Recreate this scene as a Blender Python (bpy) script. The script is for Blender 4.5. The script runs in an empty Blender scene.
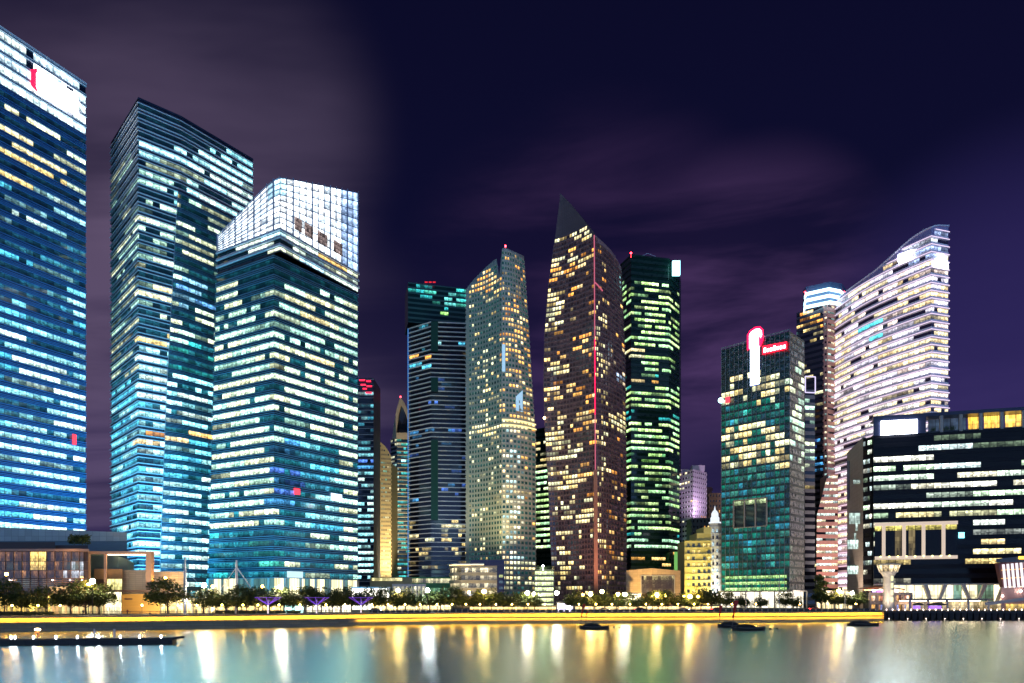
import bpy, math, random
from mathutils import Vector

# ------------------------------------------------------------------ basics
F, CX, HY, CAMH = 683.0, 512.0, 600.0, 8.5
GZ = 4.0                                   # level of the land behind the quay
scene = bpy.context.scene
col = scene.collection
R = random.Random(7)


def X(px, Y): return (px - CX) / F * Y
def Z(py, Y): return CAMH + (HY - py) / F * Y
def PT(px, Y): return (X(px, Y), Y)
def PX(p): return CX + p[0] / p[1] * F
def PY(z, Y): return HY - (z - CAMH) / Y * F


def interp(tab, v):
    if v <= tab[0][0]: return tab[0][1]
    for (a, b), (c, d) in zip(tab, tab[1:]):
        if v <= c: return b + (d - b) * (v - a) / (c - a)
    return tab[-1][1]


def on_line(P, Q, px):
    """point of the ground line PQ that stands in the direction of picture column px"""
    k = (px - CX) / F
    den = (Q[0] - P[0]) - k * (Q[1] - P[1])
    t = (k * P[1] - P[0]) / den
    return (P[0] + t * (Q[0] - P[0]), P[1] + t * (Q[1] - P[1]))


def split(P, Q, n):
    return [(P[0] + (Q[0] - P[0]) * i / n, P[1] + (Q[1] - P[1]) * i / n) for i in range(n + 1)]


def chain(*segs):
    """segs: (P, Q, n) ... -> one polyline"""
    out = []
    for P, Q, n in segs:
        s = split(P, Q, n)
        out += s if not out else s[1:]
    return out


def off(pts, d):
    """polyline moved sideways by d (positive: towards the viewer when it runs from left to right)"""
    n = len(pts)
    ns = []
    for a, b in zip(pts, pts[1:]):
        dx, dy = b[0] - a[0], b[1] - a[1]
        l = math.hypot(dx, dy) or 1e-6
        ns.append((dy / l, -dx / l))
    out = []
    for i in range(n):
        a = ns[max(i - 1, 0)]
        b = ns[min(i, n - 2)]
        k = d / max(0.4, 1 + a[0] * b[0] + a[1] * b[1])
        out.append((pts[i][0] + (a[0] + b[0]) * k, pts[i][1] + (a[1] + b[1]) * k))
    return out


# ------------------------------------------------------------------ materials
MATS = {}


def nd(t, kind, **kw):
    n = t.nodes.new(kind)
    for k, v in kw.items(): setattr(n, k, v)
    return n


def math_(t, op, a, b=None, c=None):
    n = nd(t, 'ShaderNodeMath', operation=op)
    for i, v in enumerate((a, b, c)):
        if v is None: continue
        if isinstance(v, (int, float)): n.inputs[i].default_value = v
        else: t.links.new(v, n.inputs[i])
    return n.outputs[0]


def mixc(t, fac, a, b, blend='MIX'):
    n = nd(t, 'ShaderNodeMix', data_type='RGBA', blend_type=blend)
    for s, v in ((n.inputs[0], fac), (n.inputs[6], a), (n.inputs[7], b)):
        if isinstance(v, (int, float)): s.default_value = v
        elif isinstance(v, tuple): s.default_value = v if len(v) == 4 else (*v, 1)
        else: t.links.new(v, s)
    return n.outputs[2]


def new_mat(name):
    m = bpy.data.materials.new(name)
    m.use_nodes = True
    t = m.node_tree
    return m, t, t.nodes['Principled BSDF']


def surf(name, colr, rough=0.6, metal=0.0, var=0.15, scale=0.4, spec=0.5, stretch=(1, 1, 1)):
    """plain surface with weathering"""
    if name in MATS: return MATS[name]
    m, t, b = new_mat(name)
    tc = nd(t, 'ShaderNodeTexCoord')
    mp = nd(t, 'ShaderNodeMapping'); mp.inputs['Scale'].default_value = stretch
    t.links.new(tc.outputs['Object'], mp.inputs[0])
    nz = nd(t, 'ShaderNodeTexNoise'); nz.inputs['Scale'].default_value = scale; nz.inputs['Detail'].default_value = 6
    t.links.new(mp.outputs[0], nz.inputs['Vector'])
    lo = tuple(c * (1 - var * 1.6) for c in colr); hi = tuple(min(1, c * (1 + var * 1.2)) for c in colr)
    t.links.new(mixc(t, nz.outputs['Fac'], lo, hi), b.inputs['Base Color'])
    t.links.new(math_(t, 'MULTIPLY_ADD', nz.outputs['Fac'], 0.3, max(0.03, rough - 0.15)), b.inputs['Roughness'])
    b.inputs['Metallic'].default_value = metal
    b.inputs['Specular IOR Level'].default_value = spec
    MATS[name] = m
    return m


def panels(name, colr, w=2.0, h=1.2, rough=0.5, gap=0.35, var=0.12):
    """cladding panels / blocks laid in courses (uses metre UVs)"""
    if name in MATS: return MATS[name]
    m, t, b = new_mat(name)
    uv = nd(t, 'ShaderNodeUVMap')
    br = nd(t, 'ShaderNodeTexBrick'); br.offset = 0.0
    br.inputs['Scale'].default_value = 1.0; br.inputs['Brick Width'].default_value = w; br.inputs['Row Height'].default_value = h
    br.inputs['Mortar Size'].default_value = 0.05
    br.inputs['Color1'].default_value = (*[c * (1 - var) for c in colr], 1); br.inputs['Color2'].default_value = (*[min(1, c * (1 + var)) for c in colr], 1)
    br.inputs['Mortar'].default_value = (*[c * gap for c in colr], 1)
    t.links.new(uv.outputs[0], br.inputs['Vector'])
    t.links.new(br.outputs['Color'], b.inputs['Base Color'])
    b.inputs['Roughness'].default_value = rough
    MATS[name] = m
    return m


def glow(name, colr, strength, lamp=True):
    """something that gives off light, or is painted as lit"""
    if name in MATS: return MATS[name]
    m, t, b = new_mat(name)
    b.inputs['Base Color'].default_value = (*[0.4 * c for c in colr], 1)
    b.inputs['Emission Color'].default_value = (*colr, 1)
    b.inputs['Emission Strength'].default_value = strength
    if not lamp: m.cycles.emission_sampling = 'NONE'
    MATS[name] = m
    return m


def glass(name, tint=(0.012, 0.02, 0.035), rough=0.06, wave=0.0, mull=0.05, spec=0.6, busy=1.0, metal=0.0):
    """window glass: panes that are lit carry room light or painted glimmer in the attribute «lit»; UV: one unit per pane"""
    if name in MATS: return MATS[name]
    m, t, b = new_mat(name)
    at = nd(t, 'ShaderNodeAttribute', attribute_name='lit')
    uv = nd(t, 'ShaderNodeUVMap')
    sp = nd(t, 'ShaderNodeSeparateXYZ'); t.links.new(uv.outputs[0], sp.inputs[0])
    u, v = sp.outputs[0], sp.outputs[1]
    fu = math_(t, 'FRACT', u); fv = math_(t, 'FRACT', v)
    edge = math_(t, 'MINIMUM', fu, math_(t, 'SUBTRACT', 1.0, fu))
    mul = math_(t, 'GREATER_THAN', edge, mull)
    fl = math_(t, 'FLOOR', v)

    def wn(su, sv, seed):
        c = nd(t, 'ShaderNodeCombineXYZ')
        t.links.new(math_(t, 'FLOOR', math_(t, 'MULTIPLY', u, su)), c.inputs[0])
        t.links.new(math_(t, 'FLOOR', math_(t, 'MULTIPLY', v, sv)), c.inputs[1])
        c.inputs[2].default_value = seed
        n = nd(t, 'ShaderNodeTexWhiteNoise', noise_dimensions='3D')
        t.links.new(c.outputs[0], n.inputs[0])
        return n.outputs[0]
    r1 = math_(t, 'MULTIPLY_ADD', wn(1, 1, 1.5), 0.75 * busy, 1.05 - 0.45 * busy)          # each pane
    r2 = math_(t, 'MULTIPLY_ADD', wn(3, 4, 4.5), 1.1 * busy, 1.0 - 0.52 * busy)         # things in the room
    ceil = math_(t, 'MULTIPLY_ADD', math_(t, 'GREATER_THAN', fv, 0.6), 0.45, 0.85)
    low = math_(t, 'MULTIPLY', math_(t, 'LESS_THAN', fv, 0.34), math_(t, 'GREATER_THAN', wn(4, 1, 9.5), 0.45))
    furn = math_(t, 'SUBTRACT', 1.0, math_(t, 'MULTIPLY', low, 0.5 * busy))
    tot = math_(t, 'MULTIPLY', math_(t, 'MULTIPLY', r1, r2), math_(t, 'MULTIPLY', ceil, furn))
    tot = math_(t, 'MULTIPLY', tot, math_(t, 'MULTIPLY_ADD', mul, 0.75, 0.25))
    vm = nd(t, 'ShaderNodeVectorMath', operation='SCALE')
    t.links.new(at.outputs['Vector'], vm.inputs[0]); t.links.new(tot, vm.inputs['Scale'])
    t.links.new(vm.outputs[0], b.inputs['Emission Color'])
    b.inputs['Emission Strength'].default_value = 1.0
    b.inputs['Base Color'].default_value = (*tint, 1)
    b.inputs['Roughness'].default_value = rough
    b.inputs['Metallic'].default_value = metal
    b.inputs['Specular IOR Level'].default_value = spec
    if wave:
        tc = nd(t, 'ShaderNodeTexCoord')
        nz = nd(t, 'ShaderNodeTexNoise'); nz.inputs['Scale'].default_value = 0.35; nz.inputs['Detail'].default_value = 3
        t.links.new(tc.outputs['Object'], nz.inputs['Vector'])
        bp = nd(t, 'ShaderNodeBump'); bp.inputs['Strength'].default_value = wave; bp.inputs['Distance'].default_value = 1.0
        t.links.new(nz.outputs['Fac'], bp.inputs['Height']); t.links.new(bp.outputs[0], b.inputs['Normal'])
    m.cycles.emission_sampling = 'NONE'
    MATS[name] = m
    return m


# ------------------------------------------------------------------ mesh builder
class MB:
    def __init__(self):
        self.v, self.f, self.m, self.uv, self.c = [], [], [], [], []

    def face(self, pts, mat=0, uv=None, lit=(0, 0, 0)):
        n = len(self.v)
        self.v += [tuple(p) for p in pts]
        self.f.append(tuple(range(n, n + len(pts))))
        self.m.append(mat)
        if uv is None:
            a, b = Vector(pts[0]), Vector(pts[1])
            w = math.hypot(b.x - a.x, b.y - a.y)
            if len(pts) == 4 and w > 1e-4:
                o = a.x * 0.7 + a.y * 0.7
                uv = [(o, pts[0][2]), (o + w, pts[1][2]), (o + w, pts[2][2]), (o, pts[3][2])]
            else:
                uv = [(p[0] + p[2] * .3, p[1]) for p in pts]
        self.uv.append(uv); self.c.append(lit)

    def ring(self, a, b, za, zb, mat=0, cap=None):
        """wall between polyline a at height za and polyline b at zb"""
        for i in range(len(a) - 1):
            self.face([(*a[i], za), (*a[i + 1], za), (*b[i + 1], zb), (*b[i], zb)], mat)

    def prism(self, poly, z0, z1, mat=0, top=None, bottom=True, mat_top=None):
        """closed prism on a ground outline; top: per-point heights"""
        n = len(poly)
        zt = top or [z1] * n
        for i in range(n):
            j = (i + 1) % n
            self.face([(*poly[i], z0), (*poly[j], z0), (*poly[j], zt[j]), (*poly[i], zt[i])], mat)
        self.face([(*poly[i], zt[i]) for i in range(n)], mat if mat_top is None else mat_top)
        if bottom: self.face([(*poly[i], z0) for i in reversed(range(n))], mat)

    def box(self, c, s, mat=0, rz=0.0, lit=(0, 0, 0)):
        cx, cy, cz = c; sx, sy, sz = s[0] / 2, s[1] / 2, s[2] / 2
        ca, sa = math.cos(rz), math.sin(rz)
        P = lambda x, y, z: (cx + x * ca - y * sa, cy + x * sa + y * ca, cz + z)
        a = [P(-sx, -sy, -sz), P(sx, -sy, -sz), P(sx, sy, -sz), P(-sx, sy, -sz), P(-sx, -sy, sz), P(sx, -sy, sz), P(sx, sy, sz), P(-sx, sy, sz)]
        for q in ((0, 1, 5, 4), (1, 2, 6, 5), (2, 3, 7, 6), (3, 0, 4, 7), (4, 5, 6, 7), (3, 2, 1, 0)):
            self.face([a[i] for i in q], mat, None, lit)

    def bar(self, a, b, w, d=None, mat=0, w2=None):
        """square bar between two points"""
        a, b = Vector(a), Vector(b); d = d or w
        ax = (b - a).normalized()
        up = Vector((0, 0, 1)) if abs(ax.z) < 0.95 else Vector((0, 1, 0))
        s = ax.cross(up).normalized(); t = s.cross(ax).normalized()
        k = (w2 or w) / w
        c = [(-1, -1), (1, -1), (1, 1), (-1, 1)]
        p = [a + s * (x * w / 2) + t * (y * d / 2) for x, y in c]
        q = [b + s * (x * w * k / 2) + t * (y * d * k / 2) for x, y in c]
        for i in range(4):
            j = (i + 1) % 4
            self.face([p[i], p[j], q[j], q[i]], mat)
        self.face(list(reversed(p)), mat); self.face(q, mat)

    def tube(self, path, rad, n=8, mat=0):
        """round tube along points with a radius each, closed at both ends"""
        path = [Vector(p) for p in path]
        rings = []
        for i, p in enumerate(path):
            d = (path[min(i + 1, len(path) - 1)] - path[max(i - 1, 0)]).normalized()
            up = Vector((0, 0, 1)) if abs(d.z) < 0.9 else Vector((1, 0, 0))
            s = d.cross(up).normalized(); t = s.cross(d)
            r = rad[i] if isinstance(rad, (list, tuple)) else rad
            rings.append([p + s * (r * math.cos(2 * math.pi * k / n)) + t * (r * math.sin(2 * math.pi * k / n)) for k in range(n)])
        for a, b in zip(rings, rings[1:]):
            for k in range(n):
                j = (k + 1) % n
                self.face([a[k], a[j], b[j], b[k]], mat)
        self.face(list(reversed(rings[0])), mat); self.face(rings[-1], mat)

    def lathe(self, prof, c=(0, 0, 0), n=12, mat=0):
        for (r0, z0), (r1, z1) in zip(prof, prof[1:]):
            for k in range(n):
                a, b = 2 * math.pi * k / n, 2 * math.pi * (k + 1) / n
                q = [(c[0] + r0 * math.cos(a), c[1] + r0 * math.sin(a), c[2] + z0), (c[0] + r0 * math.cos(b), c[1] + r0 * math.sin(b), c[2] + z0),
                     (c[0] + r1 * math.cos(b), c[1] + r1 * math.sin(b), c[2] + z1), (c[0] + r1 * math.cos(a), c[1] + r1 * math.sin(a), c[2] + z1)]
                if r0 < 1e-4: q = [q[0], q[2], q[3]]
                elif r1 < 1e-4: q = [q[0], q[1], q[2]]
                self.face(q, mat)

    def ball(self, c, r, n=8, mat=0, sz=1.0):
        k = max(4, n // 2 + 1)
        self.lathe([(r * math.sin(math.pi * i / k), -r * sz * math.cos(math.pi * i / k)) for i in range(k + 1)], c, n, mat)

    def build(self, name, mats, parent=None, smooth=False):
        if not self.f: return None
        o0 = Vector((0, 0, 0))
        p = parent
        while p is not None:
            o0 += p.location; p = p.parent
        # weld points that coincide
        idx, nv, fs = {}, [], []
        for f in self.f:
            q = []
            for i in f:
                p = self.v[i]; k = (round(p[0], 4), round(p[1], 4), round(p[2], 4))
                if k not in idx:
                    idx[k] = len(nv); nv.append((p[0] - o0.x, p[1] - o0.y, p[2] - o0.z))
                q.append(idx[k])
            fs.append(q)
        keep = [i for i, q in enumerate(fs) if len(set(q)) >= 3]
        clean = []
        for i in keep:
            q, uv, s, u2 = fs[i], self.uv[i], [], []
            for k, w in zip(q, uv):
                if k not in s: s.append(k); u2.append(w)
            clean.append((s, u2, self.m[i], self.c[i]))
        me = bpy.data.meshes.new(name)
        me.from_pydata(nv, [], [c[0] for c in clean])
        ul = me.uv_layers.new(name='UVMap')
        flat = [x for c in clean for w in c[1] for x in w]
        if len(flat) == 2 * len(me.loops): ul.data.foreach_set('uv', flat)
        if any(c[3] != (0, 0, 0) for c in clean):
            ca = me.color_attributes.new(name='lit', type='FLOAT_COLOR', domain='CORNER')
            fl = [x for c in clean for _ in c[0] for x in (*c[3], 1.0)]
            if len(fl) == 4 * len(me.loops): ca.data.foreach_set('color', fl)
        for m in (mats if isinstance(mats, (list, tuple)) else [mats]): me.materials.append(m)
        me.polygons.foreach_set('material_index', [c[2] for c in clean])
        if smooth: me.polygons.foreach_set('use_smooth', [True] * len(me.polygons))
        me.update()
        o = bpy.data.objects.new(name, me)
        col.objects.link(o)
        if parent is not None: o.parent = parent
        return o


def thing(name, label, cat, loc=(0, 0, 0), group=None):
    o = bpy.data.objects.new(name, None)
    o.empty_display_size = 1
    col.objects.link(o); o.location = loc
    o['label'] = label; o['category'] = cat
    if group: o['group'] = group
    return o


def tag(o, label, cat, group=None):
    o['label'] = label; o['category'] = cat
    if group: o['group'] = group
    return o


def struct(o, kind='structure'):
    o['kind'] = kind
    return o


def kids(o): return [c for c in bpy.data.objects if c.parent == o]


def dup(root, loc, rz=0.0, sc=1.0, label=None):
    """copy of a thing with its parts and their parts"""
    def rec(o, par):
        c = o.copy(); col.objects.link(c)
        c.parent = par
        for k in KIDS.get(o.name, []): rec(k, c)
        return c
    c = rec(root, None)
    c.location = loc; c.rotation_euler = (0, 0, rz); c.scale = (sc, sc, sc) if not isinstance(sc, tuple) else sc
    if label: c['label'] = label
    return c


KIDS = {}


def index_kids():
    KIDS.clear()
    for o in bpy.data.objects:
        if o.parent is not None: KIDS.setdefault(o.parent.name, []).append(o)


# ------------------------------------------------------------------ room-light palettes (linear)
CYAN = [(0.10, 0.62, 0.85), (0.2, 0.8, 0.95), (0.4, 0.95, 1.0), (0.08, 0.5, 0.75)]
CWHITE = [(0.5, 0.98, 1.0), (0.7, 1.0, 0.92), (0.4, 0.9, 1.0), (0.3, 0.85, 0.95)]
GWHITE = [(0.6, 1.0, 0.75), (0.78, 1.0, 0.7), (0.5, 0.95, 0.78), (0.85, 0.95, 0.6)]
YWHITE = [(1.0, 0.85, 0.42), (1.0, 0.75, 0.28), (0.95, 0.95, 0.55)]
WARM = [(1.0, 0.5, 0.11), (1.0, 0.62, 0.2), (1.0, 0.4, 0.07), (1.0, 0.75, 0.35)]
GREEN = [(0.4, 0.95, 0.22), (0.55, 1.0, 0.3), (0.65, 1.0, 0.35), (0.3, 0.9, 0.35)]
TEAL = [(0.05, 0.55, 0.5), (0.03, 0.4, 0.42), (0.08, 0.6, 0.45)]
BLUE = [(0.1, 0.25, 0.9), (0.1, 0.45, 0.95)]
RED = [(1.0, 0.03, 0.06)]


# ------------------------------------------------------------------ towers
WIN = 1.55


class Tower:
    """a high building: storeys (cladding and sunshades) that carry their window bands, a solid core, and whatever else is added"""
    def __init__(self, name, label, cat, loc, group=None):
        self.e = thing(name, label, cat, (loc[0], loc[1], GZ), group)
        self.seed = R.randrange(1000) * 37
        self.wins = []

    def facade(self, pts, z0, fh, n, mats, rules, sill=0.8, head=2.9, rec=0.25, fins=(), run=(2, 6), ytop=None, mode='ribbon',
               back=None, core=None, crown=None, part='storey', base=0.0, colw=None, jit=0.38, roofz=None, caps=True, blank=None, dim=None):
        """pts(z) -> ground polyline, left to right. mats = (glass, cladding, fin)."""
        P = pts if callable(pts) else (lambda z, q=pts: q)
        nb = len(P(z0)) - 1
        ztops = [1e9] * (nb + 1)
        if ytop:
            for i in range(nb + 1):
                lo, hi = z0, 600.0
                for _ in range(40):
                    mid = (lo + hi) / 2
                    p = P(mid)[i]
                    if PY(mid, p[1]) > ytop(PX(p)): lo = mid
                    else: hi = mid
                ztops[i] = lo
        last = [z0] * nb
        for k in range(n):
            za = z0 + k * fh
            ok = [min(ztops[i], ztops[i + 1]) >= za + fh for i in range(nb)]
            if not any(ok): break
            mb, wb = MB(), MB()
            zs, zh, ze = za + sill, za + head, za + fh + sill
            top_here = [ok[i] and not (k + 1 < n and min(ztops[i], ztops[i + 1]) >= za + 2 * fh) for i in range(nb)]

            def strip(m, a, b, zA, zB, mat, sel):
                for i in range(nb):
                    if sel[i]: m.face([(*a[i], zA), (*a[i + 1], zA), (*b[i + 1], zB), (*b[i], zB)], mat)
            s0, s1 = off(P(zs), 0), off(P(zs), -rec)
            h0, h1 = off(P(zh), 0), off(P(zh), -rec)
            e0 = off(P(za + fh + sill), 0)
            if k == 0: strip(mb, off(P(za), 0), s0, za, zs, 0, ok)
            strip(mb, s0, s1, zs, zs, 0, ok)
            strip(mb, h1, h0, zh, zh, 0, ok)
            for i in range(nb):
                if not ok[i]: continue
                zt = za + fh if top_here[i] else ze
                q = off(P(zt), 0)
                mb.face([(*h0[i], zh), (*h0[i + 1], zh), (*q[i + 1], zt), (*q[i], zt)], 0)
                last[i] = za + fh
                if top_here[i]:
                    r = off(P(zt), -rec - 0.15)
                    mb.face([(*q[i], zt), (*q[i + 1], zt), (*r[i + 1], zt), (*r[i], zt)], 0)
            if caps:
                for i0 in range(nb):
                    if ok[i0] and (i0 == 0 or not ok[i0 - 1]): break
                for i1 in range(nb, 0, -1):
                    if ok[i1 - 1] and (i1 == nb or not ok[i1]): break
                for j in (i0, i1):
                    mb.face([(*h0[j], zh), (*e0[j], za + fh), (*off(P(za + fh), -rec)[j], za + fh), (*h1[j], zh)], 0)
            for (zr, dep, th) in fins:
                zf = za + zr
                a, b = off(P(zf), -rec if sill < zr < head else 0), off(P(zf), dep)
                for i in range(nb):
                    if not ok[i]: continue
                    mb.face([(*a[i], zf), (*a[i + 1], zf), (*b[i + 1], zf), (*b[i], zf)], 1)
                    mb.face([(*b[i], zf), (*b[i + 1], zf), (*b[i + 1], zf + th), (*b[i], zf + th)], 1)
                    mb.face([(*b[i], zf + th), (*b[i + 1], zf + th), (*a[i + 1], zf + th), (*a[i], zf + th)], 1)
                    if i == 0 or not ok[i - 1]: mb.face([(*a[i], zf), (*b[i], zf), (*b[i], zf + th), (*a[i], zf + th)], 1)
                    if i == nb - 1 or not ok[i + 1]: mb.face([(*b[i + 1], zf), (*a[i + 1], zf), (*a[i + 1], zf + th), (*b[i + 1], zf + th)], 1)
            if colw:                                   # vertical piers between the panes
                dep, wd, every = colw
                b0, b1 = off(P(zs), dep), off(P(zh), dep)
                for i in range(0, nb + 1, every):
                    if not (ok[min(i, nb - 1)] and ok[max(i - 1, 0)]): continue
                    j = min(i, nb - 1)
                    dx, dy = s0[j + 1][0] - s0[j][0], s0[j + 1][1] - s0[j][1]
                    l = math.hypot(dx, dy) or 1; ux, uy = dx / l * wd / 2, dy / l * wd / 2
                    A, B = b0[i], b1[i]; C, D = s1[i], h1[i]
                    mb.face([(A[0] - ux, A[1] - uy, zs), (A[0] + ux, A[1] + uy, zs), (B[0] + ux, B[1] + uy, zh), (B[0] - ux, B[1] - uy, zh)], 0)
                    mb.face([(C[0] - ux, C[1] - uy, zs), (A[0] - ux, A[1] - uy, zs), (B[0] - ux, B[1] - uy, zh), (D[0] - ux, D[1] - uy, zh)], 0)
                    mb.face([(A[0] + ux, A[1] + uy, zs), (C[0] + ux, C[1] + uy, zs), (D[0] + ux, D[1] + uy, zh), (B[0] + ux, B[1] + uy, zh)], 0)
            # panes
            i = 0
            while i < nb:
                if not ok[i]: i += 1; continue
                L = R.randint(*run)
                j = min(nb, i + L)
                pm = P(zs + 1)[min((i + j) // 2, nb)]
                cpx, cpy = PX(pm), PY((zs + zh) / 2, pm[1])
                pr, pal, st = 0.0, GWHITE, 1.0
                for (x0, y0, x1, y1, a, b_, c_) in rules:
                    if x0 <= cpx < x1 and y0 <= cpy < y1: pr, pal, st = a, b_, c_
                on = R.random() < pr
                half = not on and R.random() < (min(.55, pr * 1.1) if mode == 'ribbon' else pr * .55)
                colr = R.choice(pal); stg = st * R.uniform(0.55, 1.15)
                for q in range(i, j):
                    if not ok[q]: continue
                    lit = (0, 0, 0)
                    if half:
                        w = WIN * stg * R.uniform(.08, .5); lit = tuple(c * w for c in colr)
                    elif on and R.random() > 0.06:
                        w = WIN * stg * R.uniform(1 - jit, 1 + jit)
                        lit = tuple(c * w for c in colr)
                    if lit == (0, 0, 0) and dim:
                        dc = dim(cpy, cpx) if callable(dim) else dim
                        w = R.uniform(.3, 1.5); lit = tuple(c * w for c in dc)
                    uu = self.seed + q; vv = self.seed + k
                    tgt, mi = (wb, 0) if mode == 'ribbon' else (mb, 2)
                    if mode == 'window' and on and max(lit) > .12:
                        tgt, mi = MB(), 0; self.wins.append(tgt)
                    if blank and blank(q, k):
                        mb.face([(*s1[q], zs), (*s1[q + 1], zs), (*h1[q + 1], zh), (*h1[q], zh)], 0)
                        continue
                    tgt.face([(*s1[q], zs), (*s1[q + 1], zs), (*h1[q + 1], zh), (*h1[q], zh)], mi,
                             [(uu, vv + 0.001), (uu + 1, vv + 0.001), (uu + 1, vv + 0.999), (uu, vv + 0.999)], lit)
                i = j
            o = mb.build(part, [mats[1], mats[2]] + ([mats[0]] if mode == 'window' else []), self.e)
            wb.build('window_band', mats[0], o)
        if mode == 'window':
            self.wins = [w for w in self.wins if w.f]; R.shuffle(self.wins)
            for w in self.wins[:100]: w.build('window', mats[0], self.e)
            if len(self.wins) > 100:
                rest = MB()
                for w in self.wins[100:]:
                    rest.face(w.v[:4], 0, w.uv[0], w.c[0])
                struct(rest.build('window', mats[0], self.e), 'stuff')
            self.wins = []
        # crown above the last full storey
        if ytop:
            cb = MB()
            for i in range(nb):
                if last[i] >= min(ztops[i], ztops[i + 1]) - 0.05 and last[i] >= max(ztops[i], ztops[i + 1]) - 0.05: continue
                m = max(1, int((max(ztops[i], ztops[i + 1]) - last[i]) / 3))
                for r_ in range(m):
                    fa, fb = r_ / m, (r_ + 1) / m
                    za0, za1 = last[i] + (ztops[i] - last[i]) * fa, last[i] + (ztops[i + 1] - last[i]) * fa
                    zb0, zb1 = last[i] + (ztops[i] - last[i]) * fb, last[i] + (ztops[i + 1] - last[i]) * fb
                    cb.face([(*P(za0)[i], za0), (*P(za1)[i + 1], za1), (*P(zb1)[i + 1], zb1), (*P(zb0)[i], zb0)], 0)
            cb.build('crown', crown or mats[1], self.e)
        # core
        if back:
            zt = roofz if roofz else z0 + n * fh
            ins = -(rec + 0.12)
            lv = [z0 - base, *[z0 + (zt - z0) * i / 8 for i in range(1, 9)]] if callable(pts) else [z0 - base, zt]
            B = back if callable(back) else (lambda z, q=back: q)
            cm = MB()
            prev = None
            for z in lv:
                poly = off(P(z), ins) + list(B(z))
                zz = [min(z, t - 0.3) for t in ztops] + [min(z, min(ztops) if ytop else z)] * len(B(z))
                ringp = [(*p, h) for p, h in zip(poly, zz)]
                if prev:
                    m = len(ringp)
                    for i in range(m):
                        j = (i + 1) % m
                        cm.face([prev[i], prev[j], ringp[j], ringp[i]], 0)
                prev = ringp
            cm.face(prev, 0)
            cm.build('core', core or mats[1], self.e)
        return ztops

    def part(self, mb, name, mats, label=None):
        o = mb.build(name, mats, self.e)
        if o and label: o['label'] = label
        return o


# shared materials
M_DARKCORE = surf('dark core wall', (0.03, 0.035, 0.045), 0.5)
M_WHITEMETAL = surf('white painted metal', (0.75, 0.76, 0.78), 0.4, var=0.08)
M_ALU = surf('aluminium fins', (0.55, 0.6, 0.68), 0.35, 0.3, var=0.08)
M_BLUEPANEL = surf('blue grey spandrel', (0.10, 0.16, 0.28), 0.3, var=0.12, stretch=(.3, .3, 2))
M_NAVYPANEL = surf('navy spandrel', (0.03, 0.045, 0.08), 0.3)
M_CONC = surf('pale concrete', (0.42, 0.39, 0.34), 0.75)
M_STONE = panels('warm stone panels', (0.45, 0.38, 0.28), 2.2, 1.1, 0.6)
M_BLACK = surf('black metal', (0.02, 0.02, 0.022), 0.5)
M_BLUEFIN = surf('blue light tinted fins', (0.10, 0.28, 0.6), 0.35, 0.3, var=0.08)  # aluminium fins with the blue light on them put into the colour
M_TEALFIN = surf('teal light tinted fins', (0.2, 0.42, 0.55), 0.35, 0.3, var=0.08)  # aluminium fins, their teal light put into the colour
G_BLUE = glass('blue office glass', (0.012, 0.02, 0.04))
G_TEAL = glass('teal glass', (0.008, 0.03, 0.032))
G_GREEN = glass('green glass', (0.006, 0.03, 0.022))
G_DARK = glass('dark glass', (0.012, 0.012, 0.02))
G_ROOM = glass('shop glass', (0.03, 0.03, 0.03), busy=0.8)
M_BEACON = glow('red aircraft beacon', (1.0, 0.02, 0.03), 25.0)


def beacon(t, px, py, Y, r=0.5):
    m = MB(); x, z = X(px, Y), Z(py, Y)
    m.ball((x, Y, z), r, 8)
    m.bar((x, Y, z - r), (x, Y, z - r - 2.5), 0.15)
    o = t.part(m, 'beacon', M_BEACON)


# ---- T1: blue tower cut by the left edge -----------------------------------------------------
def quad_back(pts, depth):
    """two far corners behind a polyline"""
    a, b = pts[0], pts[-1]
    dx, dy = b[0] - a[0], b[1] - a[1]; l = math.hypot(dx, dy)
    nx, ny = -dy / l * depth, dx / l * depth
    return [(b[0] + nx, b[1] + ny), (a[0] + nx, a[1] + ny)]


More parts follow.
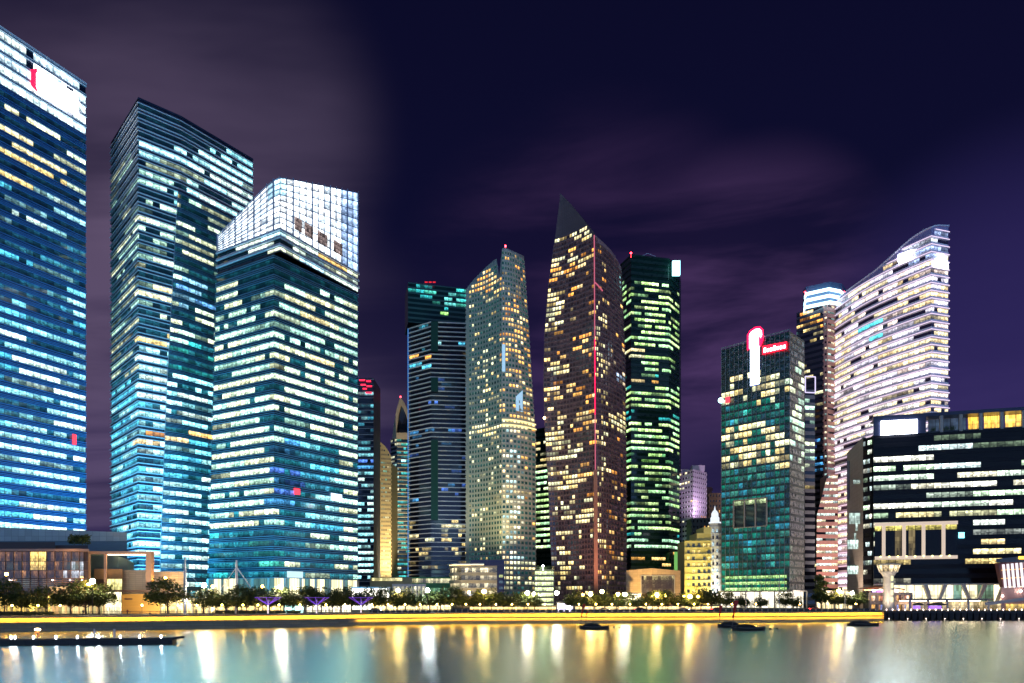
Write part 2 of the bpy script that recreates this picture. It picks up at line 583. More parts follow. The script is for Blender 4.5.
def t_blue():
    A, B = PT(0, 306), PT(86, 340)
    A = (A[0] - (B[0] - A[0]) * 0.9, A[1] - (B[1] - A[1]) * 0.9)
    pts = split(A, B, 24)
    t = Tower('office_tower', 'tallest blue glass office tower with a glowing white sign under its roof', 'skyscraper', (*A,))
    ztop = Z(85, 340); fh = 5.1; n = int((ztop - 6) / fh)
    rules = [(-200, 0, 90, 700, 0.10, CYAN, 0.5), (-200, 240, 90, 700, 0.3, CYAN, 0.6), (-200, 0, 90, 160, 0.0, CYAN, 1),
             (0, 120, 35, 165, 0.9, YWHITE, 0.8), (0, 150, 58, 178, 0.85, YWHITE, 0.8), (58, 146, 90, 205, 0.6, GWHITE, 0.9),
             (-200, 190, 90, 222, 0.6, CWHITE, 0.8), (-200, 275, 90, 330, 0.45, CYAN, 0.8), (-200, 330, 90, 420, 0.55, CYAN, 0.8),
             (0, 330, 90, 420, 0.55, CWHITE, 0.8), (-200, 420, 90, 560, 0.85, CYAN, 0.95), (20, 390, 90, 540, 0.82, CWHITE, 1.0)]
    z0 = ztop - n * fh
    nl = n - 5
    fins = [(0.15, 0.5, 0.22), (3.0, 0.5, 0.22), (3.65, 0.5, 0.22), (4.3, 0.5, 0.22)]
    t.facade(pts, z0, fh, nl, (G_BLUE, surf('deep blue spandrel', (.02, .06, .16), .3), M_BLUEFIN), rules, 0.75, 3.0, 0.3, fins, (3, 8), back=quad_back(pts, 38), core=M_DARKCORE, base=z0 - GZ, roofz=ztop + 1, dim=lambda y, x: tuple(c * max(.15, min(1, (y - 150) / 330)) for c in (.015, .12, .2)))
    # five bright white plant storeys at the top
    zc = z0 + nl * fh
    rules = [(-300, -300, 200, 700, 1.0, [(0.7, 0.95, 1.0), (0.8, 1, 1), (0.6, 0.85, 1)], 1.25)]
    t.facade(pts, zc, fh, 5, (G_BLUE, M_BLUEPANEL, M_WHITEMETAL), rules, 0.7, 3.9, 0.3, [(3.95, 0.6, 0.35), (4.9, 0.6, 0.25)], (3, 8), part='lit_storey', jit=0.12)
    m = MB()
    sgn = [on_line(A, B, p) for p in (35, 77)]
    q = off(sgn, 1.2)
    za, zb = Z(59, sgn[0][1]) - 0.5, Z(84, sgn[0][1]) - 0.3
    zl0, zl1 = ztop - 3.7 * fh, ztop - 1.7 * fh
    s = split(q[0], q[1], 10); b = off(s, -0.5)
    prof = [0.0, .9, 1, 1, 1, 1, 1, 1, 1, .9, 0.0]
    mid, hh = (zl0 + zl1) / 2, (zl1 - zl0) / 2
    for i in range(10):
        a0, a1 = hh * (.62 + .38 * prof[i]), hh * (.62 + .38 * prof[i + 1])
        m.face([(*s[i], mid - a0), (*s[i + 1], mid - a1), (*s[i + 1], mid + a1), (*s[i], mid + a0)])
        m.face([(*b[i], mid + a0), (*s[i], mid + a0), (*s[i + 1], mid + a1), (*b[i + 1], mid + a1)])
        m.face([(*s[i], mid - a0), (*b[i], mid - a0), (*b[i + 1], mid - a1), (*s[i + 1], mid - a1)])
    t.part(m, 'sign', glow('white sign light', (1, 1, 1), 9.0), 'overexposed white sign panel')
    m = MB()
    p0 = off([on_line(A, B, 29.5), on_line(A, B, 36)], 1.0)
    m.face([(*p0[0], mid - hh * .8), (*p0[1], mid - hh * 1.1), (*p0[1], mid + hh * 1.15), (*p0[0], mid + hh * .6)])
    m.face([(*p0[0], mid + hh * .6), (*p0[1], mid + hh * 1.15), (*off(p0, -.4)[1], mid + hh * 1.15), (*off(p0, -.4)[0], mid + hh * .6)])
    t.part(m, 'sign_emblem', glow('red sign emblem', (1, 0.01, 0.06), 1.6), 'red glowing emblem beside the white sign')
    # parapet
    m = MB(); o2 = off(pts, 0.7)
    m.ring(off(pts, 0.7), off(pts, 0.7), ztop, ztop + 0.7); m.ring(o2, off(pts, -.8), ztop + 0.7, ztop + 0.7)
    t.part(m, 'parapet', M_WHITEMETAL)
    m = MB(); r = off([on_line(A, B, 71.5), on_line(A, B, 75.5)], 0.7); zz = Z(436, 331)
    m.face([(*r[0], zz - 3.4), (*r[1], zz - 3.4), (*r[1], zz + 1.6), (*r[0], zz + 1.6)]); t.part(m, 'wall_sign', glow('small red sign', (1, .03, .05), 2.2))


t_blue()


# ---- T2: white finned tower -----------------------------------------------------------------
def t_fins():
    C = PT(138.5, 330)
    L = PT(111, 363); B = PT(181, 342.7); Rr = PT(253, 376)
    pts = chain((L, C, 14), (C, B, 6), (B, Rr, 13))
    ztop = Z(100, 330)
    t = Tower('office_tower', 'tall dark blue tower wrapped in thin white fins between two wider towers', 'skyscraper', C)
    fh = 4.5; n = int((ztop - 7) / fh); z0 = ztop - n * fh
    rules = [(100, 0, 260, 152, 0.0, CYAN, 1), (110, 160, 138, 560, 0.42, GWHITE, 0.45), (110, 380, 138, 590, 0.75, CYAN, 0.7),
             (138, 150, 182, 168, 0.55, CWHITE, 0.8), (150, 150, 253, 182, 0.75, CWHITE, 1.15), (182, 160, 253, 230, 0.85, CWHITE, 1.1), (138, 168, 182, 196, 0.45, GWHITE, 0.8),
             (138, 200, 182, 240, 0.75, GWHITE, 0.9), (138, 240, 182, 330, 0.3, GWHITE, 0.9), (138, 283, 178, 300, 0.9, YWHITE, 0.9), (138, 330, 178, 345, 0.85, YWHITE, 1.0),
             (138, 345, 182, 420, 0.72, CWHITE, 1.0), (138, 420, 182, 500, 0.7, CWHITE, 0.95), (138, 434, 182, 441, 0.9, WARM, 0.7), (138, 500, 182, 590, 0.8, CWHITE, 0.95)]
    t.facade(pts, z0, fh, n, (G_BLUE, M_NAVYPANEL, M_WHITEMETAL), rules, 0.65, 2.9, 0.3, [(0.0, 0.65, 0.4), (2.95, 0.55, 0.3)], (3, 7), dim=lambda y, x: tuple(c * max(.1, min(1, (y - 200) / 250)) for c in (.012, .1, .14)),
             back=[(Rr[0] - 38, Rr[1] + 33), (L[0] + 8, L[1] + 50)], core=M_DARKCORE, base=z0 - GZ, roofz=ztop + 1)
    m = MB(); m.ring(off(pts, .5), off(pts, .2), ztop, ztop + 1.3); m.ring(off(pts, .2), off(pts, -1), ztop + 1.3, ztop + 1.3)
    t.part(m, 'parapet', M_NAVYPANEL)
    # the finely louvred front bay
    o = off([C, B, Rr], 1.6)

    def bay(z):
        y = PY(z, 340)
        px = interp([(193, 178), (400, 166.5), (560, 160.5)], y)
        p = on_line(o[0], o[1], min(px, 180.5))
        return chain((p, o[1], 3), (o[1], o[2], 12))
    zt = Z(193, 342); nb = int((zt - 8) / fh); zb = zt - nb * fh
    rules = [(150, 190, 260, 205, 0.2, YWHITE, 0.5), (150, 203, 260, 330, 0.33, GWHITE, 0.75), (176, 283, 215, 312, 0.8, [(.15, .45, .95), (.3, .7, 1)], 0.8),
             (150, 312, 260, 345, 0.7, GWHITE, 0.95), (150, 345, 260, 375, 0.35, TEAL, 0.9), (150, 375, 260, 430, 0.78, CWHITE, 1.05), (150, 434, 260, 441, 0.9, WARM, 0.8),
             (150, 441, 260, 480, 0.75, CYAN, 1.0), (150, 480, 260, 590, 0.85, CWHITE, 1.0)]
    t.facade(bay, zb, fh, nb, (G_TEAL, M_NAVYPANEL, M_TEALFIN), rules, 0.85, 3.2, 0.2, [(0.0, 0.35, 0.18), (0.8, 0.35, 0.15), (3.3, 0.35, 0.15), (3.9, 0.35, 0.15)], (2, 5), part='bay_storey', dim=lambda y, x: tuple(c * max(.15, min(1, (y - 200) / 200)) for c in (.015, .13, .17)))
    m = MB()
    for z1, z2 in zip([zb + (zt - zb) * i / 12 for i in range(12)], [zb + (zt - zb) * (i + 1) / 12 for i in range(12)]):
        a, b = bay(z1)[0], bay(z2)[0]
        m.face([(a[0] - 1.1, a[1] + 1.3, z1), (*a, z1), (*b, z2), (b[0] - 1.1, b[1] + 1.3, z2)])
    q = bay(zt); w = off(q, -1.6); m.ring(q, w, zt, zt)
    t.part(m, 'bay_edge', M_ALU)


t_fins()


# ---- T3: corner tower with glowing crown ------------------------------------------------------
def t_crown():
    Rr = PT(358, 341)
    C = PT(274, 302)
    t = Tower('office_tower', 'broad office tower with a glowing white glass crown and pale green lit floors', 'skyscraper', C)

    def body(z):
        y = PY(z, 320)
        return chain((PT(interp([(265, 216.5), (570, 208)], y), 321), C, 13), (C, on_line(C, Rr, 344), 14), (on_line(C, Rr, 344), Rr, 3))
    fh = 4.62; zt = Z(254, 302); n = int((zt - 14) / fh); z0 = zt - n * fh
    rules = [(200, 250, 400, 290, 0.0, GWHITE, 1), (200, 286, 275, 330, 0.6, GWHITE, 0.85), (275, 290, 345, 330, 0.5, GWHITE, 0.9), (300, 300, 330, 335, 0.6, YWHITE, 0.8),
             (200, 325, 345, 470, 0.9, GWHITE, 1.0), (270, 355, 345, 362, 0.8, YWHITE, 0.9), (290, 440, 345, 470, 0.7, CYAN, 1.0), (200, 470, 275, 530, 0.85, GWHITE, 1.0),
             (275, 470, 345, 535, 0.35, CYAN, 0.7), (275, 440, 300, 540, 0.5, BLUE, 0.5), (200, 535, 280, 600, 0.3, TEAL, 0.8), (275, 535, 345, 600, 0.25, GWHITE, 0.7), (220, 558, 240, 566, 1.0, YWHITE, 0.9),
             (344, 300, 360, 585, 0.85, GWHITE, 0.95)]
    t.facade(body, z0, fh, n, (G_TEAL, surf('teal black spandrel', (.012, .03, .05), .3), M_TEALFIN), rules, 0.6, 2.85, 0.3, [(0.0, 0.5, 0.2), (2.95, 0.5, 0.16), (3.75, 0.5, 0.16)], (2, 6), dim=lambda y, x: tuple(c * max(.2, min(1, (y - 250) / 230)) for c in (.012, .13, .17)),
             back=[(Rr[0] - 34, Rr[1] + 20)], core=M_DARKCORE, roofz=zt - 0.2)
    # ground floor hall
    m, g = MB(), MB(); p = body(z0)
    for i in range(len(p) - 1):
        a, b = off(p, -0.6)[i], off(p, -0.6)[i + 1]
        pxm = PX(a); on = (pxm > 274 and i % 4 != 3) or 213 < pxm < 235
        g.face([(*a, GZ), (*b, GZ), (*b, z0), (*a, z0)], 0, [(i, 0), (i + 1, 0), (i + 1, 1), (i, 1)], (1.0, .9, .5) if on else (.05, .12, .12))
    t.part(g, 'lobby_glazing', G_ROOM)
    for i in range(0, len(p), 3):
        m = MB(); m.box((p[i][0], p[i][1], (GZ + z0) / 2), (1.0, 1.0, z0 - GZ - 0.02)); t.part(m, 'column', M_CONC)
    # overhanging rim
    Cc = PT(280, 300); Lc = PT(217, 320.7); Rc = PT(358.5, 341.2)
    rim = chain((Lc, Cc, 10), (Cc, Rc, 13))
    zr = Z(228, 300)
    fr = (zr - zt - 0.3) / 3
    rules = [(200, 200, 400, 300, 0.6, [(0.8, 1, .85), (.9, 1, .7), (.5, .85, 1)], 0.95), (320, 240, 360, 262, 0.5, WARM, 0.6)]
    t.facade(rim, zt + 0.3, fr, 3, (G_TEAL, M_NAVYPANEL, M_WHITEMETAL), rules, 0.5, fr - 1.3, 0.4, [(fr - 1.2, 0.8, 0.35), (fr - 0.4, .6, .3)], (2, 5), back=[(Rc[0] - 36, Rc[1] + 21)], core=M_DARKCORE, part='rim_storey')
    # crown: a glass screen lit from inside
    tops = [Z(interp([(217, 236), (266, 186), (274, 180), (280, 177.5), (300, 181), (330, 187), (358, 193)], PX(p_)), p_[1]) for p_ in rim]
    ins = off(rim, -0.6)
    lm, fm = MB(), MB()
    rows = 9
    for i in range(len(rim) - 1):
        face_r = PX(rim[i]) > 279
        for r in range(rows):
            f0, f1 = r / rows, (r + 1) / rows
            z = lambda k, f: zr + (tops[k] - zr) * f
            dark = (i % 3 == 2 and R.random() < 0.5) or R.random() < 0.14
            st = R.uniform(1.5, 2.6) * (0.42 if dark else 1.0) * (1.15 if face_r else 0.95)
            c = R.choice([(0.85, 0.95, 1.0), (0.75, 0.9, 1.0), (0.95, 1, 1)])
            if PX(rim[i]) > 338: c, st = (0.45, 0.65, 1.0), st * 0.6
            if 262 < PX(rim[i]) < 281 and r > 5: c, st = (0.5, 0.85, 1.0), st * 0.8
            lm.face([(*ins[i], z(i, f0)), (*ins[i + 1], z(i + 1, f0)), (*ins[i + 1], z(i + 1, f1)), (*ins[i], z(i, f1))], 0, [(i, r), (i + 1, r), (i + 1, r + 1), (i, r + 1)], tuple(st * x for x in c))
    t.part(lm, 'crown', glass('crown glass', (0.2, 0.22, 0.25), 0.3, mull=0.06))
    for i in range(len(rim)):
        fm.bar((*rim[i], zr), (*rim[i], tops[i] + 0.8), 0.28 if i % 3 else 0.5, 0.3)
    for r in range(rows + 1):
        for i in range(len(rim) - 1):
            z = lambda k: zr + (tops[k] - zr) * r / rows
            fm.bar((*rim[i], z(i)), (*rim[i + 1], z(i + 1)), 0.2, 0.3)
    t.part(fm, 'crown_frame', surf('crown frame metal', (0.22, 0.28, 0.4), 0.4, 0.4))
    # roof behind the crown
    m = MB(); bk = [(Rc[0] - 36, Rc[1] + 21)]
    m.prism(off(rim, -1.2) + bk, zr, zr, top=[h - 1.5 for h in tops] + [tops[-1] - 3])
    t.part(m, 'roof_plant', M_NAVYPANEL)
    # openings in the lower part of the crown
    for a, b in ((294, 301.5), (304, 312.5), (317, 327), (333, 342)):
        q = off([on_line(Cc, Rc, a), on_line(Cc, Rc, b)], 0.35)
        z1, z2 = zr + 3.2, zr + 9.0
        m = MB(); s = split(q[0], q[1], 4)
        for i in range(4):
            for r in range(3):
                w = R.uniform(.05, .3); za, zb = z1 + (z2 - z1) * r / 3, z1 + (z2 - z1) * (r + 1) / 3
                m.face([(*s[i], za), (*s[i + 1], za), (*s[i + 1], zb), (*s[i], zb)], 0, [(i, r), (i + 1, r), (i + 1, r + 1), (i, r + 1)], (w, w * .75, w * .7))
        t.part(m, 'crown_opening', G_DARK)
    # small signs on the wall
    for (x0, x1, y0, y1, nm, c, s) in ((293, 299, 488, 494, 'red sign', (1, .03, .05), 2.5), (330, 341, 493, 500, 'cool white sign', (.7, .85, 1), 2), (286, 302, 571, 577.5, 'pale sign', (.9, 1, .9), .5)):
        q = off([on_line(C, Rr, x0), on_line(C, Rr, x1)], 0.75); Y = q[0][1]
        m = MB(); m.face([(*q[0], Z(y1, Y)), (*q[1], Z(y1, Y)), (*q[1], Z(y0, Y)), (*q[0], Z(y0, Y))]); m.face([(*q[0], Z(y0, Y)), (*q[1], Z(y0, Y)), (*off(q, -.4)[1], Z(y0, Y)), (*off(q, -.4)[0], Z(y0, Y))])
        t.part(m, 'wall_sign', glow(nm, c, s))


t_crown()


# ---- slim towers behind -----------------------------------------------------------------------
def t_slim():
    Y = 480
    L, Rr = PT(346, Y), PT(373.5, Y)
    t = Tower('office_tower', 'narrow navy tower with red lights at its top squeezed behind the crowned tower', 'skyscraper', L)
    zt = Z(378, Y); fh = 4.3; n = int((zt - 5) / fh); z0 = zt - n * fh
    rules = [(340, 390, 375, 397, 0.7, CWHITE, 0.5), (340, 397, 375, 452, 0.22, CYAN, 0.35), (340, 452, 375, 600, 0.85, CWHITE, 1.0), (340, 480, 375, 500, 0.25, CWHITE, .6), (340, 455, 375, 470, .8, BLUE, .7)]
    pts = split(L, Rr, 9)
    t.facade(pts, z0, fh, n, (G_BLUE, M_NAVYPANEL, M_ALU), rules, 0.8, 2.9, 0.25, [(3.1, .4, .2)], (2, 4), back=quad_back(pts, 25), core=M_DARKCORE, base=3)
    red = glow('red dotted roof light', (1, 0.02, 0.06), 2.0)
    for (x0, x1, y) in ((359.5, 365, 380.5), (366.5, 371, 381.5), (361, 366, 385), (367, 372, 386.5), (363, 367, 389), (366, 372, 393)):
        m = MB(); m.box((X((x0 + x1) / 2, Y), Y - 0.7, Z(y, Y)), ((x1 - x0) / F * Y, 0.4, 0.9)); t.part(m, 'roof_light', red)


def t_gold():
    Y = 520
    t = Tower('apartment_tower', 'brown gold tower with a rounded top beside a narrow navy tower', 'skyscraper', PT(374, Y))
    pts = chain((PT(371, Y + 4), PT(377, Y), 3), (PT(377, Y), PT(391, Y + 3), 7))
    top = lambda px: interp([(371, 440), (376, 440), (380, 441.5), (385, 446), (389, 452), (392, 458)], px)
    gold = surf('gold stone', (0.42, 0.33, 0.15), 0.6)
    rules = [(360, 440, 395, 462, 0, WARM, 1), (360, 462, 395, 600, 0.16, YWHITE, 0.8), (375, 526, 392, 531, 1, YWHITE, 1.0), (381, 462, 386, 560, 0.35, TEAL, 0.5)]
    t.facade(pts, GZ + 2, 3.2, 40, (G_TEAL, gold, gold), rules, 0.9, 2.3, 0.25, [], (1, 2), ytop=top, mode='window', back=quad_back(pts, 22), core=gold, base=2, colw=(0.05, 0.8, 1), roofz=Z(462, Y))
    beacon(t, 373.2, 439, Y)


def t_arch():
    Y = 545
    t = Tower('apartment_tower', 'slim tower with a pointed beige arch and red beacon on top', 'skyscraper', PT(400, Y))
    pts = chain((PT(390.5, Y + 6), PT(396.5, Y), 3), (PT(396.5, Y), PT(413, Y + 2), 7))
    bei = surf('beige arch stone', (0.5, 0.42, 0.3), 0.6)
    zt = Z(438, Y); fh = 3.3; n = int((zt - 6) / fh)
    rules = [(385, 440, 397, 600, 0.7, [(.5, .9, .85), (.9, .9, .6)], 0.35), (397, 440, 415, 600, 0.16, YWHITE, 0.7), (397, 440, 415, 600, 0.3, TEAL, 0.5), (399, 458, 406, 464, 1, CWHITE, 1.5)]
    grey = surf('grey blue cladding', (0.2, 0.27, 0.3), 0.5)
    t.facade(pts, zt - n * fh, fh, n, (G_TEAL, grey, bei), rules, 0.8, 2.6, 0.25, [(2.7, 0.5, 0.35)], (1, 3), back=quad_back(pts, 22), core=grey, base=4)
    m = MB()
    def frame(outer, inner, d):
        n_ = len(outer)
        for i in range(n_ - 1):
            q = [outer[i], outer[i + 1], inner[i + 1], inner[i]]
            p = [(X(a, Y), Y - 1, Z(b, Y)) for a, b in q]; r = [(x, Y + d, z) for x, _, z in p]
            m.face(p); m.face(list(reversed(r)))
            m.face([p[0], r[0], r[1], p[1]]); m.face([p[3], p[2], r[2], r[3]])
    outer = [(392.5, 439), (394, 425), (397, 409), (400.5, 397), (404.5, 403), (408.5, 412), (412, 424), (414, 439)]
    inner = [(396.5, 433), (397.5, 424), (399, 413), (401, 405), (403.5, 409), (406.5, 416), (409, 425), (410, 433)]
    frame(outer, inner, 5)
    p = [(X(a, Y), Y - 1, Z(b, Y)) for a, b in ((392.5, 439), (396.5, 433), (410, 433), (414, 439))]
    m.face(p)
    t.part(m, 'arch', bei)
    m = MB(); m.face([(X(a, Y), Y + 1.5, Z(b, Y)) for a, b in reversed(inner)]); t.part(m, 'arch_glass', G_DARK)
    beacon(t, 400.5, 397, Y, 0.7)


def t_balcony():
    t = Tower('apartment_tower', 'dark teal apartment tower with pale curved balcony slabs on every floor', 'skyscraper', PT(430, 480))
    L, C, Rr = PT(409, 492), PT(431, 480), PT(472, 483)
    pts = chain((L, C, 7), (C, Rr, 12))
    zt = Z(322, 480); fh = 3.22; n = int((zt - 18) / fh); z0 = zt - n * fh
    rules = [(400, 320, 480, 520, 0.05, CYAN, 0.8), (412, 355, 430, 358, 1, WARM, .8), (409, 375, 475, 520, 0.06, BLUE, 0.35), (400, 520, 480, 580, 0.14, YWHITE, 0.5)]
    t.facade(pts, z0, fh, n, (G_DARK, M_NAVYPANEL, surf('balcony white', (0.8, 0.78, 0.75), 0.6)), rules, 0.5, 2.7, 0.5, [(2.75, 1.1, 0.42)], (1, 3),
             back=quad_back([L, Rr], 28), core=M_DARKCORE, base=z0 - GZ)
    # glass head
    q = chain((PT(408, 480), PT(472, 491), 16))
    zh = Z(282, 480); f2 = (zh - zt) / 8
    rules = [(400, 280, 480, 330, 0.16, TEAL, 0.9), (412, 290, 430, 297, .9, TEAL, .7), (442, 290, 456, 306, .8, [(.15, .7, .65)], .6), (436, 312, 460, 322, .6, GREEN, .8)]
    t.facade(q, zt, f2, 8, (G_TEAL, surf('teal panel', (0.02, 0.09, 0.085), 0.4), M_NAVYPANEL), rules, 0.5, f2 - 0.8, 0.15, [], (2, 4), back=quad_back(q, 24), core=M_DARKCORE, part='head_storey')
    m = MB(); o = off(pts, 1.3)
    green = surf('green netting', (0.01, 0.07, 0.05), 0.8)
    a, b = on_line(off([C, Rr], 1.4)[0], off([C, Rr], 1.4)[1], 431), on_line(off([C, Rr], 1.4)[0], off([C, Rr], 1.4)[1], 438)
    for (y0, y1) in ((440, 520), (378, 392), (322, 352)):
        m = MB(); m.face([(*a, Z(y1, 480)), (*b, Z(y1, 480)), (*b, Z(y0, 480)), (*a, Z(y0, 480))]); m.face([(*b, Z(y1, 480)), (b[0], b[1] + 1, Z(y1, 480)), (b[0], b[1] + 1, Z(y0, 480)), (*b, Z(y0, 480))])
        t.part(m, 'shaft_panel', green)
    for px in (426, 430, 434): 
        m = MB(); m.box((X(px, 480), 481, Z(281.5, 480)), (2.0, 0.6, 0.7)); t.part(m, 'roof_light', glow('dim red roof light', (.8, .02, .03), .8))
    # pale strip down the outer corner
    m = MB(); m.bar((L[0] - .6, L[1] - .4, z0), (L[0] - .6, L[1] - .4, zt), 0.7); t.part(m, 'corner_light', glow('blue corner light', (.1, .35, .9), .35, False))


t_slim(); t_gold(); t_arch(); t_balcony()


# ---- grey residential tower with blade --------------------------------------------------------
def t_grid():
    t = Tower('apartment_tower', 'grey gridded apartment tower with a sloped roof and a dark glass blade', 'skyscraper', PT(502, 410))
    redge = lambda z: interp([(256, 524), (330, 529), (400, 533), (432, 535.5), (700, 536)], PY(z, 420))

    def pts(z):
        a = [PT(466 + 36 * i / 13, 430 - 20 * (i / 13) + 2.5 * math.sin(math.pi * i / 13)) for i in range(14)]
        re = redge(z)
        b = [PT(502 + (re - 502) * i / 9, 410 + 12 * (i / 9) ** 2) for i in range(1, 10)]
        return a + b
    def top(px):
        return interp([(466, 289), (475, 278), (485, 268), (493, 261), (496.5, 258.5), (497.5, 276), (500.5, 276), (501.8, 249), (504, 247), (524, 256), (540, 258)], px)
    wall = surf('grey green precast', (0.46, 0.45, 0.35), 0.65, var=0.1)
    gl = glass('grid tower glass', (0.008, 0.05, 0.05), 0.08, wave=0.15, busy=.7)
    rules = [(460, 240, 540, 284, 0.0, WARM, 1), (460, 270, 502, 292, 0.75, WARM, 1.0), (460, 292, 502, 420, 0.15, YWHITE, 0.95), (502, 255, 540, 300, 0.12, WARM, .8), (502, 285, 522, 300, .35, WARM, .9), (502, 300, 540, 420, 0.34, WARM, 0.95),
             (505, 330, 522, 352, .85, WARM, 1.0), (460, 424, 502, 436, 1.0, YWHITE, 1.0), (502, 418, 540, 428, 1.0, YWHITE, 1.3), (460, 437, 502, 560, 0.12, YWHITE, 0.95),
             (502, 428, 524, 560, 0.42, [(1, .72, .35), (.6, .9, .9), (1, .9, .6)], 0.85), (524, 428, 540, 560, .1, WARM, .8), (502, 562, 540, 571, 1.0, YWHITE, 1.1), (502, 571, 540, 600, .4, YWHITE, .7)]
    t.facade(pts, GZ + 1, 3.05, 75, (gl, wall, wall), rules, 0.75, 2.45, 0.25, [], (1, 2), ytop=top, mode='window', crown=panels('grid crown', (0.33, 0.34, 0.3), 2.2, 1.2, 0.5), base=1,
             dim=(.01, .045, .04), back=lambda z: [PT(redge(z) - 1.5, 445), PT(470, 452)], core=surf('grid tower rear', (0.12, 0.12, 0.11), 0.6), colw=(0.1, 0.75, 1), roofz=Z(300, 415), blank=lambda q, k: (q < 13 and q % 13 in (0,)))
    # curved light band at the foot of the glass part
    for y in (421, 426):
        m = MB(); z = Z(y, 411); p = off(pts(z)[13:], 0.9)
        m.ring(p, p, z, z + 0.8); m.ring(p, off(p, -.8), z + .8, z + .8); t.part(m, 'light_band', glow('warm light band', (1, .8, .35), 1.1, False))
    m = MB(); z = Z(567, 411); p = off(pts(z)[13:], 1.1); m.ring(p, p, z, z + 0.9); m.ring(off(p, -1), p, z, z); m.ring(p, off(p, -1), z + .9, z + .9); t.part(m, 'cornice', wall)
    beacon(t, 505.5, 246, 411, 0.6)
    for (px, y0, y1) in ((503.5, 345, 372), (517, 388, 410)):
        m = MB(); q = off(pts(Z(y0, 411))[13:], 0.35); a = q[0] if px < 510 else q[4]; b = q[1] if px < 510 else q[6]
        m.face([(*a, Z(y1, 411)), (*b, Z(y1, 411)), (*b, Z(y0, 411)), (*a, Z(y0 + (8 if px > 510 else 0), 411))])
        m.face([(*a, Z(y1, 411)), (a[0], a[1] + .4, Z(y1, 411)), (b[0], b[1] + .4, Z(y1, 411)), (*b, Z(y1, 411))])
        t.part(m, 'media_panel', glow('pale blue media panel', (.45, .75, 1), .55, False))


t_grid()


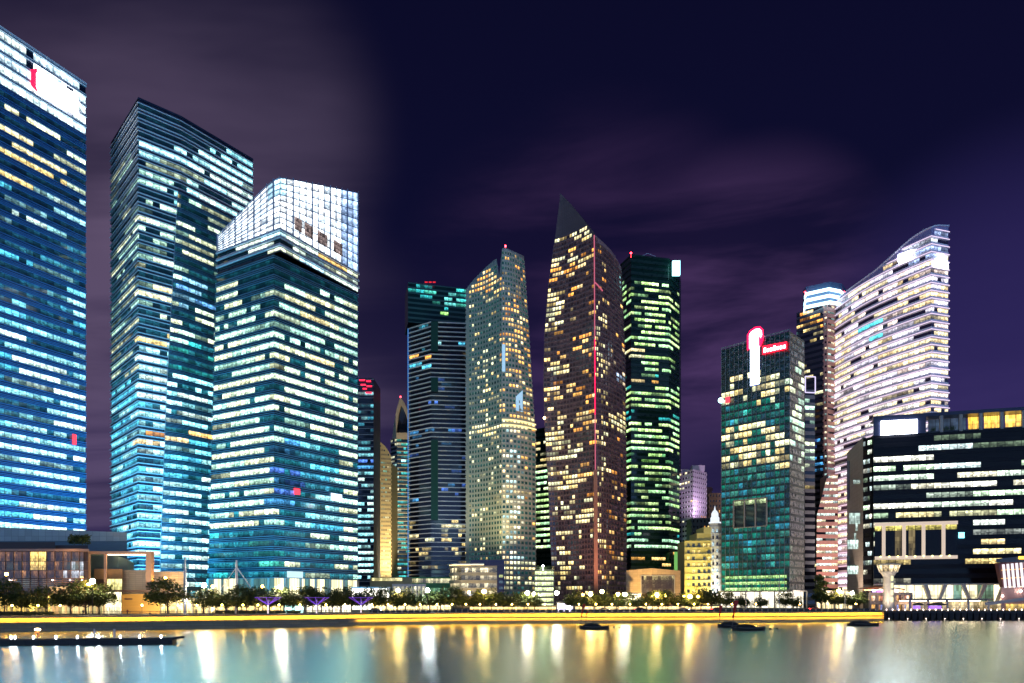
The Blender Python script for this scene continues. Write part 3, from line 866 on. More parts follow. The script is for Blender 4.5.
# ---- knife-edged tower with red seam -------------------------------------------------------
def t_blade():
    t = Tower('apartment_tower', 'brown apartment tower ending in a knife sharp point with a red light seam', 'skyscraper', PT(594, 400))
    le = lambda z: interp([(193, 560), (230, 555.5), (280, 548.5), (330, 544.5), (380, 543.5), (430, 545), (480, 548), (530, 550), (600, 553)], PY(z, 415))
    re = lambda z: interp([(200, 620), (268, 621.5), (350, 625), (480, 626.5), (600, 626.5)], PY(z, 420))
    sm = lambda z: interp([(190, 594), (600, 596)], PY(z, 400))

    def lpts(z):
        a, s = le(z), sm(z)
        return [PT(a + (s - a) * i / 16, 420 - 20 * (i / 16) ** 1.3) for i in range(17)]

    def rpts(z):
        s, e = sm(z), re(z)
        return [PT(s + (e - s) * (1 - math.cos(math.pi * .5 * i / 12)) * .35 + (e - s) * (i / 12) * .65 if i else s, 400.6 + 30 * (i / 12) ** 2) for i in range(13)]
    wall = surf('brown pink cladding', (0.17, 0.105, 0.1), 0.45, var=0.1)
    fin = surf('brown fins', (0.32, 0.2, 0.19), 0.45)
    gl = glass('blade glass', (0.02, 0.016, 0.022), 0.08, busy=.6)
    topl = lambda px: interp([(555, 170), (560, 193), (570, 203), (580, 215), (588, 225), (594, 232), (600, 236)], px)
    rules = [(540, 190, 600, 222, 0, WARM, 1), (540, 222, 600, 242, 0.45, YWHITE, 0.9), (548, 242, 594, 262, .15, WARM, .9), (550, 258, 590, 268, 1.0, YWHITE, .85), (548, 262, 595, 275, .55, WARM, 1.0), (540, 275, 600, 300, .12, WARM, 1), (540, 300, 600, 600, 0.16, WARM, 0.95), (546, 290, 562, 330, .8, YWHITE, 1.0),
             (545, 362, 572, 374, .97, YWHITE, 0.85), (545, 385, 560, 400, .8, WARM, .9), (585, 390, 594, 420, .5, WARM, 1), (548, 420, 562, 460, .7, YWHITE, .9), (545, 440, 580, 490, .4, YWHITE, .9), (552, 500, 592, 600, .26, YWHITE, .9)]
    fh = 3.05
    t.facade(lpts, GZ + 1, fh, int((Z(226, 410) - GZ - 1) / fh), (gl, wall, fin), rules, 0.6, 2.6, 0.2, [(2.75, 0.15, 0.12)], (1, 3), colw=(0.02, .35, 1), dim=(.022, .014, .016), ytop=topl, mode='window', base=1, crown=panels('blade crown lattice', (0.13, 0.09, 0.09), 1.0, 1.0, 0.5, 0.3),
             back=lambda z: [PT(sm(z) + 1, 428), PT(le(z) + 3, 436)], core=surf('blade rear', (0.06, 0.045, 0.045), 0.6), roofz=Z(205, 410))
    topr = lambda px: interp([(594, 234), (603, 242), (611, 250), (617, 259), (622, 269), (627, 276)], px)
    rules = [(594, 230, 630, 290, 0.07, WARM, .9), (594, 290, 630, 600, 0.17, WARM, 0.85), (596, 412, 630, 432, .8, YWHITE, .6), (600, 360, 630, 400, .2, [(.5, .7, 1), (1, .8, .5)], .7), (596, 300, 606, 560, .3, YWHITE, .8)]
    t.facade(rpts, GZ + 1, fh, 80, (gl, wall, fin), rules, 0.6, 2.6, 0.2, [(2.75, 0.12, 0.1)], (1, 2), dim=(.02, .012, .016), ytop=topr, mode='window', base=1, colw=(0.25, 0.4, 1), crown=fin,
             back=lambda z: [PT(re(z) - 1, 450), PT(sm(z) + 2, 440)], core=surf('blade rear', (0.06, 0.045, 0.045), 0.6), roofz=Z(276, 420), part='wing_storey')
    # seam
    hot, pink = glow('red seam light', (1, 0.01, 0.09), 1.5), glow('pink seam light', (1, 0.2, 0.3), 0.42, False)
    stone = surf('brown fins', (0.32, 0.2, 0.19), 0.45)
    for (y0, y1, mt) in ((236, 300, pink), (300, 340, pink), (340, 415, hot), (415, 470, pink)):
        m = MB(); z1, z2 = Z(y1, 400), Z(y0, 400)
        a, b = PT(sm(z1), 399.2), PT(sm(z2), 399.2)
        m.bar((*a, z1), (*b, z2), 0.55, 0.7); t.part(m, 'seam_light', mt)
    m = MB(); z1, z2 = GZ, Z(470, 400); a, b = PT(sm(z1), 399.3), PT(sm(z2), 399.3)
    m.bar((*a, z1), (*b, z2), 2.2, 1.0)
    t.part(m, 'seam_pier', surf('terracotta pier', (0.4, 0.2, 0.12), 0.6))
    m = MB(); z = Z(282, 400)
    for i in range(4):
        q = off(rpts(z), .5); m.bar((*q[i], z - 0.9 * i), (*q[i + 1], z - .9 * (i + 1)), .5, .6)
    t.part(m, 'light_ledge', pink)
    m = MB(); z = Z(416, 415); p = off(lpts(z), .6); m.ball((*p[0], z), .8); t.part(m, 'corner_lamp', glow('corner lamp', (1, .7, .3), 12))


t_blade()


# ---- green towers -------------------------------------------------------------------------
def t_green():
    t = Tower('office_tower', 'dark green office tower with bright lime lit floors and a small cyan roof sign', 'skyscraper', PT(631, 478))
    pts = chain((PT(617, 497), PT(631, 478), 6), (PT(631, 478), PT(669, 484), 11), (PT(669, 484), PT(679.5, 499), 5))
    zt = Z(254, 478); fh = 4.3; n = int((zt - 12) / fh); z0 = zt - n * fh
    G2 = [(.55, .95, .3), (.7, 1, .4), (.45, .9, .4)]
    rules = [(610, 250, 690, 276, 0, GREEN, 1), (655, 274, 690, 282, .2, WARM, .6), (610, 282, 644, 345, .45, G2, .55), (644, 283, 668, 346, .93, G2, 1.05), (668, 290, 690, 350, .6, G2, .7), (610, 350, 640, 358, .8, YWHITE, .6), (640, 356, 672, 364, .9, G2, .85),
             (645, 366, 690, 376, .5, G2, .7), (610, 376, 690, 392, .25, TEAL, .5), (630, 378, 660, 386, .7, WARM, .5), (610, 388, 690, 408, .8, G2, .75), (610, 408, 690, 424, .1, TEAL, .5), (610, 420, 690, 470, .82, G2, .95), (610, 450, 690, 470, .5, GREEN, .7),
             (610, 470, 690, 525, .5, G2, .6), (610, 525, 690, 534, .95, G2, .95), (610, 534, 690, 540, .3, TEAL, .5), (610, 540, 690, 549, .95, [(.5, .95, .6), (.6, 1, .6)], .9), (610, 549, 690, 580, .05, WARM, .8)]
    gp = surf('green black spandrel', (0.008, 0.035, 0.028), 0.3)
    t.facade(pts, z0, fh, n, (G_GREEN, gp, gp), rules, 1.0, 3.0, 0.2, [(3.05, .3, .2)], (2, 4), back=[PT(681, 520), PT(620, 525)], core=M_DARKCORE, base=z0 - GZ, roofz=zt)
    m = MB(); m.box((X(675.8, 483), 482, Z(269, 483)), (5.2, 2.0, 10)); t.part(m, 'sign', glow('cyan sign', (.4, .95, 1.0), 3.0), 'small cyan rectangular roof sign')
    beacon(t, 631, 253, 478, .6)
    m = MB(); m.bar((X(640, 480), 482, zt), (X(648, 480), 482, Z(252, 480)), .3); m.bar((X(648, 480), 482, Z(252, 480)), (X(656, 480), 482, Z(255, 480)), .3); t.part(m, 'roof_crane', M_ALU)
    # pale green fin at the right foot
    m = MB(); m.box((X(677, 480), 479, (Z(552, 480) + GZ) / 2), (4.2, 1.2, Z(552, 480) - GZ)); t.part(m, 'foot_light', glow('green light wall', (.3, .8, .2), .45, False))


def t_green_low():
    t = Tower('office_tower', 'lower green office tower showing in the gap beside the brown pointed tower', 'skyscraper', PT(540, 520))
    pts = chain((PT(528, 528), PT(556, 512), 9))
    zt = Z(428, 520); fh = 4.4; n = int((zt - 8) / fh)
    G2 = [(.6, .95, .35), (.75, 1, .5), (.5, .95, .5)]
    rules = [(520, 440, 560, 470, .5, YWHITE, .8), (520, 470, 560, 548, .8, G2, .9), (520, 548, 560, 590, 0.05, TEAL, .5)]
    gp = surf('green black spandrel', (0.008, 0.035, 0.028), 0.3)
    t.facade(pts, zt - n * fh, fh, n, (G_GREEN, gp, gp), rules, 1.0, 3.0, .2, [(3.1, .3, .2)], (2, 4), back=quad_back(pts, 25), core=M_DARKCORE, base=4)


t_green(); t_green_low()


# ---- mid-right group ---------------------------------------------------------------------
def b_lilac():
    t = Tower('apartment_building', 'pale lilac lit apartment block with grey striped side behind the yellow hotel', 'building', PT(693, 490))
    L, C, Rr = PT(679, 505), PT(693, 490), PT(706.5, 503)
    pts = chain((L, C, 5), (C, Rr, 7))
    zt = Z(469, 490); fh = 3.5; n = int((zt - 6) / fh)
    lil = surf('lilac render', (0.6, 0.5, 0.6), 0.7)
    rules = [(670, 470, 693, 600, .1, YWHITE, .7), (670, 480, 693, 486, 1, YWHITE, .8), (693, 470, 710, 560, .08, WARM, .5)]
    t.facade(pts, zt - n * fh, fh, n, (G_DARK, lil, lil), rules, 1.0, 2.5, .35, [], (1, 4), mode='window', back=quad_back([L, Rr], 18), core=lil, base=4, colw=(.1, .9, 1))
    m = MB(); m.box((X(699, 496), 500, zt + 2), (9, 6, 4)); m.box((X(686, 500), 505, zt + 1), (6, 5, 2.4)); t.part(m, 'roof_house', lil)


def b_brick():
    for lab, px0, px1, ytop, Y, c, pal in (('dim brick red block squeezed beside the lilac apartment block', 700, 712, 487, 560, (0.3, 0.12, 0.12), WARM), ('brown block with square windows just beside the green glass tower', 709, 727, 493, 545, (0.36, 0.22, 0.14), WARM),
                                           ('dark low block with orange lit windows above the yellow hotel', 692, 714, 518, 470, (0.05, 0.07, 0.07), WARM)):
        t = Tower('office_block', lab, 'building', PT(px0, Y))
        pts = split(PT(px0, Y), PT(px1, Y), 6)
        zt = Z(ytop, Y); fh = 4.2; n = max(4, int((zt - 5) / fh))
        w = surf('block wall %d' % px0, c, .7)
        rules = [(680, 480, 730, 600, .12 if px0 != 692 else .3, pal, .6)]
        t.facade(pts, zt - n * fh, fh, n, (G_DARK, w, w), rules, 1.2, 3.0, .3, [], (1, 1), mode='window', back=quad_back(pts, 15), core=w, base=3, colw=(.05, 1.6, 1))


def b_hotel():
    t = thing('hotel', 'small yellow floodlit hotel with stepped roof and a white domed corner', 'hotel', (*PT(700, 430), GZ))
    Y = 430; yel = surf('yellow render', (0.72, 0.6, 0.22), 0.7, var=0.06); wht = surf('white render', (0.8, 0.8, 0.82), 0.6, var=0.05)
    m = MB()
    for (a, b, y, d) in ((684.5, 697, 541, 0), (697, 704, 533, 0.3), (704, 711.5, 527, 0.6)):
        m.box(((X(a, Y) + X(b, Y)) / 2, Y + 9 + d, (Z(y, Y) + GZ) / 2), (X(b, Y) - X(a, Y), 18, Z(y, Y) - GZ))
    for y in [541 + 6.55 * k for k in range(9)]:
        m.box(((X(684.5, Y) + X(711.5, Y)) / 2, Y - .2, Z(y, Y)), (X(711.5, Y) - X(684.5, Y), .9, .35))
    m.build('wall', yel, t)
    fl = [Z(545 + 6.55 * k, Y) for k in range(9)]
    for k, z in enumerate(fl):
        for px in (688.5, 693.5, 699, 704.5, 709):
            if R.random() < .12: continue
            on = R.random() < .3
            w = MB(); x = X(px, Y); w.face([(x - .85, Y - .02, z - 1.1), (x + .85, Y - .02, z - 1.1), (x + .85, Y - .02, z + .9), (x - .85, Y - .02, z + .9)], 0, [(px, k), (px + 1, k), (px + 1, k + .99), (px, k + .99)], (1.1, .8, .2) if on else (.03, .03, .01))
            wo = w.build('window', G_DARK, t)
            fr = MB(); fr.box((x, Y - .12, z - 1.25), (2.1, .3, .2)); fr.build('sill', yel, wo)
    # corner tower with dome
    m = MB(); cx, w = X(717, Y - 2), X(723, Y) - X(711.3, Y); zt = Z(523, Y)
    n = 10; poly = [(cx + w / 2 * math.cos(2 * math.pi * i / n), Y + 2.5 + w / 2 * math.sin(2 * math.pi * i / n)) for i in range(n)]
    m.prism(poly, GZ, zt)
    for k in range(10):
        z = Z(527 + 6.55 * k, Y); m.lathe([(w / 2 + .3, z), (w / 2 + .3, z + .4), (w / 2, z + .4)], (cx, Y + 2.5, 0), 10)
    m.build('corner_turret', wht, t)
    m = MB(); m.lathe([(w * .52, zt), (w * .52, zt + .8), (w * .38, zt + .8), (w * .38, zt + 3.4), (w * .3, zt + 4.4), (w * .3, zt + 6.2), (w * .2, zt + 7.6), (w * .08, zt + 8.6), (.12, zt + 11), (0, zt + 11.2)], (cx, Y + 2.5, 0), 12)
    m.build('dome', glow('dome with painted light', (.85, .92, 1), .75, False), t)  # floodlight on the dome is put in as emission
    for k in range(10):
        z = Z(531 + 6.55 * k, Y)
        for dx in (-2.2, 0.4):
            w_ = MB(); w_.box((cx + dx, Y + 2.5 - w / 2 * .98, z), (1.1, .2, 1.8), lit=(.5, .7, .75) if R.random() < .5 else (.02, .02, .03)); w_.build('window', G_DARK, t)


b_lilac(); b_brick(); b_hotel()


def t_sign():
    """green glass tower with the tall white and red sign"""
    L, C = PT(721.5, 419.5), PT(789.5, 390)
    S = (C[0] + 15, C[1] + 15)
    t = Tower('office_tower', 'green glass office block with a tall white and red sign on its facade', 'skyscraper', C)
    pts = chain((L, C, 15), (C, S, 5))
    zt = Z(331, 390); fh = 4.35; zb = Z(594, 390); n = int((zt - zb) / fh); z0 = zt - n * fh
    gl = glass('wavy green glass', (0.006, 0.05, 0.042), 0.05, wave=0.7, mull=.04, spec=.9)
    gp = surf('dark green mullion', (0.03, 0.06, 0.05), .4)
    T2 = [(.05, .5, .42), (.02, .3, .28), (.1, .6, .45), (.03, .35, .5)]  # teal glimmer reflected in the glass, painted as pane emission
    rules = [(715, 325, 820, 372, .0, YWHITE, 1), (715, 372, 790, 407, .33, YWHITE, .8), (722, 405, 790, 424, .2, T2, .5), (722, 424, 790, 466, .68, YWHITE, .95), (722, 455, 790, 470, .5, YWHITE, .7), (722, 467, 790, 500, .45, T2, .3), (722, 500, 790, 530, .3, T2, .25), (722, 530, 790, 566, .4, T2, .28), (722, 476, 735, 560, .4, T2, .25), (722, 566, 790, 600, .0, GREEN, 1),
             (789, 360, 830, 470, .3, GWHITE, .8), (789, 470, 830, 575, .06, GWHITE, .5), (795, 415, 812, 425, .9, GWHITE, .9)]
    tnb = surf('pale stone grille', (0.2, 0.19, 0.2), .6)
    t.facade(pts, z0, fh, n, (gl, gp, gp), rules, .5, 3.6, .12, [], (1, 2), dim=lambda y, x: (0, .0, .0) if y < 400 or x > 789 else (.0, .075, .05), back=[(S[0] - 30, S[1] + 30), PT(726, 452)], core=M_DARKCORE, base=z0 - GZ, roofz=zt)  # dim: faint green glow painted into the unlit front panes
    # four full rows of lime windows low down
    for y in (577, 583, 589, 594.5):
        m = MB(); f = off(split(on_line(L, C, 725), on_line(L, C, 787), 14), .25); z = Z(y, 400)
        for i in range(14):
            w = R.uniform(.7, 1.1); m.face([(*f[i], z - .85), (*f[i + 1], z - .85), (*f[i + 1], z + .85), (*f[i], z + .85)], 0, [(i, y), (i + 1, y), (i + 1, y + .95), (i, y + .95)], (.5 * w, .85 * w, .28 * w))
        t.part(m, 'lime_window_band', G_GREEN)
    # vertical mullions
    m = MB(); f = off(pts, .25)
    for i in range(0, 16): m.bar((*f[i], z0), (*f[i], zt + 1.2), .22, .3)
    m.ring(f[:16], f[:16], zt + .4, zt + 1.2)
    t.part(m, 'mullion_frame', surf('grey mullion', (.25, .28, .28), .4, .3))
    # side wall of stone
    sp = [off([C, S], .3)[0], off([C, S], .3)[1]]
    a, b = on_line(sp[0], sp[1], 793.5), sp[1]
    m = MB(); q = split(a, b, 3)
    for i in range(3): m.face([(*q[i], GZ), (*q[i + 1], GZ), (*q[i + 1], zt + .6), (*q[i], zt + .6)])
    m2 = MB()
    # second volume
    D = PT(805, 412); E = PT(815, 413)
    pt2 = [D, ((D[0] + E[0]) / 2, (D[1] + E[1]) / 2), E]
    z2 = Z(376, 412)
    r2 = [(800, 380, 820, 470, .45, GWHITE, .9), (800, 470, 820, 600, .08, YWHITE, .6)]
    t.facade(pt2, GZ + 1, 4.35, int((z2 - 9) / 4.35), (G_DARK, tnb, tnb), r2, 1.0, 3.2, .2, [], (1, 2), back=quad_back(pt2, 18), core=M_DARKCORE, base=1, part='annex_storey')
    m2 = MB(); y0, y1 = Z(392, 411), Z(376, 411)
    for p in (D, E): m2.bar((p[0], p[1] - .4, y0), (p[0], p[1] - .4, y1), .5)
    m2.bar((D[0], D[1] - .4, y1), (E[0], E[1] - .4, y1), .5); m2.bar((D[0], D[1] - .4, y0), (E[0], E[1] - .4, y0), .5)
    t.part(m2, 'lit_frame', glow('lilac roof frame', (.8, .7, 1), .8, False))
    # balcony niche with columns
    f = off([L, C], .5)
    a, b = on_line(*f, 734), on_line(*f, 767)
    z1, z3 = Z(527, 405), Z(499, 405)
    m = MB(); m.face([(*a, z1), (*b, z1), (*b, z3), (*a, z3)], 0, [(0, 0), (9, 0), (9, 1), (0, 1)]); t.part(m, 'niche_glass', G_DARK)
    m = MB(); f2 = off([a, b], .5)
    for i in range(4):
        p = split(f2[0], f2[1], 3)[i]; m.bar((*p, z1), (*p, z3), .75)
    m.bar((*f2[0], z3), (*f2[1], z3), .6); m.bar((*f2[0], z1), (*f2[1], z1), .5)
    t.part(m, 'niche_frame', M_CONC)
    m = MB(); s = split(off([a, b], .1)[0], off([a, b], .1)[1], 9)
    for i in range(9):
        w = R.uniform(.1, .8); m.face([(*s[i], z3 - 3), (*s[i + 1], z3 - 3), (*s[i + 1], z3 - .5), (*s[i], z3 - .5)], 0, [(i, 0), (i + 1, 0), (i + 1, 1), (i, 1)], (.8 * w, 1. * w, .5 * w))
    t.part(m, 'niche_window', G_GREEN)
    # ground floor arcade
    p = off([on_line(L, C, 722), C, (C[0] + 9, C[1] + 7)], 2)
    m = MB(); s = chain((p[0], p[1], 10), (p[1], p[2], 4))
    for i in range(14):
        w = R.uniform(.8, 1.5); m.face([(*s[i], GZ), (*s[i + 1], GZ), (*s[i + 1], z0 - 1.0), (*s[i], z0 - 1.0)], 0, [(i, 3), (i + 1, 3), (i + 1, 3.99), (i, 3.99)], (1.1 * w, 1.0 * w, .75 * w))
    t.part(m, 'arcade_glazing', G_ROOM)
    m = MB(); s2 = off(s, 2.2)
    for i in range(0, 15, 2): m.bar((*s2[i], GZ), (*s2[i], z0 - .8), .6)
    m.ring(s, s2, z0 - .9, z0 - .9); m.ring(s2, s2, z0 - .9, z0 - .2); m.ring(s2, s, z0 - .2, z0 - .2)
    t.part(m, 'arcade', M_CONC)
    # sign: emblem, LED column and lettered bar
    f = off([L, C], 1.3)
    pa, pb = on_line(*f, 750), on_line(*f, 759.5)
    Yc = pa[1]
    led = MB(); zt_, zb_ = Z(348, Yc), Z(386, Yc); s = split(pa, pb, 4); rows = 14
    for i in range(4):
        for r in range(rows):
            za, zb2 = zb_ + (zt_ - zb_) * r / rows, zb_ + (zt_ - zb_) * (r + .82) / rows
            u0 = (s[i][0] * .94 + s[i + 1][0] * .06, s[i][1] * .94 + s[i + 1][1] * .06)
            led.face([(*u0, za), (*s[i + 1], za), (*s[i + 1], zb2), (*u0, zb2)])
    t.part(led, 'sign_column', glow('blue white sign tubes', (.55, .7, 1.0), 5.0))
    m = MB(); bk = off([pa, pb], -.25); m.face([(*bk[0], zb_ - .5), (*bk[1], zb_ - .5), (*bk[1], zt_), (*bk[0], zt_)])
    m.face([(*bk[0], zt_), (*bk[1], zt_), (*off([L, C], .2)[1], zt_), (*off([L, C], .2)[0], zt_)]) if False else None
    t.part(m, 'sign_backing', surf('navy sign backing', (.03, .05, .3), .4))
    # emblem: a curled block
    zz0, zz1 = Z(348, Yc), Z(331.5, Yc); h = zz1 - zz0
    u = lambda a_, k: (pa[0] + (pb[0] - pa[0]) * a_ , pa[1] + (pb[1] - pa[1]) * a_ - .02 * k)
    m = MB()
    prof = [(-.05, 0), (-.05, .8), (.1, .95), (.55, 1.05), (1.0, 1.0), (1.2, .85), (1.25, .6), (1.12, .45), (1.05, .62), (.9, .66), (.9, 0)]
    fr = [(*u(a_, 0), zz0 + h * b_) for a_, b_ in prof]; bk = [(x, y + .8, z) for x, y, z in fr]
    m.face(fr)
    for i in range(len(fr)): j = (i + 1) % len(fr); m.face([fr[i], bk[i], bk[j], fr[j]])
    t.part(m, 'sign_emblem', glow('white emblem', (1, .9, .95), 6.0), 'glowing white curled emblem edged in red')
    m = MB(); prof = [(-.28, -.08), (-.28, .85), (0, 1.08), (.55, 1.2), (1.1, 1.15), (1.42, .9), (1.45, .3), (1.2, -.05)]
    fr = [(*u(a_, 0), zz0 + h * b_) for a_, b_ in prof]; m.face([(x, y + .45, z) for x, y, z in fr]); t.part(m, 'emblem_edge', glow('red emblem edge', (1, .005, .05), 3.0))
    ra, rb = on_line(*f, 762.5), on_line(*f, 787)
    m = MB(); fr = [(*ra, Z(354.5, ra[1])), (*rb, Z(349, rb[1])), (*rb, Z(341.5, rb[1])), (*ra, Z(346, ra[1]))]
    bk = [(x, y + .5, z) for x, y, z in fr]; m.face(fr)
    for i in range(4): j = (i + 1) % 4; m.face([fr[i], bk[i], bk[j], fr[j]])
    t.part(m, 'sign_bar', glow('red sign light', (1, .01, .03), 2.5), 'red glowing bar of the sign')
    # white letter-like strokes in the red bar
    m = MB()
    f3 = off([ra, rb], .15)
    for k in range(7):
        a_ = .06 + k * .132; P_ = lambda a: (f3[0][0] + (f3[1][0] - f3[0][0]) * a, f3[0][1] + (f3[1][1] - f3[0][1]) * a)
        p, q = P_(a_), P_(a_ + .085)
        zb = Z(353.0 - 5.2 * a_, p[1]); zt2 = zb + (1.9 if k not in (0, 3) else 2.7)
        m.face([(*p, zb), (*q, zb), (*q, zt2), (*p, zt2)])
    t.part(m, 'sign_lettering', glow('white pink lettering', (1, .75, .8), 6.0))
    # cyan and red sign on the left edge
    m = MB(); p = off([L, C], 1)[0]; m.ball((*p, Z(400, 418)), 1.6); t.part(m, 'edge_lamp', glow('cyan edge lamp', (.5, 1, 1), 6))
    m = MB(); q = split(off([L, C], 1)[0], off([L, C], 1)[1], 14); m.face([(*q[1], Z(404, 418)), (*q[2], Z(404, 418)), (*q[2], Z(398, 418)), (*q[1], Z(398, 418))]); t.part(m, 'edge_sign', glow('small red sign', (1, .03, .05), 2.2))


t_sign()


def t_crownlights():
    Y = 490
    t = Tower('office_tower', 'dark tower with a crown of three stacked white light rings and pink stone corner', 'skyscraper', PT(828, Y))
    L, C, Rr = PT(796.5, 505), PT(827, 488), PT(849, 500)
    pts = chain((L, C, 9), (C, Rr, 6))
    zt = Z(310, 500); fh = 4.3; n = int((zt - 6) / fh)
    dk = surf('purple black cladding', (0.035, 0.028, 0.05), .4)
    pk = surf('pink granite', (0.5, 0.26, 0.22), .6)
    rules = [(790, 300, 828, 600, .1, YWHITE, .6), (797, 311, 828, 327, .55, WARM, .9), (828, 300, 850, 600, .35, [(1, .8, .5), (.5, .9, .9)], .5), (790, 440, 822, 480, .25, BLUE, .4)]
    t.facade(pts, zt - n * fh, fh, n, (G_DARK, dk, dk), rules, .9, 3.0, .2, [], (1, 3), back=[PT(847, 528), PT(800, 532)], core=M_DARKCORE, base=4, roofz=zt)
    # pink stone corner with its own windows
    o = off(chain((on_line(L, C, 824), C, 2), (C, Rr, 6)), .6)
    rules = [(815, 300, 850, 600, .4, [(1, .85, .55), (.6, .95, .9)], .7)]
    t.facade(o, zt - n * fh, fh, n, (G_DARK, pk, pk), rules, 1.4, 2.9, .3, [], (1, 2), part='stone_storey', colw=(.05, 1.3, 2))
    # flared foot
    pb = [PT(816, 470), PT(826, 468), PT(836, 470)]
    fl = lambda z: chain((PT(interp([(470, 829), (515, 817), (610, 816)], PY(z, 470)), 470), PT(838, 470), 7))
    z0 = GZ + 1; nn = int((Z(472, 470) - z0) / fh)
    t.facade(fl, z0, fh, nn, (G_DARK, pk, pk), [(810, 460, 840, 610, .65, [(1, .9, .6), (.8, 1, .9)], .8)], 1.3, 3.0, .3, [], (1, 3), part='foot_storey', back=[PT(838, 490), PT(820, 490)], core=pk, base=1)
    # light rings
    for k in range(3):
        q = [PT(801.5 - k * .6 + 2, 500), PT(804, 493), PT(830, 484), PT(843, 488), PT(849, 497)]
        z = Z(307, 490) + k * 5.0
        sc = 1.0 - .05 * k
        cx, cy = sum(p[0] for p in q) / 5, 500
        q = [(cx + (p[0] - cx) * sc, cy + (p[1] - cy) * sc) for p in q]
        m = MB(); i_ = off(q, -.8)
        m.ring(q, q, z, z + 2.0); m.ring(i_, q, z, z); m.ring(q, i_, z + 2.0, z + 2.0); m.ring(list(reversed(i_)), list(reversed(i_)), z, z + 2.0)
        t.part(m, 'crown_light', glow('cool white ring light', (.55, .85, 1.0), 3.2))
    m = MB(); q = [PT(803, 503), PT(806, 497), PT(830, 489), PT(842, 492), PT(847, 503), PT(840, 520), PT(806, 520)]
    m.prism(q, zt, Z(285.5, 495)); t.part(m, 'crown', surf('crown blue panel', (.08, .14, .25), .4))
    for px in (805, 826, 830, 844): beacon(t, px, 287 if px in (826, 830) else 292, 492, .55)


t_crownlights()


def t_ocean():
    t = Tower('office_tower', 'curved pale tower with glowing violet white bands rising to a sharp corner', 'skyscraper', PT(932, 420))
    C = PT(931, 420); Rr = PT(948.5, 424); L = PT(835, 492)

    def pts(z):
        lx = interp([(290, 836), (420, 833.5), (600, 836)], PY(z, 490))
        Lz = PT(lx, 492)
        a = []
        for i in range(23):
            f = i / 22
            bx, by = Lz[0] + (C[0] - Lz[0]) * f, Lz[1] + (C[1] - Lz[1]) * f
            k = math.sin(math.pi * f) * 5.0
            dx, dy = C[0] - Lz[0], C[1] - Lz[1]; l = math.hypot(dx, dy)
            a.append((bx + dy / l * k, by - dx / l * k))
        return a + split(C, Rr, 5)[1:]
    top = lambda px: interp([(833, 303), (850, 289), (875, 271), (890, 258), (900, 248.5), (912, 238), (925, 230), (936, 225.5), (948, 226)], px)
    wh = surf('white tower fins', (0.82, 0.78, 0.84), .5, var=.05)
    gl = glass('pale tower glass', (0.05, 0.04, 0.08), .1)
    YV = [(1, .85, .5), (1, .8, .7), (1, .75, .38), (.9, .85, 1)]
    rules = [(830, 220, 960, 300, .75, [(.45, .6, 1), (.75, .85, 1)], .8), (830, 262, 960, 640, .86, YV, 1.0), (930, 250, 950, 640, .8, YV, 1.0), (835, 300, 930, 330, .5, YV, .9), (865, 325, 882, 342, .9, [(.1, .8, .9)], .9), (830, 380, 930, 480, .85, [(1, .9, .95), (1, .85, .5), (1, .95, .8)], 1.05)]
    t.facade(pts, GZ + 1, 4.75, 60, (gl, wh, wh), rules, .8, 3.0, .3, [(3.1, 0.9, .3)], (2, 6), ytop=top, back=lambda z: [PT(946, 455), PT(846, 520)], core=surf('tower rear', (.1, .09, .12), .6), base=1, roofz=Z(300, 450), crown=surf('violet crown panel', (.3, .26, .45), .4))
    # light tubes under the fins
    P = pts
    vio = glow('violet white fin light', (1, .76, .95), .85, False)
    for k in range(1, 56):
        z = GZ + 1 + k * 4.75 - 1.25
        q = off(P(z), .95)
        keep = [p for p in q if PY(z + 1, p[1]) > top(PX(p))]
        if len(keep) < 2: continue
        m = MB(); m.ring(keep, keep, z - .1, z + .35); m.ring(off(keep, -.15), keep, z - .1, z - .1)
        t.part(m, 'fin_light', vio)
    # roof edge light along the slope
    m = MB(); zs = []
    pr = None
    for i in range(len(P(50))):
        lo, hi = 50, 400
        for _ in range(40):
            mid = (lo + hi) / 2; p = P(mid)[i]
            if PY(mid, p[1]) > top(PX(p)): lo = mid
            else: hi = mid
        q = (*off(P(lo), .3)[i], lo)
        if pr: m.bar(pr, q, .7, .7)
        pr = q
    t.part(m, 'roof_edge', wh)
    # signs
    f = off(P(215), 1.6); f = [f[15], f[16], f[17], f[18], f[19]]
    f = [on_line(f[0], f[1], 898), *[p for p in f[1:4]], f[4]]
    f = [p for p in f if 897 <= PX(p) <= 920]
    m = MB()
    lo_ = [Z(interp([(897, 262.5), (920, 256.5)], PX(p)), p[1]) for p in f]; hi_ = [Z(interp([(897, 255), (920, 246.5)], PX(p)), p[1]) for p in f]; b2 = off(f, -.8)
    for i in range(len(f) - 1):
        m.face([(*f[i], lo_[i]), (*f[i + 1], lo_[i + 1]), (*f[i + 1], hi_[i + 1]), (*f[i], hi_[i])]); m.face([(*f[i], hi_[i]), (*f[i + 1], hi_[i + 1]), (*b2[i + 1], hi_[i + 1]), (*b2[i], hi_[i])])
    t.part(m, 'sign', glow('blue white sign', (.8, .85, 1), 8), 'long white glowing sign below the sloped roof')
    f = off([C, Rr], 1.2); a, b = on_line(*f, 936), on_line(*f, 948.5); c = on_line(*f, 942.5)
    m = MB(); m.face([(*a, Z(267, a[1])), (*b, Z(267, a[1])), (*b, Z(261, a[1])), (*c, Z(252, a[1])), (*a, Z(260, a[1]))]); m.face([(*a, Z(267, a[1])), (a[0], a[1] + .8, Z(267, a[1])), (b[0], b[1] + .8, Z(267, a[1])), (*b, Z(267, a[1]))])
    t.part(m, 'corner_sign', glow('blue white sign', (.8, .85, 1), 8), 'white arrow shaped sign on the corner')


t_ocean()


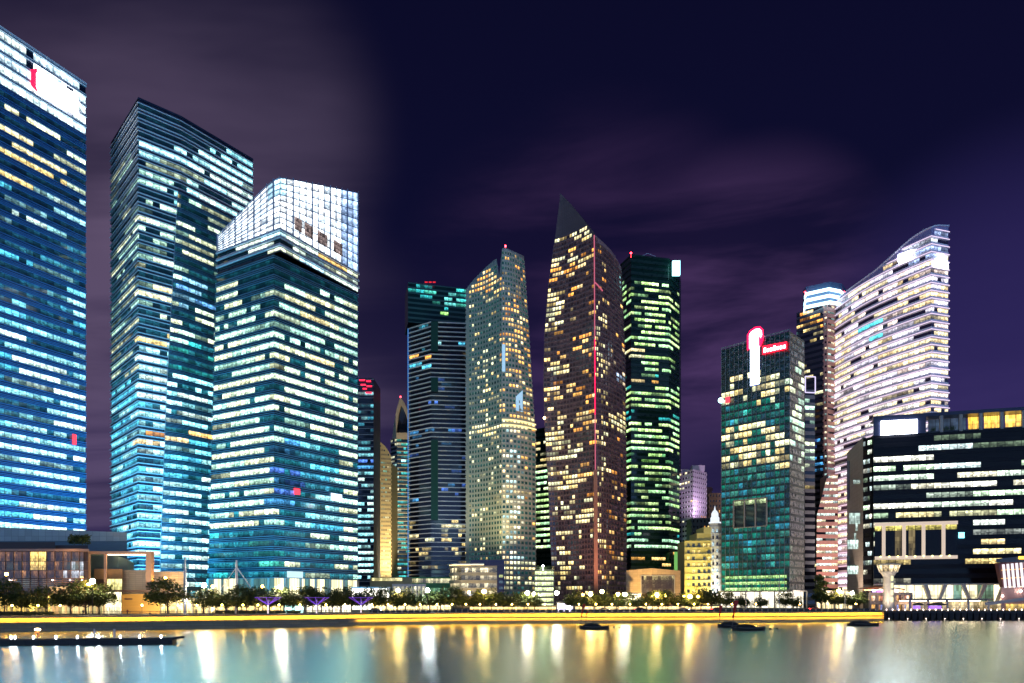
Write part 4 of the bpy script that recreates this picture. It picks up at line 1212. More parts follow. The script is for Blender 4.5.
# ---- the big dark block at the right ---------------------------------------------------------
def b_dark():
    G_DARK = glass('black glass', (.006, .006, .009), .12, spec=.15)
    C = PT(873.5, 330); E = (300, 330 - (300 - C[0]) * 16.2 / 60)
    t = Tower('office_block', 'wide dark office block with white lit window rows and a tall framed terrace', 'building', C)
    zb = Z(585, 326)
    fh = 4.5
    w = surf('black blue cladding', (0.01, 0.01, 0.015), .45, spec=.2)
    pts = split(C, E, 40)
    Wt = [(.8, 1, .8), (1, .95, .7), (.75, .95, .95), (.7, 1, .65), (1, 1, .85)]
    def row(y, x0, x1, p, pal=Wt, s=1.0): return (x0, y - 4.6, x1, y + 4.6, p, pal, s)
    rules = [(870, 400, 1100, 600, .12, Wt, .35), row(451, 930, 990, .9), row(461.5, 884, 1100, .75), row(470.5, 884, 1100, .66), row(480.5, 884, 1100, .85), row(489.5, 884, 1100, .55, Wt, .8), row(498, 915, 1000, .72), row(508, 884, 1100, .95), row(517, 884, 980, .4, YWHITE, .6), row(526, 975, 1100, .85, [(.6, .95, .85), (.9, 1, .9)], .9),
             row(535, 960, 1100, .25, [(.2, .5, .9), (.9, 1, .9)], .5), row(544, 960, 1100, .45, WARM, .6), row(553, 960, 1100, .3, YWHITE, .8), row(562, 880, 1100, .75, YWHITE, .8), row(573, 970, 1000, .75, Wt, .8), row(442, 922, 945, .9, WARM, .7)]
    n = 16
    t.facade(pts, zb, fh, n, (G_DARK, w, w), rules, .8, 3.2, .2, [], (3, 8), back=quad_back(pts, 40), core=M_DARKCORE, roofz=Z(417, 330) - 8.5)
    # roof storey: frame with terrace openings
    z0, zt = zb + n * fh, Z(416.5, 330)
    m = MB(); f = off(pts, .4)
    a = split(on_line(*[f[0], f[-1]], 873.5), on_line(f[0], f[-1], 926), 4)
    m.ring(a, a, z0, zt - 1.6)
    m.ring(f, f, zt - 1.6, zt); m.ring(f, off(f, -9), zt, zt); m.ring(off(f, -9), f, zt - 1.6, zt - 1.6)
    m.ring(f, off(f, -9), z0 + .05, z0 + .05)
    t.part(m, 'roof_frame', surf('navy roof frame', (.025, .03, .07), .35))
    for px in (942.5, 962, 982, 1003, 1025, 1050):
        m = MB(); p = on_line(f[0], f[-1], px); m.box((p[0], p[1] + 1, (z0 + zt - 1.6) / 2), (1.3, 1.3, zt - 1.62 - z0), 0, -.26)
        t.part(m, 'terrace_column', M_CONC)
    bk = off([f[0], f[-1]], -7)
    m = MB()
    for (x0, x1, c) in ((928, 966, (.02, .03, .05)), (968, 980, (1.1, .6, .08)), (984, 1001, (1.15, .65, .1)), (1005, 1060, (1.2, .68, .12))):
        s = split(on_line(*bk, x0), on_line(*bk, x1), 5)
        for i in range(5): m.face([(*s[i], z0), (*s[i + 1], z0), (*s[i + 1], zt - 1.7), (*s[i], zt - 1.7)], 0, [(x0 + i, 1), (x0 + i + 1, 1), (x0 + i + 1, 1.99), (x0 + i, 1.99)], c)
    t.part(m, 'terrace_glazing', G_ROOM, 'orange lit rooftop restaurant windows')
    for px in (935, 948, 955):
        p = on_line(f[0], f[-1], px); m = MB()
        for k in range(40):
            a_ = R.uniform(0, 6.28); r = R.uniform(.2, 1.4); m.face([(p[0] + r * math.cos(a_) + dx, p[1] + 2 + r * math.sin(a_), z0 + .3 + R.uniform(0, 2.6) + dz) for dx, dz in ((0, 0), (.5, .1), (.4, .5))])
        t.part(m, 'terrace_plant', surf('planter leaves', (.06, .09, .03), .6))
    m = MB(); p, q = on_line(f[0], f[-1], 880.5), on_line(f[0], f[-1], 917); s = off([p, q], .8)
    za, zb2 = Z(435.5, 329), Z(421.5, 329)
    m.face([(*s[0], za), (*s[1], za + .1), (*s[1], zb2 - .2), (*s[0], zb2)]); r = off(s, -.6)
    m.face([(*s[0], zb2), (*s[1], zb2 - .2), (*r[1], zb2 - .2), (*r[0], zb2)]); m.face([(*s[0], za), (*r[0], za), (*r[1], za), (*s[1], za)])
    t.part(m, 'sign', glow('big blue white sign', (.82, .88, 1), 10), 'overexposed white rectangular sign with blue glow')
    # tall framed terrace
    g = off([C, E], .9); za, zt2 = Z(557.5, 329), Z(525.5, 329)
    m = MB(); xs = (875, 883.7, 904, 923.5, 943.5)
    for px in xs[1:]:
        p = on_line(*g, px); m.box((p[0], p[1], (za + zt2) / 2), (1.35, 1.0, zt2 - za), 0, -.26)
    p, q = on_line(*g, 875), on_line(*g, 957.5)
    m.bar((*p, zt2 + .4), (*q, zt2 + .4), 1.0, 1.6); m.bar((*p, za - .3), (*q, za - .3), .6, 1.6)
    t.part(m, 'terrace_frame', glow('frame with painted light', (1, .78, .6), .5, False))  # the light falling on this frame is painted as glow
    m = MB(); s = split(off([p, q], -.6)[0], off([p, q], -.6)[1], 12)
    for i in range(12):
        m.face([(*s[i], za), (*s[i + 1], za), (*s[i + 1], zt2 - 2.6), (*s[i], zt2 - 2.6)], 0, [(i, 1), (i + 1, 1), (i + 1, 1.99), (i, 1.99)], (0, 0, 0) if R.random() < .8 else (.12, .09, .04))
        w_ = R.uniform(.5, .9); m.face([(*s[i], zt2 - 2.6), (*s[i + 1], zt2 - 2.6), (*s[i + 1], zt2), (*s[i], zt2)], 0, [(i, 2), (i + 1, 2), (i + 1, 2.99), (i, 2.99)], (w_, .85 * w_, .2 * w_))
    t.part(m, 'terrace_window', G_DARK)
    for k in range(9):
        p_ = on_line(*g, 880 + k * 8.6); m = MB(); m.ball((p_[0], p_[1] - .6, za + .3), .42); t.part(m, 'terrace_lamp', glow('lime terrace lamp', (.9, .9, .3), 3))
    # cyan lamp
    p = on_line(*g, 961.5); m = MB(); m.box((p[0], p[1], Z(536.5, 326)), (2.4, .6, 2.6)); t.part(m, 'wall_lamp', glow('cyan wall lamp', (.2, .8, 1), 3))
    # recessed strip and stone flank
    S = PT(863, 336); S2 = PT(847, 372)
    k0 = chain((S, (C[0] - .3, C[1] + 1.2), 4))
    zs = Z(436, 336)
    rules = [(860, 400, 880, 600, .35, Wt, .8)]
    nf = int((zs - zb) / fh)
    t.facade(k0, zb, fh, nf, (G_DARK, w, w), rules, .9, 3.1, .2, [], (1, 2), part='recess_storey', back=[(C[0] + 14, C[1] + 40), (S[0] + 11, S[1] + 30)], core=M_DARKCORE, base=zb - GZ)
    st = panels('flank stone', (.33, .27, .24), 3.0, 2.2, .6, .6, .06)
    m = MB(); s = split(S2, S, 4)
    zt3 = Z(437, 336)
    m.prism([S2, S, (S[0] + 2, S[1] + 1), (S2[0] + 4, S2[1] + 2)], GZ, zt3, top=[Z(453, 372), zt3, zt3, Z(453, 372)])
    t.part(m, 'flank_wall', st)
    fk = off([S2, S], .25)
    for (x0, x1, y0, y1, lw) in ((853, 860, 480, 484, .3), (849, 860, 513, 524, .4), (855.5, 857.5, 523, 531, .5), (854, 856, 533, 540, .4), (847.5, 858, 540, 549, .8), (847.5, 858, 566, 574, 1.0), (846.8, 849.5, 461, 500, 0.02), (846.8, 849.5, 556, 565, .03)):
        p, q = on_line(*fk, x0), on_line(*fk, x1); m = MB()
        m.face([(*p, Z(y1, p[1])), (*q, Z(y1, q[1])), (*q, Z(y0, q[1])), (*p, Z(y0, p[1]))], 0, [(x0, 1), (x0 + 2, 1), (x0 + 2, 1.99), (x0, 1.99)], (.75 * lw, 1.0 * lw, .9 * lw)); t.part(m, 'flank_window', G_ROOM)
    # lobby with raking columns
    lb = off([C, E], -4); s = split(on_line(*lb, 884), on_line(*lb, 1060), 22); m = MB()
    for i in range(22):
        w_ = R.uniform(.8, 1.25); c = (1.15 * w_, 1.0 * w_, .6 * w_)
        if i in (9, 12, 13): c = (.1, .18, .12)
        m.face([(*s[i], GZ), (*s[i + 1], GZ), (*s[i + 1], zb), (*s[i], zb)], 0, [(i, 5), (i + 1, 5), (i + 1, 5.99), (i, 5.99)], c)
    t.part(m, 'lobby_glazing', G_ROOM)
    m = MB(); g2 = off([C, E], -.5)
    for (x0, x1) in ((925, 931), (945, 938), (963, 971), (985, 977), (1004, 996), (1016, 1022)):
        p, q = on_line(*g2, x0), on_line(*g2, x1); m.bar((*p, zb), (*q, GZ + 3), 1.9, 1.6, 0, 1.2)
    t.part(m, 'raking_column', surf('cream column', (.75, .68, .6), .6))
    m = MB(); c0, c1 = off([C, E], .3), off([C, E], -6); m.ring(c1, c0, zb - .05, zb - .05); m.ring(c0, c0, zb - .05, zb + .6); t.part(m, 'soffit', surf('cream soffit', (.75, .7, .6), .7))


b_dark()


# ================================================================== waterfront
QT = [(-140, 634.5), (-60, 632.6), (20, 631), (100, 629.9), (180, 628.6), (300, 626.6), (380, 624.9), (460, 623.7), (600, 623.2), (780, 622.4), (880, 621.3)]


def QD(px): return CAMH * F / (interp(QT, px) - HY)


QUAY = [PT(px, QD(px)) for px in range(-140, 881, 15)]


def behind(px, d):
    Y = QD(px) + d
    return PT(px, Y)


# ground, water
W_M, t_, b_ = new_mat('bay water')
tc = nd(t_, 'ShaderNodeTexCoord')
# small waves: slopes taken straight from noise, longer across the view than along it
slopes = None
for sc_, amp in ((9.0, .34), (3.0, .16)):
    nz = nd(t_, 'ShaderNodeTexNoise'); nz.inputs['Scale'].default_value = sc_; nz.inputs['Detail'].default_value = 2
    t_.links.new(tc.outputs['Object'], nz.inputs['Vector'])
    a_ = nd(t_, 'ShaderNodeVectorMath', operation='SUBTRACT'); t_.links.new(nz.outputs['Color'], a_.inputs[0]); a_.inputs[1].default_value = (.5, .5, .5)
    m_ = nd(t_, 'ShaderNodeVectorMath', operation='MULTIPLY'); t_.links.new(a_.outputs[0], m_.inputs[0]); m_.inputs[1].default_value = (amp * 1.7, amp * 2.0, 0)
    if slopes is None: slopes = m_.outputs[0]
    else:
        q_ = nd(t_, 'ShaderNodeVectorMath', operation='ADD'); t_.links.new(slopes, q_.inputs[0]); t_.links.new(m_.outputs[0], q_.inputs[1]); slopes = q_.outputs[0]
# of a wave only the side that faces the viewer is seen at this flat angle
s_ = nd(t_, 'ShaderNodeSeparateXYZ'); t_.links.new(slopes, s_.inputs[0]); c_ = nd(t_, 'ShaderNodeCombineXYZ')
t_.links.new(s_.outputs[0], c_.inputs[0]); t_.links.new(math_(t_, 'MULTIPLY', math_(t_, 'ABSOLUTE', s_.outputs[1]), -1.0), c_.inputs[1]); slopes = c_.outputs[0]
q_ = nd(t_, 'ShaderNodeVectorMath', operation='ADD'); t_.links.new(slopes, q_.inputs[0]); q_.inputs[1].default_value = (0, 0, 1)
n_ = nd(t_, 'ShaderNodeVectorMath', operation='NORMALIZE'); t_.links.new(q_.outputs[0], n_.inputs[0]); t_.links.new(n_.outputs[0], b_.inputs['Normal'])
b_.inputs['Base Color'].default_value = (0.7, 0.88, 0.87, 1); b_.inputs['Metallic'].default_value = 1.0
b_.inputs['Roughness'].default_value = 0.16
b_.inputs['IOR'].default_value = 1.33
b_.inputs['Specular IOR Level'].default_value = 1.0
m = MB()
m.face([(-5000, -300, 0), (5000, -300, 0), (5000, 6000, 0), (-5000, 6000, 0)])
struct(m.build('water', W_M))

PIER = [PT(880, 293), PT(960, 293), PT(1090, 292)]
m = MB()
front = off(QUAY, -0.3) + [PT(881, 293.5), PT(960, 293.5), PT(1300, 291)]
k = 16.0
for a, b in zip(front, front[1:]):
    m.face([(*a, GZ), (*b, GZ), (b[0] * k, b[1] * k, GZ), (a[0] * k, a[1] * k, GZ)])
struct(m.build('ground', surf('asphalt ground', (0.05, 0.05, 0.052), 0.85, scale=.1)))
m = MB(); m.ring(off(QUAY, -0.3), off(QUAY, -13), GZ + .05, GZ + .05); m.ring(off(QUAY, -13), off(QUAY, -13), GZ + .05, GZ)
m.ring(off(QUAY, -.35), off(QUAY, -.35), GZ, GZ + .05)
struct(m.build('promenade', panels('paving stones', (.32, .28, .24), 1.2, 1.2, .7)))
m = MB(); m.ring(off(QUAY, -30), off(QUAY, -40), GZ + .006, GZ + .006); struct(m.build('road', surf('asphalt road', (.04, .04, .042), .8)))
m = MB(); m.ring(off(QUAY, -34.9), off(QUAY, -35.1), GZ + .01, GZ + .01); struct(m.build('road_marking', surf('road paint', (.7, .7, .66), .6)))
# quay wall in two tiers
m = MB(); Q = QUAY
for (d0, z0), (d1, z1) in (((-.4, GZ + .06), (.9, GZ + .06)), ((.9, GZ + .06), (.9, 3.5)), ((.9, 3.5), (.8, 3.5)), ((.8, 3.5), (.8, 3.72)), ((.8, 3.72), (0, 3.72)), ((0, 3.72), (0, 2.45)), ((0, 2.45), (2.1, 2.4)), ((2.1, 2.4), (2.1, 1.95)), ((2.1, 1.95), (2.0, 1.95)), ((2.0, 1.95), (2.0, 2.15)), ((2.0, 2.15), (1.4, 2.15)), ((1.4, 2.15), (1.4, 1.1)), ((1.4, 1.1), (1.9, 1.08)), ((1.9, 1.08), (1.9, -3))):
    m.ring(off(Q, d1), off(Q, d0), z1, z0)
e = [off(Q, d)[-1] for d in (-.4, .9, 0, 2.1, 1.4, 1.9)]
m.face([(*off(Q, -.4)[-1], GZ + .06), (*off(Q, 1.9)[-1], GZ + .06), (*off(Q, 1.9)[-1], -3), (*off(Q, -.4)[-1], -3)])
m.face([(*off(Q, -.4)[-1], GZ + .06), (*PT(881, 293.5), GZ + .06), (*PT(881, 293.5), -3), (*off(Q, -.4)[-1], -3)])
struct(m.build('quay_wall', panels('granite quay', (.45, .33, .2), 3.0, .8, .6, .7)))
YEL = (1, .68, .05)
for (lab, i0, i1, d, z, s) in (('continuous yellow light strip under the edge of the promenade', 0, len(Q) - 1, .7, 3.66, 66.0), ('second lower yellow light strip along the straight stretch of quay', 33, len(Q) - 1, 1.9, 2.1, 26.0)):
    mt = glow('yellow light strip %d' % i0, YEL, s)
    m = MB(); a, b = off(Q, d)[i0:i1 + 1], off(Q, d - .14)[i0:i1 + 1]
    m.ring(a, a, z - .1, z); m.ring(b, a, z - .1, z - .1); m.ring(list(reversed(b)), list(reversed(b)), z - .1, z)
    tag(m.build('light_strip', mt), lab, 'light')

# balustrades along the promenade
M_RAIL = surf('dark rail metal', (.05, .045, .04), .5)
for (lab, p0, p1, kind) in (('low dark railing in front of the brown gallery and crowned tower', -100, 370, 0), ('long balustrade of dark panels and pale posts before the middle towers', 372, 700, 1), ('dark balustrade near the red sailed boats and flagpoles', 702, 876, 1)):
    t = thing('balustrade', lab, 'balustrade', (*behind((p0 + p1) / 2, 1.2), GZ + .05), 'balustrades on the promenade edge')
    pts = [behind(p, 1.2) for p in range(p0, p1 + 1, 6 if kind else 10)]
    rl = MB()
    for a, b in zip(pts, pts[1:]): rl.bar((*a, GZ + 1.12), (*b, GZ + 1.12), .09, .12)
    if not kind:
        for h in (.45, .8):
            for a, b in zip(pts, pts[1:]): rl.bar((*a, GZ + h), (*b, GZ + h), .04)
    rl.build('rail', M_RAIL, t)
    for i, p in enumerate(pts):
        m = MB(); m.box((*p, GZ + .62), (.28 if kind else .1, .28 if kind else .1, 1.1)); m.build('post', M_CONC if kind else M_RAIL, t)
        if kind and i + 1 < len(pts):
            q = pts[i + 1]; m = MB(); A = (p[0] * .85 + q[0] * .15, p[1] * .85 + q[1] * .15); B = (p[0] * .15 + q[0] * .85, p[1] * .15 + q[1] * .85)
            m.bar((*A, GZ + .55), (*B, GZ + .55), .12, .85); m.build('panel', M_RAIL, t)

# ------------------------------------------------------------------ buildings at the foot of the towers
def gallery():
    t = thing('gallery_building', 'low brown waterfront gallery of stacked glass and panel volumes with a portal frame', 'building', (*PT(70, 228), GZ))
    bm = surf('brown timber cladding', (.34, .2, .1), .6, stretch=(1, 1, 6)); br = surf('dark brown frame', (.1, .06, .05), .5)
    pale = panels('pale roof panels', (.55, .6, .55), 2.6, 3.0, .5, .5); bei = panels('beige wall panels', (.5, .45, .36), 2.4, .7, .6, .7)
    cop = surf('copper portal', (.55, .33, .22), .45)
    Y = 262
    m = MB(); m.prism([PT(-60, Y), PT(127, Y), PT(127, Y + 30), PT(-60, Y + 30)], Z(541, Y), Z(530, Y), top=[Z(525, Y), Z(532.5, Y), Z(532.5, Y), Z(525, Y)]); m.build('upper_volume', pale, t)
    m = MB(); m.prism([PT(-60, Y + .4), PT(127, Y + .4), PT(127, Y + 29), PT(-60, Y + 29)], GZ, Z(541, Y)); m.build('wall', surf('blue grey louvres', (.16, .24, .28), .5, stretch=(1, 1, 8)), t)
    Y = 228
    m = MB(); m.prism([PT(-70, Y + 4), PT(55, Y + 4), PT(55, Y + 24), PT(-70, Y + 24)], Z(551, Y), Z(541, Y)); m.prism([PT(55.2, Y + 5), PT(88, Y + 5), PT(88, Y + 24), PT(55.2, Y + 24)], Z(551, Y), Z(544, Y)); m.build('roof_setback', br, t)
    m = MB(); m.prism([PT(-70, Y - .8), PT(89, Y - .8), PT(89, Y + 24), PT(-70, Y + 24)], Z(551.5, Y), Z(549, Y)); m.build('roof_slab', cop, t)
    m = MB(); m.prism([PT(-70, Y + .6), PT(88, Y + .6), PT(88, Y + 24), PT(-70, Y + 24)], GZ, Z(551.6, Y)); m.build('core', br, t)
    rows = [(552, 561), (561.5, 570), (570.5, 578), (579, 593)]
    for k, (y0, y1) in enumerate(rows):
        o = MB(); m = MB(); xs = [-60 + 4.1 * i for i in range(36)]
        for i, px in enumerate(xs[:-1]):
            p, q = PT(px, Y), PT(xs[i + 1], Y)
            lit = (.10, .045, .016) if k < 3 else (.07, .04, .02)
            f_ = R.uniform(.15, 1.0) if R.random() < .8 else R.uniform(1, 2.6)
            lit = tuple(c * f_ for c in lit)
            if 28 <= px < 45: lit = (1.25, .85, .2) if k == 0 else ((.75, .5, .14) if k == 1 else lit)
            if k in (1, 2) and px > 60 and R.random() < .5: lit = (.35, .36, .4)
            m.face([(*p, Z(y1, Y)), (*q, Z(y1, Y)), (*q, Z(y0, Y)), (*p, Z(y0, Y))], 0, [(i * 3, k), (i * 3 + 2, k), (i * 3 + 2, k + .99), (i * 3, k + .99)], lit)
        w = m.build('window_band', G_DARK, t)
        for px in xs[::2]: o.box((X(px, Y), Y - .1, (Z(y0, Y) + Z(y1, Y)) / 2), (.16, .25, Z(y0, Y) - Z(y1, Y)))
        o.box(((X(-60, Y) + X(88, Y)) / 2, Y - .12, Z(y1 + .3, Y)), (X(88, Y) - X(-60, Y), .3, .22))
        if k == 3:
            for j in range(6): o.box(((X(-60, Y) + X(88, Y)) / 2, Y - .1, Z(y0 + 1.5 + j * 2.1, Y)), (X(88, Y) - X(-60, Y), .2, .3))
        o.build('frame', surf('bronze mullion', (.2, .12, .08), .4, .3), w)
    # lit arcade on the ground floor
    m = MB()
    for i in range(64):
        px = -60 + i * 2.7
        if px > 104: break

        c = (1.2, .78, .12) if px < 50 else (1.2, 1.0, .4)
        w = R.uniform(.25, 1.2) if px < 50 else R.uniform(.7, 1.2)
        m.face([(*PT(px, Y + .3), GZ), (*PT(px + 2.7, Y + .3), GZ), (*PT(px + 2.7, Y + .3), Z(596 if px < 52 else 589, Y)), (*PT(px, Y + .3), Z(596 if px < 52 else 589, Y))], 0, [(i * 2, 1), (i * 2 + 1, 1), (i * 2 + 1, 1.99), (i * 2, 1.99)], tuple(x * w for x in c))
    m.build('arcade_glazing', G_ROOM, t)
    for px in (53.5, 57.5, 66, 72, 79, 84, 91, 97, 104):
        m = MB(); m.box((X(px, Y - 1.5), Y - 1.5, (GZ + Z(589, Y)) / 2), (.5 if px > 58 else .9, .5, Z(589, Y) - GZ)); m.build('column', surf('cream steel', (.75, .66, .45), .5), t)
    m = MB()
    m.box((X(79, Y), Y - 1.5, Z(588, Y)), (X(106, Y) - X(53, Y), .8, .8)); m.box((X(79, Y), Y - 1.6, Z(606, Y)), (X(104, Y) - X(57, Y), .15, .3))
    m.build('beam', surf('cream steel', (.75, .66, .45), .5), t)
    # teal drum, portal, brown box, walls
    Y = 244
    m = MB(); m.prism([PT(88.5, Y), PT(104, Y - 1), PT(118, Y), PT(128, Y + 3), PT(134, Y + 8), PT(134, Y + 22), PT(88.5, Y + 22)], GZ, Z(554, Y), top=[Z(553, Y), Z(554, Y), Z(556, Y), Z(559, Y), Z(562, Y), Z(562, Y), Z(553, Y)]); m.build('teal_volume', surf('green grey render', (.26, .36, .3), .6), t)
    Y = 232
    m = MB(); m.box(((X(87, Y) + X(152.5, Y)) / 2, Y, Z(552.8, Y)), (X(152.5, Y) - X(87, Y), 2.2, .9)); m.box((X(150, Y), Y, (GZ + Z(553.5, Y)) / 2), (1.8, 2.0, Z(553.8, Y) - GZ)); m.box((X(105.5, Y), Y, (GZ + Z(554, Y)) / 2), (.7, .7, Z(553.8, Y) - GZ)); m.box((X(89, Y), Y, (GZ + Z(554, Y)) / 2), (.7, .7, Z(553.8, Y) - GZ))
    m.build('portal_frame', cop, t)
    m = MB(); m.box(((X(108, Y) + X(146, Y)) / 2, Y, Z(554.8, Y)), (X(146, Y) - X(108, Y), .5, .12)); m.build('portal_light', glow('warm portal light', (1, .8, .55), 9), t)
    Y = 236
    m = MB(); m.prism([PT(94, Y), PT(122.5, Y), PT(122.5, Y + 12), PT(94, Y + 12)], Z(579, Y), Z(569, Y)); m.build('timber_box', bm, t)
    m = MB(); s = split(PT(107, Y + .3), PT(122, Y + .3), 4)
    for i in range(4): m.face([(*s[i], Z(590, Y)), (*s[i + 1], Z(590, Y)), (*s[i + 1], Z(579, Y)), (*s[i], Z(579, Y))], 0, [(i, 2), (i + 1, 2), (i + 1, 2.99), (i, 2.99)], (.95, .85, .32))
    m.build('window', G_ROOM, t)
    m = MB(); m.prism([PT(93, Y + .8), PT(123, Y + .8), PT(123, Y + 11), PT(93, Y + 11)], GZ, Z(579.1, Y)); m.build('core', br, t)
    Y = 240
    m = MB(); m.prism([PT(123, Y), PT(147.5, Y), PT(147.5, Y + 8), PT(123, Y + 8)], GZ, Z(570, Y)); m.prism([PT(152, Y), PT(183.5, Y), PT(183.5, Y + 8), PT(152, Y + 8)], GZ, Z(571.5, Y)); m.build('panel_wall', bei, t)
    Y = 227
    m = MB(); m.prism([PT(122, Y), PT(160, Y), PT(160, Y + 7), PT(122, Y + 7)], GZ, Z(594, Y)); m.build('timber_wall', surf('lit plywood wall', (.5, .28, .07), .6, stretch=(.3, .3, 3)), t)
    m = MB(); m.box((X(128.5, Y), Y - .06, Z(599, Y)), (2.6, .08, .5)); m.build('name_plate', br, t)
    m = MB(); m.box(((X(104, Y) + X(155, Y)) / 2, Y + 1, Z(591, Y)), (X(155, Y) - X(104, Y), 4, .7)); m.build('canopy', br, t)
    m = MB(); s = split(PT(104.5, Y + .5), PT(121.5, Y + .5), 7)
    for i in range(7):
        for r in range(2):
            w = R.uniform(.8, 1.5); za, zb = GZ + (Z(592, Y) - GZ) * r / 2, GZ + (Z(592, Y) - GZ) * (r + 1) / 2
            m.face([(*s[i], za), (*s[i + 1], za), (*s[i + 1], zb), (*s[i], zb)], 0, [(i, r), (i + 1, r), (i + 1, r + .99), (i, r + .99)], (1.2 * w, 1.05 * w, .6 * w))
    m.build('entrance_glazing', G_ROOM, t)
    for px in (12, 9.5, 82, 70, 52.5):
        m = MB(); m.ball((X(px, 227.3), 227.3, Z(580, 227)), .22); m.build('wall_lamp', glow('pinkish wall lamp', (1, .8, .8), 12), t)


gallery()


def pavilion(name, lab, px0, px1, y0, y1, Y, c, roof=M_CONC, bays=8, depth=8, cols=True, w=(.6, 1.3)):
    t = thing(name, lab, 'pavilion' if name == 'pavilion' else 'building', (*PT((px0 + px1) / 2, Y), GZ))
    c = tuple(1.5 * q for q in c); m = MB(); s = split(PT(px0, Y), PT(px1, Y), bays); zt = Z(y0, Y)
    for i in range(bays):
        f = R.uniform(*w); m.face([(*s[i], GZ), (*s[i + 1], GZ), (*s[i + 1], zt), (*s[i], zt)], 0, [(i, 1), (i + 1, 1), (i + 1, 1.99), (i, 1.99)], tuple(f * x for x in c))
    m.build('glazing', G_ROOM, t)
    m = MB(); m.prism([PT(px0 - 1, Y - 1), PT(px1 + 1, Y - 1), PT(px1 + 1, Y + depth), PT(px0 - 1, Y + depth)], zt, zt + .7); m.build('roof', roof, t)
    m = MB(); m.prism([PT(px0, Y + .3), PT(px1, Y + .3), PT(px1, Y + depth - .5), PT(px0, Y + depth - .5)], GZ, zt); m.build('core', roof, t)
    if cols:
        for i in range(0, bays + 1, 2):
            m = MB(); m.box((s[i][0], s[i][1] - .6, (GZ + zt) / 2), (.35, .35, zt - GZ)); m.build('post', M_WHITEMETAL, t)
    return t


WW, YW, CW = (1.3, 1.2, .85), (1.25, .95, .4), (.9, 1.3, 1.2)
pavilion('pavilion', 'warm lit glass pavilion behind the round tree beside the timber wall', 161, 226, 600, 612, 236, (1.3, .95, .35))
pavilion('pavilion', 'long low shopfront glowing below the trees at the crowned tower', 228, 284, 603, 612, 252, (1.2, .85, .3))
pavilion('pavilion', 'bright cyan white kiosk under the trees below the crowned tower', 285, 305, 604, 611, 240, (1.2, 2.2, 2.0), bays=4, depth=4)
pavilion('pavilion', 'pale shopfront between the cyan kiosk and the purple funnel canopy', 307, 352, 603.5, 612, 256, WW)
pavilion('pavilion', 'overexposed white pavilion to one side of the crowned tower', 352, 389.5, 588.5, 600, 318, (2.4, 2.3, 1.9), roof=M_WHITEMETAL, bays=10)
pavilion('pavilion', 'warm low shopfront stretching under the dark tree row', 372, 452, 605, 612, 285, (1.25, 1.0, .45), bays=22)  # added glazing, stands in for smeared headlights on the street
pavilion('pavilion', 'white violet kiosk shining between the trees below the pointed tower', 557, 573, 603.5, 611, 268, (2.2, 2.0, 2.6), bays=4, depth=4)
pavilion('pavilion', 'white canopy building in front of the pale stone hall', 623, 641, 594, 600, 335, (2.0, 1.7, 1.0), bays=5)
pavilion('pavilion', 'warm low shopfront under the trees below the grid tower and parking decks', 470, 556, 607, 613, 300, (1.2, .8, .25), bays=20)  # added glowing front in place of street and headlight smears
pavilion('pavilion', 'low orange lit shopfront between the pointed tower and yellow hotel', 575, 720, 606.5, 613, 318, (1.2, .85, .35), bays=30)  # added too: its glow replaces the light trails of the road
pavilion('pavilion', 'warm lit arcade between the green sign tower and the stone flank', 816, 852, 592, 612, 345, (1.2, .95, .5), bays=8)


